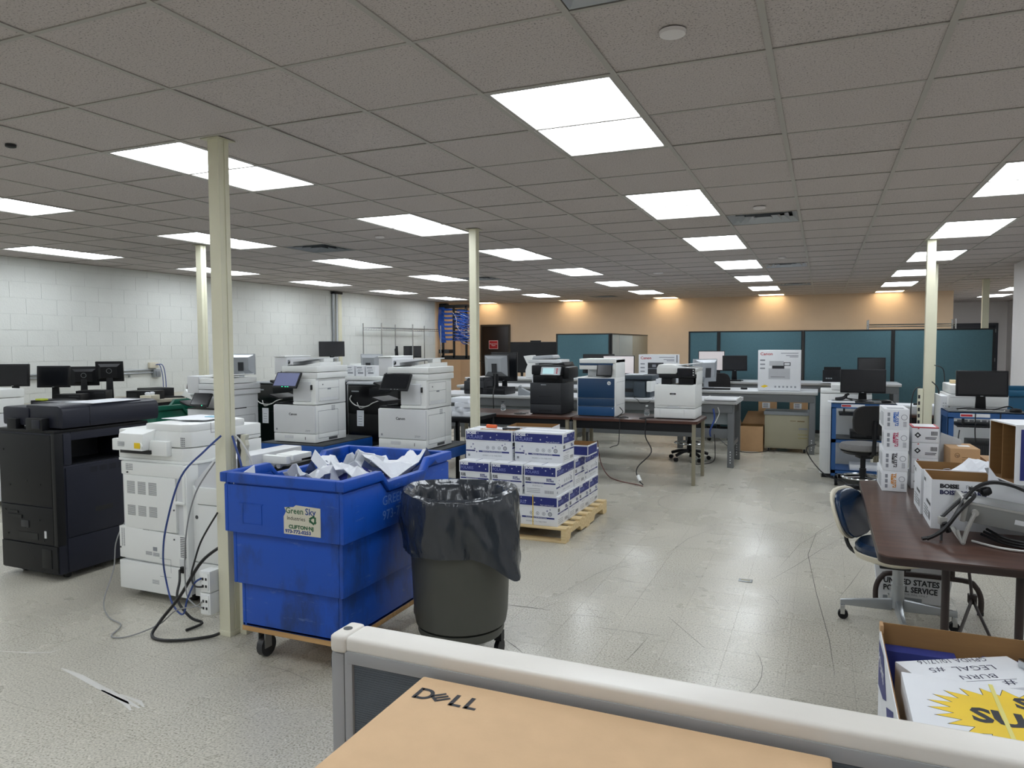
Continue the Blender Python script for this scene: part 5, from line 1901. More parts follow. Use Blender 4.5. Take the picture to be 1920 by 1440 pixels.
for k, (a, b) in enumerate(((-2.37, -1.811), (-1.809, -.336), (-.334, 1.109), (1.111, 2.6))):
    t = thing('office_partition', ['narrow teal fabric partition, leftmost of the row before the peach wall', 'teal fabric partition behind the boxed printer, second of the row', 'teal fabric partition behind the small black scanner, third of the row', 'rightmost teal fabric partition, behind the right-hand post'][k], 'partition', (0, 14.2, 0), 0, 'teal partitions')
    tpanel(t, a, b, 1.86)
t = thing('office_partition', 'short teal fabric cubicle front left of the grey cubicle side', 'partition', (0, 14.2, 0), 0, 'teal partitions')
tpanel(t, -5.06, -3.92, 1.84)
t = thing('office_partition', 'pale grey cubicle side wall beside the short teal partition', 'partition', (-3.9, 14.24, 0))
GREYW = mat('pale_cubicle_panel', '9aa09c', .6, var=.03)
for k, (a, b) in enumerate(((0, .55), (.56, 1.7), (1.71, 3.2))):
    BX('side_panel', GREYW if k < 2 else mat('beige_cubicle_panel', '8f8b7c', .6), t, -.03, a, .05, .01, b, 1.82, .003)
M().box(-.035, -.02, 0, .015, 0, 1.84).box(-.035, 0, 1.82, .015, 3.2, 1.84).box(-.035, 0, 0, .015, 3.2, .05).obj('trim_frame', BLKTRIM, t)
# television
t = thing('television', 'large dark flat television on a stand before the peach wall', 'television', (-5.85, 15.0, 0), .12)
BX('panel', BLACKP, t, -.56, -.03, 1.0, .56, .03, 1.68, .008)
M().fq(-.545, 1.02, .545, 1.665, -.031).obj('screen', SCREEN, t, flip=False)
BX('camera_bar', BLACKP, t, -.1, -.03, 1.68, .14, .02, 1.71, .006)
for s_ in (-1, 1):
    M().tube([(s_*.3, 0, 1.1), (s_*.3, .02, .3), (s_*.35, .0, .02)], .03, 8, 2).obj('stand_leg', BLACKP, t, smooth=True)
    M().box(s_*.35-.04, -.3, 0, s_*.35+.04, .3, .03).obj('stand_foot', BLACKP, t)
# chrome storage rack seen above the partitions
t = thing('wire_shelf', 'chrome wire rack top showing above the right teal partitions', 'shelf', (.85, 16.7, 0))
for x in (0, 1.55):
    for y in (0, .45):
        M().cyl((x, y, 0), (x, y, 2.1), .014, 10).obj('upright', CHROME, t, smooth=True)
for z in (2.0, 1.1, .3):
    m = M()
    for y in (0, .45):
        m.cyl((0, y, z), (1.55, y, z), .008, 6).cyl((0, y, z-.04), (1.55, y, z-.04), .006, 6)
    for k in range(30):
        m.cyl((.05*k+.03, 0, z+.006), (.05*k+.03, .45, z+.006), .003, 4)
    o = m.obj('wire_deck', CHROME, t)
    o['kind'] = 'stuff'

# ================================================================ things on the middle and far benches
monitor('black wide monitor behind the blue-fronted printer, dark part', (-3.52, 12.0, .925), -.05, .56, .33, .2, BLACKP, group='bench monitors')
monitor('monitor with a lit pale screen right behind the blue-fronted printer', (-3.1, 11.75, .925), .12, .52, .31, .2, BLACKP, LCDW, lit=True, group='bench monitors')


def printer_carton(label, loc, w_, h_, d, pic):
    t = thing('printer_carton', label, 'carton', loc, 0, 'boxed printers on the bench')
    BX('box', WHITEC, t, 0, 0, 0, w_, d, h_, .006)
    text('Canon', .06, RED, t, (.03, -.001, h_-.075), off=.001, sx=1.1)
    m = M()
    for k, (a, b, c) in enumerate(((w_-.27, h_-.05, .24), (w_-.2, h_-.085, .17), (w_-.15, h_-.105, .12))):
        m.fq(a, b, a+c, b+.01, -.001)
    for k in range(3):
        m.fq(.03, h_-.16-k*.06, .1, h_-.14-k*.06, -.001)
    for k in range(6):
        m.fq(w_*.4+k*.055, .045, w_*.4+k*.055+.025, .07, -.001)
    m.obj('print_marks', GINK, t, flip=False)
    if pic == 'white':
        m = M().fq(.15, .17, .45, .33, -.001).fq(.16, .37, .36, .44, -.001)
        m.obj('picture_printer', mat('pic_grey', 'b7b9bd', .6), t, flip=False)
        M().fq(.2, .325, .37, .37, -.0012).fq(.36, .37, .455, .42, -.0012).obj('picture_dark', INK, t, flip=False)
        M().fq(.37, .38, .445, .41, -.0014).obj('picture_screen', WHITEC, t, flip=False)
        M().fq(.18, .2, .38, .206, -.0014).obj('picture_slot', INK, t, flip=False)
        M().prism([(.04, .06), (.09, .04), (.15, .065), (.1, .085)], -.0012, -.0008, 'y').obj('yellow_flash', YEL, t)
    else:
        M().fq(.15, .16, .4, .4, -.001).obj('picture_printer', mat('pic_black', '25262a', .5), t, flip=False)
        M().fq(.15, .3, .4, .31, -.0012).fq(.22, .33, .28, .37, -.0012).obj('picture_screen', GINK, t, flip=False)
        m = M().rq(.03, h_-.13, .1, h_-.01, w_+.001)
        m.obj('side_label', INK, t, flip=False)
    return t


printer_carton('white boxed printer with a dark printer pictured, behind the table', (-2.73, 11.6, .925), .6, .53, .3, 'dark')
printer_carton('white boxed printer with a white printer pictured, on the bench', (-.89, 11.45, .925), .59, .6, .42, 'white')
monitor('large silver monitor turned sideways beside the boxed dark printer', (-1.72, 11.75, .925), -2.2, .5, .36, .1, SILVER, back='bulge', group='bench monitors')
monitor('monitor with a lit beige screen before the narrow teal partition', (-1.84, 13.45, .975), .15, .46, .36, .16, BLACKP, LCDW, lit=True, group='bench monitors')
monitor('dark wide monitor angled right of the lit beige screen', (-1.42, 13.3, .975), .3, .42, .27, .17, BLACKP, group='bench monitors')
office_chair('black office chair with a yellow tag behind the white printer', (-1.62, 12.75, 0), .2, .6, 1.12)
for k, (x, y, z, lab) in enumerate(((-1.1, 11.6, .925, 'black computer mouse left of the boxed white printer'), (-.95, 13.3, .975, 'black computer mouse on the far bench'))):
    m = M().lathe([(.03, 0), (.035, .01), (.03, .028), (.0, .034)], 14, cap=False)
    m.v = [(a*1.5, b, c) for a, b, c in m.v]
    tag(m.obj('computer_mouse', BLACKP, loc=(x, y, z), smooth=True), lab, 'mouse')
for k, (x, y, z, rz, lab) in enumerate(((-1.5, 11.5, .925, .1, 'black keyboard on the middle bench behind the white printer'), (-1.5, 13.15, .975, .0, 'black keyboard on the far bench'),)):
    o = M().box(-.21, -.07, 0, .21, .07, .02).obj('keyboard', BLACKP, None, .004, loc=(x, y, z), rot=(0, 0, rz))
    tag(o, lab, 'keyboard')
t = thing('document_scanner', 'small black document scanner on the far bench', 'scanner', (.0, 13.2, .975))
M().prism([(0, 0), (.2, 0), (.2, .1), (.12, .2), (.1, .2), (0, .1)], 0, .3, 'x').obj('body', BLACKP, t, .01)
M().prism([(.1, .18), (.2, .25), (.21, .25), (.13, .17)], .02, .28, 'x').obj('feed_tray', BLACKP, t)
m = M()
for k in range(3):
    m.fq(.05+k*.035, .055, .075+k*.035, .075, -.001)
m.obj('keys', GREYP, t, flip=False)
M().box(-.03, -.25, 0, .36, .28, .004).obj('base_plate', PAPER, t)
monitor('dark monitor rising behind the left blue-cart monitor', (.74, 13.4, .975), 0, .42, .27, .14, BLACKP, group='bench monitors')
# pale grey multifunction behind the black printer
t = thing('desktop_printer', 'pale grey multifunction printer behind the black printer', 'printer', (-4.65, 11.6, .925))
BX('body', WHITEG, t, .05, .05, 0, .55, .45, .3, .015)
BX('scanner', WHITEG, t, 0, .0, .38, .6, .45, .44, .015)
BX('neck', WHITEG, t, .05, .2, .3, .2, .45, .38, .01)
M().prism([(.05, .44), (.45, .46), (.42, .52), (.08, .5)], .05, .4, 'y').obj('feeder', SILVER, t, .01)
M().box(.2, -.003, .33, .5, .1, .38).obj('output_gap', DARKP, t)
t = thing('desktop_printer', 'small white printer on the far bench before the television', 'printer', (-5.35, 13.2, .975))
M().prism([(0, 0), (.3, 0), (.3, .3), (.18, .34), (.05, .28), (0, .15)], 0, .36, 'y').obj('body', WHITEP, t, .015)
M().prism([(.02, .26), (-.06, .42), (.1, .44), (.16, .33)], .05, .3, 'y').obj('paper_support', WHITEP, t, .006)
t = thing('white_tower', 'narrow white tower computer left of the black printer', 'computer', (-4.12, 11.45, .925))
BX('case', WHITEP, t, 0, 0, 0, .12, .4, .36, .008)
M().fq(.02, .25, .1, .27, -.001).fq(.02, .2, .1, .22, -.001).obj('drive_slots', GREYP, t, flip=False)

# below the middle bench
t = thing('file_pedestal', 'tan drawer pedestal under the middle bench', 'cabinet', (-.79, 11.5, 0))
BX('body', TAN, t, 0, .01, .06, .62, .5, .56, .006)
BX('top', GREYP, t, -.01, 0, .56, .63, .5, .61, .004)
BX('front_panel', TAN, t, .01, 0, .08, .61, .02, .55, .004)
M().box(.36, -.004, .47, .44, 0, .48).box(.46, -.004, .465, .56, 0, .482).obj('label_holder', mat('brass_label', '7a6a4c', .5), t)
M().box(.48, -.006, .35, .6, 0, .375).obj('pull', GREYP, t)
M().box(.47, -.003, .27, .6, 0, .278).box(.47, -.003, .22, .6, 0, .228).obj('tape_marks', mat('old_tape', '9a9150', .5), t)
casters(t, [(.06, .06), (.56, .06), (.06, .42), (.56, .42)], .025, .06, BLKTRIM, .025)
t = open_box('cardboard_carton', 'open brown carton with raised flaps under the bench', (-.975, 11.62, 0), 0, .34, .34, .38, KRAFT, KRAFTD)
M().hexa([(-.17, -.17, .38), (-.165, -.17, .38), (-.165, .17, .38), (-.17, .17, .38)], [(-.225, -.17, .55), (-.22, -.17, .55), (-.22, .17, .55), (-.225, .17, .55)]).obj('flap', KRAFT, t)
M().hexa([(-.17, .165, .38), (.17, .165, .38), (.17, .17, .38), (-.17, .17, .38)], [(-.08, .2, .58), (.17, .2, .58), (.17, .205, .58), (-.08, .205, .58)]).obj('flap', KRAFT, t)
text('H', .15, mat('orange_ink', 'c08155', .7), t, (.0, .197, .44), off=.004)
for k, x in enumerate((-.96, -.48)):
    t = thing('cardboard_carton', ['tall kraft carton with a white label, left of the bench legs', 'tall kraft carton with a white label behind the tan pedestal'][k], 'carton', (x, 12.55, 0), 0, 'kraft cartons under the far bench')
    BX('box', KRAFT, t, 0, 0, 0, .27, .3, .76, .003)
    lb = M().fq(.06, .57, .18, .66, -.001).obj('shipping_label', PAPER, t, flip=False)
    m = M()
    for q in range(4):
        m.fq(.075, .585+q*.018, .15, .592+q*.018, -.0015)
    m.obj('fine_print', INK, lb, flip=False)

# ================================================================ right-hand workstations
t = thing('office_copier', 'tall white printer standing left of the left blue workstation cart', 'printer', (-.02, 9.52, 0))
BX('body', WHITEP, t, 0, 0, .05, .56, .55, 1.02, .01)
BX('top_unit', WHITEP, t, -.0, .0, 1.025, .56, .55, 1.06, .008)
BX('scanner', WHITEP, t, .12, .02, 1.065, .56, .5, 1.13, .01)
for z in (.2, .38, .56):
    pass
seams(t, 'panel_lines', WHITEG, [(0, .55, .56, .55), (0, .75, .56, .75), (0, .35, .56, .35), (.1, 1.0, .1, .06)], y=-.001)
M().box(.03, .03, 0, .53, .52, .05).obj('plinth', BLKTRIM, t)
cable('floor_cable', [(-.06, 9.5, .4), (-.16, 9.3, .38), (-.1, 9.2, .25), (.05, 9.0, .12), (.2, 8.95, .08), (.3, 8.9, .03)], .007, CABLEK, 'black cable plugged into the tall white printer')


def cart(label, loc, w_=.66, d=.46, h_=.95):
    t = thing('workstation_cart', label, 'cart', loc, 0, 'blue workstation carts')
    for x in (0, w_-.05):
        for y in (0, d-.05):
            M().box(x, y, .12, x+.05, y+.006, h_-.05).box(x if x == 0 else x+.044, y, .12, x+.006 if x == 0 else x+.05, y+.05, h_-.05).obj('leg', CARTB, t)
    for z0, z1, mt, nm in ((h_-.06, h_, CARTB, 'top_shelf'), (.5, .54, CARTB, 'middle_shelf'), (.15, .19, CARTB, 'lower_shelf')):
        m = M().box(0, 0, z0, w_, .006, z1).box(0, d-.006, z0, w_, d, z1).box(0, .006, z0, .006, d-.006, z1).box(w_-.006, .006, z0, w_, d-.006, z1).box(0, 0, z1-.006, w_, d, z1)
        m.obj(nm, mt, t)
    BX('top_mat', GRIT, t, .01, .01, h_, w_-.01, d-.01, h_+.004, .002)
    lb = M().fq(.1, h_-.045, .34, h_-.012, -.001).obj('instruction_label', WHITEC, t, flip=False)
    M().fq(.105, h_-.04, .2, h_-.02, -.0015).obj('red_block', RED, lb, flip=False)
    BX('shelf_mat', GRIT, t, .01, .01, .54, w_-.01, d-.01, .544, .001)
    casters(t, [(.06, .06), (w_-.06, .06), (.06, d-.08), (w_-.06, d-.08)], .05, .13, BLACKP, .03)
    tr = BX('keyboard_tray', BLACKP, t, .08, -.02, h_-.14, w_-.08, d-.1, h_-.12, .004)
    for x in (.12, w_-.14):
        M().box(x, .03, h_-.12, x+.02, .05, h_-.06).obj('tray_hanger', BLKTRIM, tr)
    return t


cart('left blue steel workstation cart with a monitor', (.10, 8.98, 0))
cart('right blue steel workstation cart beside the white copier', (1.1, 7.95, 0), h_=.97)
monitor('wide black monitor on the left blue workstation cart', (.425, 9.2, .954), 0, .47, .27, .1, BLACKP, group='cart monitors', base='round')
monitor('wide black monitor on the right blue workstation cart', (1.41, 8.2, .974), 0, .43, .25, .13, BLACKP, group='cart monitors', base='round')
for k, (x, y, z, lab) in enumerate(((.66, 9.1, .954, 'black mouse on the left blue workstation cart'), (1.66, 8.05, .974, 'black mouse on the right blue workstation cart'))):
    m = M().lathe([(.03, 0), (.035, .01), (.03, .03), (.0, .038)], 14, cap=False)
    m.v = [(a*1.5, b, c) for a, b, c in m.v]
    tag(m.obj('computer_mouse', BLACKP, loc=(x, y, z), smooth=True), lab, 'mouse')
o = M().box(-.02, -.03, 0, .26, .1, .012).obj('paper_sheet', PAPER, loc=(.08, 9.0, .954))
tag(o, 'white sheet overhanging the left cart corner', 'paper')
t = thing('barcode_scanner', 'black handheld scanner on the left workstation cart', 'scanner', (.22, 9.08, .968), .3)
M().tube([(-.08, 0, .02), (0, .01, .03), (.04, .03, .05)], .02, 8, 3).obj('body', BLACKP, t, smooth=True)
M().cyl((.03, .02, .06), (.07, .04, .075), .015, 8).obj('head', BLACKP, t)
cable('cart_cable', [(.32, 9.22, .97), (.25, 9.1, 1.0), (.4, 9.05, .985), (.55, 9.1, .99), (.62, 9.2, .97)], .006, CABLEK, 'black cables curling round the left cart monitor foot')
cable('cart_cable', [(1.2, 8.15, .985), (1.3, 8.08, 1.0), (1.4, 8.02, .985), (1.5, 8.1, .99), (1.62, 8.15, 1.02), (1.68, 8.2, .985)], .006, CABLEK, 'black cables behind the right cart monitor foot')
cable('cart_cable', [(1.2, 8.05, .98), (1.3, 7.99, .985), (1.38, 8.0, .985), (1.45, 8.02, .985), (1.55, 7.99, .985), (1.58, 8.1, .985)], .004, CABLEW, 'white cable curled on the right workstation cart')
desktop_pc('black computer on the right blue cart shelf', (1.5, 8.0, .545), 0, .4, .36, .14)
desktop_pc('black computer on the left blue cart shelf', (.45, 9.05, .545), 0, .3, .3, .08)
for k, pts in enumerate((((1.32, 7.93, .96), (1.32, 7.93, .8), (1.33, 7.95, .69)), ((1.52, 7.93, .97), (1.51, 7.92, .8), (1.5, 7.93, .69)), ((1.2, 7.96, .8), (1.19, 7.95, .7), (1.2, 7.96, .56)))):
    cable('cart_cable', pts, .005, CABLEK, ['left', 'middle', 'shortest'][k]+' black cable hanging inside the right blue cart')
o = BX('white_box', WHITEC, None, .3, 9.02, .191, .62, 9.3, .25, .004)
tag(o, 'flat white box on the lower shelf of the left cart', 'box')
# white copier behind the right cart
t = thing('office_copier', 'white copier behind the right workstation cart', 'copier', (1.14, 8.72, 0))
BX('body', WHITEP, t, .08, 0, .05, .58, .6, .96, .01)
BX('side_column', WHITEG, t, 0, .02, .04, .075, .5, 1.07, .008)
m = M()
slots(m, .02, .9, 2, 4, .012, .008, .02, .03, .019)
slots(m, .02, .55, 1, 6, .03, .004, .02, .012, .019)
m.obj('vent_slots', GINK, t, flip=False)
M().prism([(.08, .97), (.58, .97), (.58, .92), (.2, .92), (.14, .95), (.08, .95)], -.02, .01, 'y').obj('deck_lip', WHITEG, t)
BX('scanner', WHITEP, t, .06, -.03, .97, .59, .58, 1.09, .01)
BX('document_feeder', WHITEP, t, .08, -.02, 1.095, .56, .55, 1.19, .012)
seams(t, 'panel_lines', SEAM, [(.08, 1.06, .3, 1.06), (.3, 1.06, .3, 1.09)], y=-.0312)
M().box(.1, .02, 0, .56, .58, .05).obj('plinth', BLKTRIM, t)
m = M()
slots(m, .1, .55, 1, 5, .04, .006, .02, .012, -.0008)
slots(m, .15, .75, 7, 2, .04, .03, .055, .05, -.0008)
m.obj('vent_slots', VENT, t, flip=False)
o = M().prism([(0, 0), (.22, 0), (.24, .18), (.02, .2)], 0, .03, 'z').obj('paper_stack', mat('manila_paper', 'd9c39a', .7), loc=(1.25, 8.95, 1.193))
tag(o, 'manila paper pile on the white copier behind the right cart', 'paper')
# power strip on right post
t = thing('power_pole', 'cream power strip with cables on the right-hand post', 'raceway', (1.0, 9.13, 0))
BX('channel', CREAM, t, -.03, 0, .3, .02, .04, 1.12, .003)
m = M()
for k in range(9):
    m.box(-.026, -.003, .45+k*.07, -.006, 0, .49+k*.07)
o = m.obj('ports', DARKP, t)
cable('post_cable', [(.99, 9.12, 1.14), (.93, 9.08, 1.1), (.9, 9.06, .9), (.92, 9.08, .6), (.97, 9.1, .35)], .006, CABLEK, 'black cable looping down left of the right-hand post')
cable('post_cable', [(1.1, 9.1, 1.2), (1.16, 9.06, 1.1), (1.16, 9.06, .8), (1.13, 9.08, .5)], .006, CABLEK, 'black cable looping down right of the right-hand post')
cable('post_cable', [(1.12, 9.12, 1.38), (1.2, 9.1, 1.34), (1.22, 9.1, 1.2)], .005, CABLEK, 'thin black cable arching from the post to the copier')
# small brown table between the carts
t = brown_table('brown table with a grey tray behind the right-hand post', (.62, 10.1, 0), .95, .7)
t = thing('grey_tray', 'grey tray with white papers on the brown table behind the post', 'tray', (.75, 10.2, .741))
BX('tray', BENCHT, t, 0, 0, 0, .7, .45, .1, .006)
M().box(.05, .05, .1, .6, .4, .108).obj('papers', PAPER, t)
M().box(.3, .1, .108, .45, .14, .13).box(.36, .14, .108, .5, .17, .125).obj('tools', BLACKP, t)
# teal bin at the picture edge
t = cart_bin('recycling_cart', 'teal plastic cart cut off by the right picture edge', TEALC, (1.755, 9.0, 0), 0)
t.scale = (1, 1, 1.14)
# black drafting chair
office_chair('black drafting chair with a grey seat beside the toner boxes', (.40, 8.3, 0), -2.8, .60, 1.0, BLACKF, GREYF, ring=True, seatw=.46, backw=.4)


# ================================================================ right-hand table and what stands on it
TZ = .74
t = thing('folding_table', 'walnut-topped folding table at the right picture edge', 'table', (.23, 3.35, 0))
W_, D = .76, 1.83
c = .06
P = []
for cx, cy, a0 in ((W_-c, c, -90), (W_-c, D-c, 0), (c, D-c, 90), (c, c, 180)):
    for k in range(6):
        a = math.radians(a0+k*18)
        P.append((cx+c*math.cos(a), cy+c*math.sin(a)))
M().prism(P, TZ-.012, TZ, 'z').obj('tabletop', WALNUT, t, .002)
cxm, cym = W_/2, D/2
M().prism([(cxm+(x-cxm)*1.004, cym+(y-cym)*1.002) for x, y in P], TZ-.036, TZ-.005, 'z').obj('edge_band', WALEDGE, t, .003)
yb = 1.66
lf = M().tube([(.1, yb, .02), (.1, yb, .1), (.13, yb, .17), (.2, yb, .2), (.56, yb, .2), (.63, yb, .17), (.66, yb, .1), (.66, yb, .02)], .016, 10, 4).obj('leg_frame', BROWNM, t, smooth=True)
M().cyl((.1, yb, 0), (.1, yb, .02), .018, 10).cyl((.66, yb, 0), (.66, yb, .02), .018, 10).obj('foot_cap', BLKTRIM, lf)
for x in (.25, .51):
    M().cyl((x, yb, .2), (x, yb, TZ-.03), .014, 12).obj('leg', BROWNM, t, smooth=True)
for x in (.265, .53):
    lg_ = M().cyl((x, .16, .0), (x, .16, TZ-.03), .016, 12).obj('leg', BROWNM, t, smooth=True)
    M().cyl((x, .16, 0), (x, .16, .02), .019, 10).obj('foot_cap', BLKTRIM, lg_)
M().tube([(.5, 1.35, TZ-.04), (.53, 1.15, .25)], .008, 8, 1).tube([(.53, 1.15, .25), (.3, .3, .2), (.265, .17, .2)], .008, 8, 1).tube([(.53, 1.15, .25), (.55, .3, .14), (.53, .17, .12)], .008, 8, 1).obj('brace', BROWNM, t, smooth=True)
BX('brace_hinge', BROWNM, t, .51, 1.13, .225, .55, 1.17, .275, .004)
for x in (.04, W_-.06):
    M().box(x, .08, TZ-.05, x+.02, D-.08, TZ-.036).obj('under_rail', BROWNM, t)

# toner stacks
TON = ((YEL, ORANGE, 'yellow-lettered', 'bottom'), (None, INK, 'black-lettered', 'third'), (None, mat('magenta_print', 'b02a55', .5), 'magenta-lettered', 'second'), (None, CYANI, 'blue-lettered', 'top'))
for k, (_, ink, nm, pos) in enumerate(TON):
    z = TZ+.001+k*.1225
    t = thing('toner_box', '%s white toner box, %s of the tall stack on the table' % (nm, pos), 'box', (.338+(.0, .002, .006, .006)[k], 4.84+(0, 0, .008, .01)[k], z), (.02, .0, -.03, .02)[k], 'stacked toner boxes')
    BX('carton', WHITEC, t, 0, 0, 0, .132, .33, .122, .002)
    m = M()
    ringf(m, .105, .03+.045, .014, .017, y=-.0008)
    for q in range(4):
        m.fq(.1, .02+q*.008, .118, .024+q*.008, -.0008)
    for q in range(3):
        m.fq(.016, .02+q*.03, .03, .042+q*.03, -.0008)
    m.obj('fine_print', GINK, t, flip=False)
    text('TK-5372', .024, ink, t, (.058, -.0012, .108), (R90, R90, 0), off=.0008, sx=1.0)
    text('TONER KIT', .012, ink, t, (.048, -.0012, .105), (R90, R90, 0), off=.001)
    m = M()
    for q in range(9):
        m.quad((-.0008, .04, .02+q*.009), (-.0008, .2, .02+q*.009), (-.0008, .2, .024+q*.009), (-.0008, .04, .024+q*.009))
    m.quad((-.0008, .25, .03), (-.0008, .29, .03), (-.0008, .29, .08), (-.0008, .25, .08))
    m.obj('side_label', VENT, t, flip=False).__setitem__('kind', 'stuff')
    M().box(.02, .05, .122, .11, .12, .1224).obj('top_label', GINK, t)
for k in range(4):
    z = TZ+.001+k*.094
    t = thing('toner_box', 'small white cartridge box, %s of the red-topped stack' % ['bottom', 'third', 'second', 'top'][k], 'box', (.505, 4.98, z), (.03, -.02, .02, 0)[k], 'red-topped cartridge boxes')
    BX('carton', WHITEC, t, 0, 0, 0, .14, .2, .093, .002)
    m = M()
    for q in range(7):
        m.fq(.1+q*.005, .045, .103+q*.005, .07, -.0008)
    m.fq(.07, .03, .13, .034, -.0008).fq(.07, .022, .125, .026, -.0008)
    ringf(m, .03, .045, .008, .018, y=-.0008, n=4)
    m.obj('fine_print', INK, t, flip=False)
    M().prism([(.03, .08), (.04, .085), (.03, .09)], -.0012, -.0006, 'y').obj('red_flash', RED, t)
    if k == 3:
        M().box(-.001, -.001, .088, .141, .201, .0945).obj('red_lid', mat('crimson_print', 'b5303c', .5), t)
        M().box(.012, .015, .0945, .128, .185, .0952).obj('lid_panel', WHITEC, t)
# kraft toner boxes
for k, (x, y, z, w_, d, h_, rz, lab) in enumerate(((.70, 4.72, TZ+.001, .2, .3, .14, .0, 'kraft box at table level hidden behind the open carton'), (.69, 4.86, TZ+.142, .15, .26, .13, .04, 'kraft toner box with a round logo on top of another'), (.88, 4.9, TZ+.001, .2, .26, .2, .0, 'kraft box right of the logo box'))):
    t = thing('kraft_box', lab, 'box', (x, y, z), rz, 'kraft toner boxes')
    BX('carton', KRAFT, t, 0, 0, 0, w_, d, h_, .002)
    if k == 1:
        m = M()
        ringf(m, .035, .09, .011, .014, y=-.0008)
        text('hp', .018, INK, t, (.035, -.0012, .084), al='CENTER', shear=.2)
        for q in range(4):
            m.fq(.06, .035+q*.014, .06+.07*(1-.15*q), .039+q*.014, -.0008)
        m.obj('fine_print', mat('brown_ink', '7a5a35', .7), t, flip=False)
        M().box(.06, .1, h_, .12, .16, h_+.0008).obj('top_label', WHITEC, t)
o = M().prism([(0, 0), (.1, .02), (.13, .3), (.02, .34)], 0, .015, 'y').obj('plastic_bag', mat('translucent_film', 'c9cdd0', .25, trans=.3), loc=(.645, 5.05, TZ+.001))
tag(o, 'upright translucent plastic sleeve behind the red-topped stack', 'bag')


def boise(label, loc, rz, txt=True):
    t = open_box('open_carton', label, loc, rz, .448, .289, .235, WHITEC, KRAFTD, group='open paper cartons on the table')
    y = -.289/2-.001
    if txt:
        text('BOISE', .026, INK, t, (-.19, y, .198), off=.0016, sx=1.15)
        text('PAPER', .026, GINK, t, (-.085, y, .198), sx=1.1)
        text('BOISE POLARIS', .027, mat('ink_navy', '2b2f55', .6), t, (-.19, y, .168), off=.0014, sx=1.05)
    m = M()
    x = -.224-.001
    for q in range(4):
        m.quad((x, .1, .03+q*.014), (x, -.04, .03+q*.014), (x, -.04, .035+q*.014), (x, .1, .035+q*.014))
    m.quad((x, .02, .1), (x, -.12, .1), (x, -.12, .115), (x, .02, .115))
    for q in range(5):
        m.quad((x, -.06-q*.012, .03), (x, -.066-q*.012, .03), (x, -.066-q*.012, .07), (x, -.06-q*.012, .07))
    ringf(m, .14, .06, .018, .026, y=y)
    m.obj('fine_print', SEAM, t, flip=False)
    text('BOISE', .024, INK, t, (x, .12, .19), LEFTF, off=.001)
    return t


boise('near open white paper carton printed BOISE POLARIS on the table', (.71, 4.08, TZ+.001), .0)
boise('far open white paper carton behind the near one', (.70, 4.39, TZ+.001), .0, False)
for k, (x, y, z, r) in enumerate(((.74, 4.06, .9, .2), (.83, 4.1, .93, 1.0), (.72, 4.38, .93, .4), (.85, 4.36, .92, -.5))):
    crumple('paper_wrapper', PAPER, ['crumpled white wrapper in the near open carton, left', 'crumpled white wrapper in the near open carton, right', 'crumpled white wrapper in the far open carton, left', 'crumpled white wrapper in the far open carton, right'][k], 'wrapper', (x, y, z), r, .2, .16, .1, 30+k, 'wrappers in the open cartons', (random.uniform(-.4, .4), random.uniform(-.4, .4)))
for k, (x, y, z) in enumerate(((.82, 4.13, .96), (.85, 4.33, .98))):
    crumple('plastic_film', mat('translucent_film', 'c9cdd0', .25, trans=.3), ['torn clear film in the near open carton', 'torn clear film in the far open carton'][k], 'film', (x, y, z), k, .12, .1, .12, 40+k, None, (.6, -.4))
# upturned carton lid standing on edge
t = thing('open_carton', 'upturned carton with brown inside facing left, navy printed side', 'carton', (.80, 3.86, .985), .2)
m = M().box(0, .0, 0, .3, .006, .27).box(0, .26, 0, .3, .266, .27).box(0, .006, .264, .3, .26, .27).box(0, .006, 0, .3, .26, .006)
m.obj('outer_walls', WHITEC, t)
M().box(.001, .006, .006, .3, .008, .264).box(.001, .258, .006, .3, .26, .264).box(.001, .008, .262, .3, .258, .264).box(.24, .008, .006, .244, .258, .262).box(.001, .008, .006, .3, .258, .008).obj('inner_walls', KRAFTD, t)
M().box(.001, .13, .008, .24, .134, .262).obj('centre_fold', KRAFTD, t)
M().fq(.02, .02, .29, .25, -.0008).obj('navy_panel', NAVY, t, flip=False)
text('BOISE', .05, WINK, t, (.04, -.0014, .17), off=.002)
text('Paper', .03, WINK, t, (.04, -.0014, .05))
# test instrument tilted on its bail
t = thing('bench_instrument', 'grey metal bench instrument propped on a tilted handle', 'instrument', (.565, 3.68, TZ))
a = -.15
ca, sa = math.cos(a), math.sin(a)


def tilt(m, oz=.105):
    m.v = [(x*ca-z*sa, y, oz+x*sa+z*ca) for x, y, z in m.v]
    return m


bd = tilt(M().box(.02, 0, 0, .42, .22, .09)).obj('case', DEVG, t, .005)
tilt(M().box(0, -.003, -.004, .022, .223, .094)).obj('end_bezel', DEVL, t, .004)
tilt(M().box(.02, -.002, .078, .42, .0, .086)).obj('edge_strip', DEVL, bd)
lb = tilt(M().box(.2, -.0015, .03, .26, 0, .05)).obj('rating_plate', WHITEG, bd)
M().tube([(.055, -.016, .145), (.03, -.02, .08), (.012, -.022, .01)], .009, 8, 3).obj('handle_arm', DEVL, t, smooth=True)
M().tube([(.012, -.022, .01), (0, -.012, .03), (-.008, .0, .06)], .008, 8, 3).obj('handle_arm', DEVL, t, smooth=True)
M().tube([(.012, -.022, .012), (.012, .1, .012), (.012, .24, .012)], .011, 8, 1).obj('handle_bar', DEVL, t, smooth=True)
M().cyl((.055, -.024, .145), (.055, -.002, .145), .014, 12).obj('handle_pivot', DEVL, t, smooth=True)
cable('power_lead', [(.42, 3.66, TZ+.012), (.47, 3.67, TZ+.03), (.53, 3.66, TZ+.1), (.6, 3.7, TZ+.22), (.68, 3.73, TZ+.27), (.78, 3.72, TZ+.26), (.9, 3.66, TZ+.2)], .009, CABLEK, 'thick black lead arching over the bench instrument')
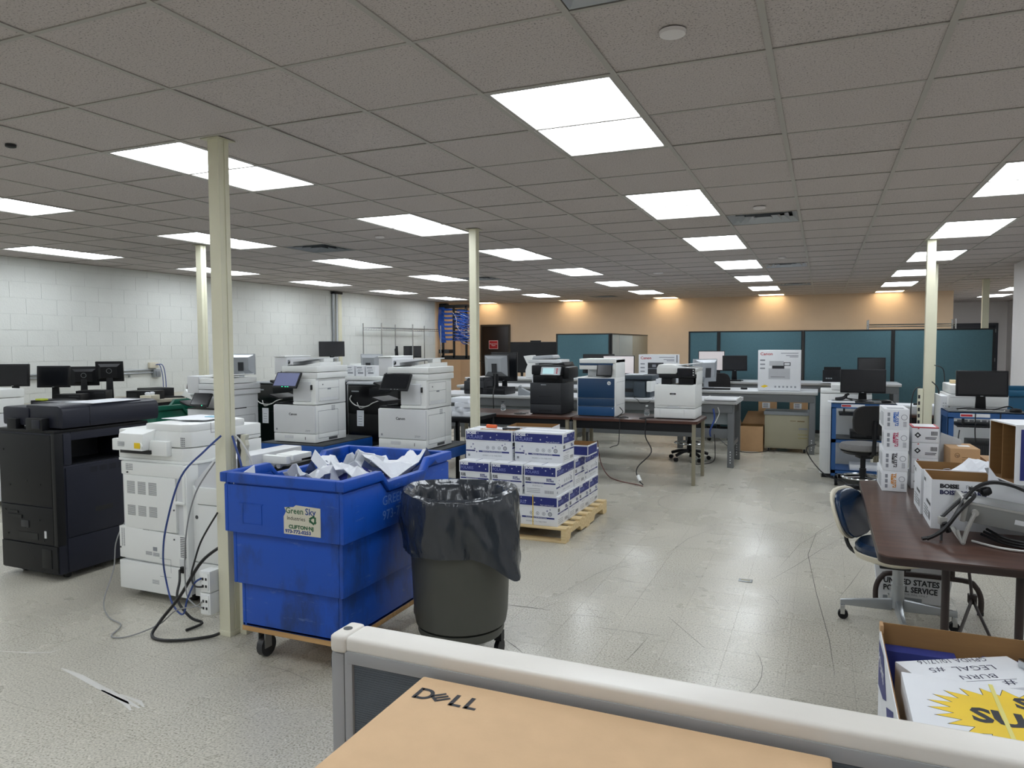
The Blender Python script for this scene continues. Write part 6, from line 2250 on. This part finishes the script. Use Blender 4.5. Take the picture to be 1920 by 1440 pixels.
cable('power_lead', [(.44, 3.665, TZ+.012), (.5, 3.65, TZ+.06), (.56, 3.655, TZ+.15), (.62, 3.7, TZ+.21), (.6, 3.76, TZ+.2), (.53, 3.72, TZ+.14), (.5, 3.7, TZ+.11)], .009, CABLEK, 'thick black lead looping at the instrument left end')
t = thing('power_plug', 'black moulded plug lying on the instrument top', 'plug', (.655, 3.74, TZ+.225), .2)
M().tube([(-.05, 0, .015), (-.02, 0, .01), (0, 0, 0)], .008, 8, 3).obj('lead', CABLEK, t, smooth=True)
M().lathe([(.012, -.005), (.02, .0), (.022, .02), (.016, .035), (.0, .037)], 14, cap=False).obj('body', BLACKP, t, smooth=True, rot=(0, 1.3, 0))
t = thing('cable_clamp', 'silver clamp box with black bristles at the instrument end', 'clamp', (.5, 3.70, TZ+.09), .2)
BX('block', DEVL, t, -.012, -.012, -.015, .02, .02, .02, .006)
M().cyl((.0, -.03, .0), (.02, -.03, -.04), .012, 8).obj('knob', BLACKP, t)
BX('foot', SEAM, t, -.004, -.0, -.089, .006, .01, -.014, .002)
cable('coiled_lead', [(.62, 3.72, TZ+.008), (.72, 3.63, TZ+.008), (.85, 3.62, TZ+.008), (.95, 3.7, TZ+.008)], .005, CABLEW, 'white lead on the table under the instrument')
for k in range(3):
    cable('coiled_lead', [(.66+.01*k, 3.75, TZ+.035+.012*k), (.74, 3.66, TZ+.02+.012*k), (.85, 3.66, TZ+.012+.01*k), (.93, 3.75, TZ+.012+.01*k)], .006, CABLEK, ['lowest', 'middle', 'uppermost'][k]+' black lead coil under the instrument')

# postal tub below the table
t = thing('mail_tub', 'white corrugated postal tub under the walnut table', 'tub', (.54, 5.08, 0), -.03)
m = M().shell([(-.19, 0, .19, .26, .0), (-.225, -.02, .225, .29, .27)])
m.obj('tub', WHITEC, t, .02)
BX('rim', WHITEP, t, -.235, -.03, .255, .235, .3, .285, .006)
m = M()
for k in range(6):
    m.cyl((-.15+k*.06, -.0312, .27), (-.15+k*.06, -.0302, .27), .004, 8)
m.obj('print_marks', GINK, t)
rt = (R90+.074, 0, 0)
text('UNITED STATES', .05, INK, t, (-.165, -.0115, .12), rt, off=.0016, sx=.86)
text('POSTAL SERVICE', .05, INK, t, (-.165, -.0085, .072), rt, off=.0016, sx=.8)
text('FOR MAIL ONLY', .018, GINK, t, (-.05, -.0058, .05), rt)
m = M().fq(-.165, .012, .05, .036, -.005)
m.obj('grey_panel', GREYP, t, flip=False)

# blue vinyl chair
t = thing('swivel_chair', 'old swivel chair with blue vinyl and cream shell', 'chair', (.42, 4.66, 0), 0.)
m = M().lathe([(0, .0), (.17, 0), (.2, .02), (.205, .045), (.185, .065), (.1, .07), (0, .068)], 32, cap=False)
m.v = [(x*1.02-.02, y, z*1.2+.40) for x, y, z in m.v]
CR_ = (0, 0, -.45)
m.obj('seat_cushion', VINYL, t, smooth=True)
m = M().lathe([(0, -.01), (.12, -.01), (.2, .02), (.212, .05), (.205, .055), (.17, .03), (0, .01)], 32, cap=False)
m.v = [(x*1.03-.02, y, z+.37) for x, y, z in m.v]
m.obj('seat_shell', SHELL, t, smooth=True)


def backshape(off, sc, th):
    P = []
    n = 24
    for k in range(n):
        a = 2*PI*k/n
        c_, s_ = math.cos(a), math.sin(a)
        P.append((.19*sc*math.copysign(abs(c_)**.7, c_), .145*sc*math.copysign(abs(s_)**.7, s_)))
    mm = M().prism(P, 0, th, 'x')

    def f(v):
        x, y, z = v
        lean = -.32*z+.55*y*y
        return (-.315+off+x+lean+.4*max(0, -z)*max(0, -z)*2, y, .61+z)
    mm.v = [f(v) for v in mm.v]
    return mm


backshape(0, 1.0, .02).obj('back_shell', SHELL, t, .008, rot=CR_)
backshape(.02, .93, .035).obj('back_cushion', VINYL, t, .016, 3, rot=CR_)
M().tube([(-.3, 0, .52), (-.3, 0, .44), (-.25, 0, .375), (-.1, 0, .36), (0, 0, .36)], .012, 8, 4).obj('back_bar', BLKTRIM, t, smooth=True, rot=CR_)
BX('tilt_box', BLKTRIM, t, -.1, -.05, .33, .06, .05, .365, .008)
M().cyl((0, 0, .1), (0, 0, .24), .035, 16).cyl((0, 0, .24), (0, 0, .34), .03, 16).obj('column', ALU, t, smooth=True)
for k in range(4):
    a = PI*k/2+.03
    c_, s_ = math.cos(a), math.sin(a)
    m = M().hexa([(.03, -.018, .085), (.3, -.012, .085), (.3, .012, .085), (.03, .018, .085)], [(.03, -.016, .15), (.3, -.01, .115), (.3, .01, .115), (.03, .016, .15)])
    m.v = [(x*c_-y*s_, x*s_+y*c_, z) for x, y, z in m.v]
    ar = m.obj('base_arm', ALU, t, .003)
    m = M().cyl((.285, -.014, .028), (.285, .014, .028), .028, 14)
    m.v = [(x*c_-y*s_, x*s_+y*c_, z) for x, y, z in m.v]
    wh = m.obj('caster', BLACKP, ar, smooth=True)
    m = M().box(.275, -.02, .03, .3, .02, .088)
    m.v = [(x*c_-y*s_, x*s_+y*c_, z) for x, y, z in m.v]
    m.obj('caster_hood', CHROME, wh, .003)

# ================================================================ foreground
PZ = 1.07
t = thing('cubicle_panel', 'grey fabric cubicle panel with a cream top cap in front', 'partition', (-.86, 1.12, 0))
L_ = 2.3
BX('top_cap', CAPM, t, .035, 0, PZ-.03, L_, .068, PZ, .008, seg=3)
BX('end_cap', CAPM, t, 0, -.002, PZ-.034, .036, .07, PZ+.002, .01, seg=3)
M().cyl((.018, .034, PZ+.001), (.018, .034, PZ+.0026), .009, 16).obj('cap_plug', SEAM, t)
BX('end_post', CAPG, t, .0, .002, 0, .03, .066, PZ-.035, .006)
BX('edge_strip', CAPG, t, .032, .0, 0, .05, .064, PZ-.03, .004)
m = M()
BX('fabric_panel', PANELF, t, .05, .006, .08, L_, .06, PZ-.03, .003)
m = M()
for k in range(150):
    z = PZ-.04-k*.0045
    m.box(.052, .0045, z-.0015, L_, .0065, z)
o = m.obj('fabric_ribs', PANELF, t, flip=False)
o['kind'] = 'stuff'
BX('cap_lip', CAPG, t, .04, -.002, PZ-.05, L_, .002, PZ-.026, .002)
BX('kick_plate', CAPG, t, .03, .004, 0, L_, .062, .08, .003)
t = thing('desk', 'desk surface under the brown computer box', 'desk', (-.8, .45, 0))
BX('desktop', BENCHT, t, 0, 0, .71, 1.5, .66, .74, .004)
for x in (.03, 1.42):
    for y in (.03, .58):
        BX('leg', STEEL, t, x, y, 0, x+.05, y+.05, .71, .003)
BZ = 1.035
t = thing('computer_box', 'brown cardboard computer box in the foreground', 'box', (-.645, .56, .741))
KD = mat('kraft_box_card', 'cdac86', .8, var=.035, sc=25, bump=.05, bsc=200)
BX('carton', KD, t, 0, 0, 0, .667, .543, BZ-.741, .006, seg=3)
lg = M()
zt = BZ-.741+.0006


def stroke(m, pts):
    m.add([(x, y, zt) for x, y in pts], [tuple(range(len(pts)))])


ox, oy, s = .022, .465, .125/4.1
# logo drawn as flat bars: D, tilted E, L, L


def bar(m, x0, y0, x1, y1, w_):
    d = Vector((x1-x0, y1-y0))
    d.normalize()
    n_ = Vector((-d.y, d.x))*w_/2
    m.add([(ox+s*(x0+n_.x), oy+s*(y0+n_.y), zt), (ox+s*(x1+n_.x), oy+s*(y1+n_.y), zt), (ox+s*(x1-n_.x), oy+s*(y1-n_.y), zt), (ox+s*(x0-n_.x), oy+s*(y0-n_.y), zt)], [(0, 1, 2, 3)])


bar(lg, .12, 0, .12, 1.2, .24)
n = 10
for k in range(n):
    a0, a1 = -R90+PI*k/n, -R90+PI*(k+1)/n
    q = [(.45+r*.62*math.cos(a), .6+r*.6*math.sin(a)) for r, a in ((1, a0), (1, a1), (.62, a1), (.62, a0))]
    lg.add([(ox+s*x, oy+s*y, zt) for x, y in q], [(0, 1, 2, 3)])
bar(lg, .12, .115, .46, .115, .23)
bar(lg, .12, 1.085, .46, 1.085, .23)
for k in range(3):
    bar(lg, 1.06+k*.22, .44-k*.19+.16, 1.62+k*.22, .9-k*.19+.16, .19)
bar(lg, .98, .56, 1.52, .1, .19)
bar(lg, 2.35, 0, 2.35, 1.2, .24)
bar(lg, 2.3, .11, 2.95, .11, .22)
bar(lg, 3.25, 0, 3.25, 1.2, .24)
bar(lg, 3.2, .11, 3.85, .11, .22)
lg.obj('logo', INK, t, flip=False)
o = M().box(.2, .0, zt-.0002, .203, .0, zt).obj
m = M().prism([(.38, .33), (.46, .335), (.465, .325), (.39, .318)], zt-.0005, zt, 'z').prism([(.36, .345), (.366, .347), (.365, .34)], zt-.0005, zt, 'z')
m.obj('scrape_marks', mat('pale_scrape', 'd9bd97', .8), t)

# stacked cartons at the lower right
for k in (0,):
    t = thing('paper_carton', 'closed carton under the carton of papers at lower right', 'carton', (.225+.3, 2.73, 0))
    BX('box', WHITEC, t, -.3, -.43, 0, .3, .43, .255, .003)
    m = M()
    x = -.3-.001
    m.add([(x, .2, .24), (x, -.2, .24), (x, -.2, .05)], [(0, 1, 2)])
    m.add([(x, .2, .2), (x, .2, .02), (x, .02, .02)], [(0, 1, 2)])
    m.obj('navy_print', NAVY, t, flip=False)
CR = .52
t = thing('open_carton', 'open white and blue carton of papers at lower right', 'carton', (.525, 2.735, .2565))
w_, d, h_ = .6, .88, CR-.2565
th = .006
m = M().box(-w_/2, -d/2, 0, w_/2, d/2, th).box(-w_/2, -d/2, th, w_/2, -d/2+th/2, h_).box(-w_/2, d/2-th/2, th, w_/2, d/2, h_).box(-w_/2, -d/2+th/2, th, -w_/2+th/2, d/2-th/2, h_-.02).box(w_/2-th/2, -d/2+th/2, th, w_/2, d/2-th/2, h_)
m.obj('outer_walls', WHITEC, t)
q = th/2
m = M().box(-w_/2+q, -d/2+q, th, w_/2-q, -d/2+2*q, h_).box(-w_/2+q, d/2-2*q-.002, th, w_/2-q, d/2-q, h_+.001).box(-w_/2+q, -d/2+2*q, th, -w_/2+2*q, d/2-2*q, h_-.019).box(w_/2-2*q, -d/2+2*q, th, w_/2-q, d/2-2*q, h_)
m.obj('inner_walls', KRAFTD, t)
M().box(-w_/2-.001, d/2-.05, h_-.03, -w_/2+.012, d/2+.001, h_+.004).obj('corner_fold', KRAFT, t, .004)
m = M()
x = -w_/2-.001
m.add([(x, .42, .2), (x, .2, .22), (x, .05, .12), (x, .2, .06), (x, .42, .02)], [(0, 1, 2, 3, 4)])
m.add([(x, .05, .1), (x, -.2, .2), (x, -.3, .01), (x, -.05, .01)], [(0, 1, 2, 3)])
m.obj('navy_print', NAVY, t, flip=False)
text('POLARIS', .06, WINK, t, (x-.001, .4, .12), LEFTF, off=.001)
# blue folders inside
for k, (x, y, lab) in enumerate(((.36, 3.1, 'left'), (.69, 3.11, 'right'))):
    o = BX('blue_ream', NAVY, None, -.12, -.035, 0, .12, .035, .18, .003)
    o.location = (x, y+.02, .263)
    tag(o, lab+' blue-wrapped ream inside the lower right carton', 'ream', 'blue reams in the carton')
# white archive box with upside-down handwriting
t = thing('archive_box', 'white box with upside-down handwriting in the lower right carton', 'box', (.262, 2.945, .263), .5)
BX('box', WHITEC, t, 0, -.235, 0, .44, 0, .197, .003)
UPS = (0, 0, PI)
PEN = mat('pen_ink', '35374d', .6)
text('GPHDA 10/17/16', .043, PEN, t, (.345, -.004, .1976), UPS, sx=.86, shear=.15)
text('LEGAL  #5', .05, PEN, t, (.33, -.066, .1976), UPS, sx=1.12, shear=.15)
text('BURN', .044, PEN, t, (.285, -.132, .1976), UPS, sx=1.2, shear=.15)
text('#', .05, PEN, t, (.31, -.185, .1976), UPS, sx=1.6)
M().box(.13, -.178, .1972, .33, -.1765, .1977).obj('pen_line', PEN, t)
o = M().box(.42, 2.76, .263, .8, 2.9, .42).obj('paper_stack', PAPER)
tag(o, 'loose white paper pile between the two white boxes in the carton', 'paper')
# second white box with the yellow burst
t = thing('copy_paper_box', 'white box with a yellow starburst print at lower right', 'box', (.262, 2.30, .2635))
BX('box', WHITEC, t, 0, 0, 0, .545, .43, .25, .003)
P = []
n = 26
bx_, by_ = .335, .205
for k in range(2*n):
    a = 2*PI*k/(2*n)+.06
    r = 1.0 if k % 2 == 0 else .78
    P.append((bx_+.28*r*math.cos(a), by_+.2*r*math.sin(a)))
P = [(min(x, .54), y) for x, y in P]
M().prism([(min(bx_+(x-bx_)*1.02, .542), by_+(y-by_)*1.02) for x, y in P], .25, .2504, 'z').obj('burst_outline', INK, t)
br = M().prism(P, .2504, .2508, 'z').obj('yellow_burst', YEL, t)
text('SUPER', .125, INK, br, (.165, .15, .2512), (0, 0, 0), off=.005, sx=.95)
text('S', .1, INK, br, (.3, .285, .2512), (0, 0, 0), off=.005)
text('N', .1, INK, br, (.29, .05, .2512), (0, 0, 0), off=.005)
m = M().hexa([(.24, .0, .2513), (.252, .0, .2513), (.262, .43, .2513), (.25, .43, .2513)], [(.24, .0, .252), (.252, .0, .252), (.262, .43, .252), (.25, .43, .252)])
m.obj('yellow_strap', mat('pale_strap', 'd9cf6a', .4), t)
m = M()
ringf(m, .12, .14, .0, .03, x=-.0006, n=12)
m.obj('side_seal', YEL, t, flip=False)
t = thing('metal_clip_file', 'dark metal-edged file at the right of the handwriting box', 'file', (.72, 2.98, .462), .5)
M().box(-.01, -.1, 0, .02, .1, .03).obj('clip', CHROME, t, .003)
M().box(.02, -.1, 0, .09, .1, .025).obj('cover', DARKP, t, .003)

# ================================================================ marks and oddments on the floor
SC = mat('pale_scuff', 'd0cec8', .6)
m = M()
pts = [(-2.02, 2.33), (-1.95, 2.22), (-1.86, 2.1), (-1.8, 2.0), (-1.74, 1.94)]
fs_ = []
o = None
SCK = mat('dark_scuff', '56534d', .7)


def scuff(pts, w_, mt):
    m = M()
    P = [Vector((x, y, 0)) for x, y in pts]
    vs, fs = [], []
    for i, p in enumerate(P):
        d = P[min(i+1, len(P)-1)]-P[max(i-1, 0)]
        d.normalize()
        n_ = Vector((-d.y, d.x, 0))*w_/2*(1 if 0 < i < len(P)-1 else .3)
        vs += [p+n_+Vector((0, 0, .0006)), p-n_+Vector((0, 0, .0006))]
    for i in range(len(P)-1):
        fs.append((2*i, 2*i+1, 2*i+3, 2*i+2))
    return m.add(vs, fs).obj('scuff_mark', mt, fl, flip=False)


def zf(x, y):
    p = ray_z(x, y, 0)
    return (p.x, p.y)


for P_, w_, mt in (
        ([(115, 1253), (150, 1268), (190, 1290), (225, 1308), (262, 1328)], .03, SC), ([(190, 1294), (235, 1318), (245, 1332)], .026, SC), ([(225, 1302), (262, 1316), (270, 1326)], .02, SC), ([(0, 1221), (60, 1224), (95, 1223), (115, 1217)], .01, SC),
        ([(1575, 972), (1530, 1000), (1515, 1040), (1530, 1110), (1555, 1200), (1565, 1265)], .004, SCK), ([(1578, 978), (1530, 1003), (1500, 1020), (1460, 1065)], .003, SCK),
        ([(1585, 1005), (1540, 1030), (1490, 1062), (1440, 1090)], .003, SCK), ([(1620, 1060), (1595, 1095), (1570, 1125)], .003, SCK), ([(940, 1133), (985, 1138), (1032, 1144)], .01, SCK),
        ([(948, 1200), (965, 1212), (980, 1224)], .006, SCK), ([(1172, 1241), (1195, 1218), (1215, 1195)], .004, SCK), ([(1250, 1040), (1290, 1010), (1340, 990)], .003, SCK), ([(1380, 980), (1440, 985), (1500, 1000)], .003, SCK),
        ([(1100, 1080), (1180, 1060), (1260, 1045)], .003, SCK), ([(1040, 1120), (1120, 1075), (1200, 1040)], .003, SCK), ([(480, 1243), (540, 1258), (600, 1285)], .003, SCK)):
    scuff([zf(*p) for p in P_], w_, mt)
random.seed(11)
for k in range(34):
    x, y = random.uniform(-1.6, .6), random.uniform(2.6, 8.2)
    a = random.uniform(0, PI)
    c = random.uniform(-1.2, 1.2)
    L_ = random.uniform(.15, .7)
    P_ = []
    for q in range(7):
        P_.append((x, y))
        x += math.cos(a)*L_/6
        y += math.sin(a)*L_/6
        a += c/6
    scuff(P_, random.uniform(.0015, .003), SCK)
t = thing('floor_box', 'small floor plate set in the tiles near the walnut table', 'plate', (*zf(1398, 1089), .0005))
BX('plate', ALU, t, -.045, -.03, 0, .045, .03, .004, .001)
BX('insert', TAN, t, -.03, -.016, .004, .03, .016, .005, .0005)
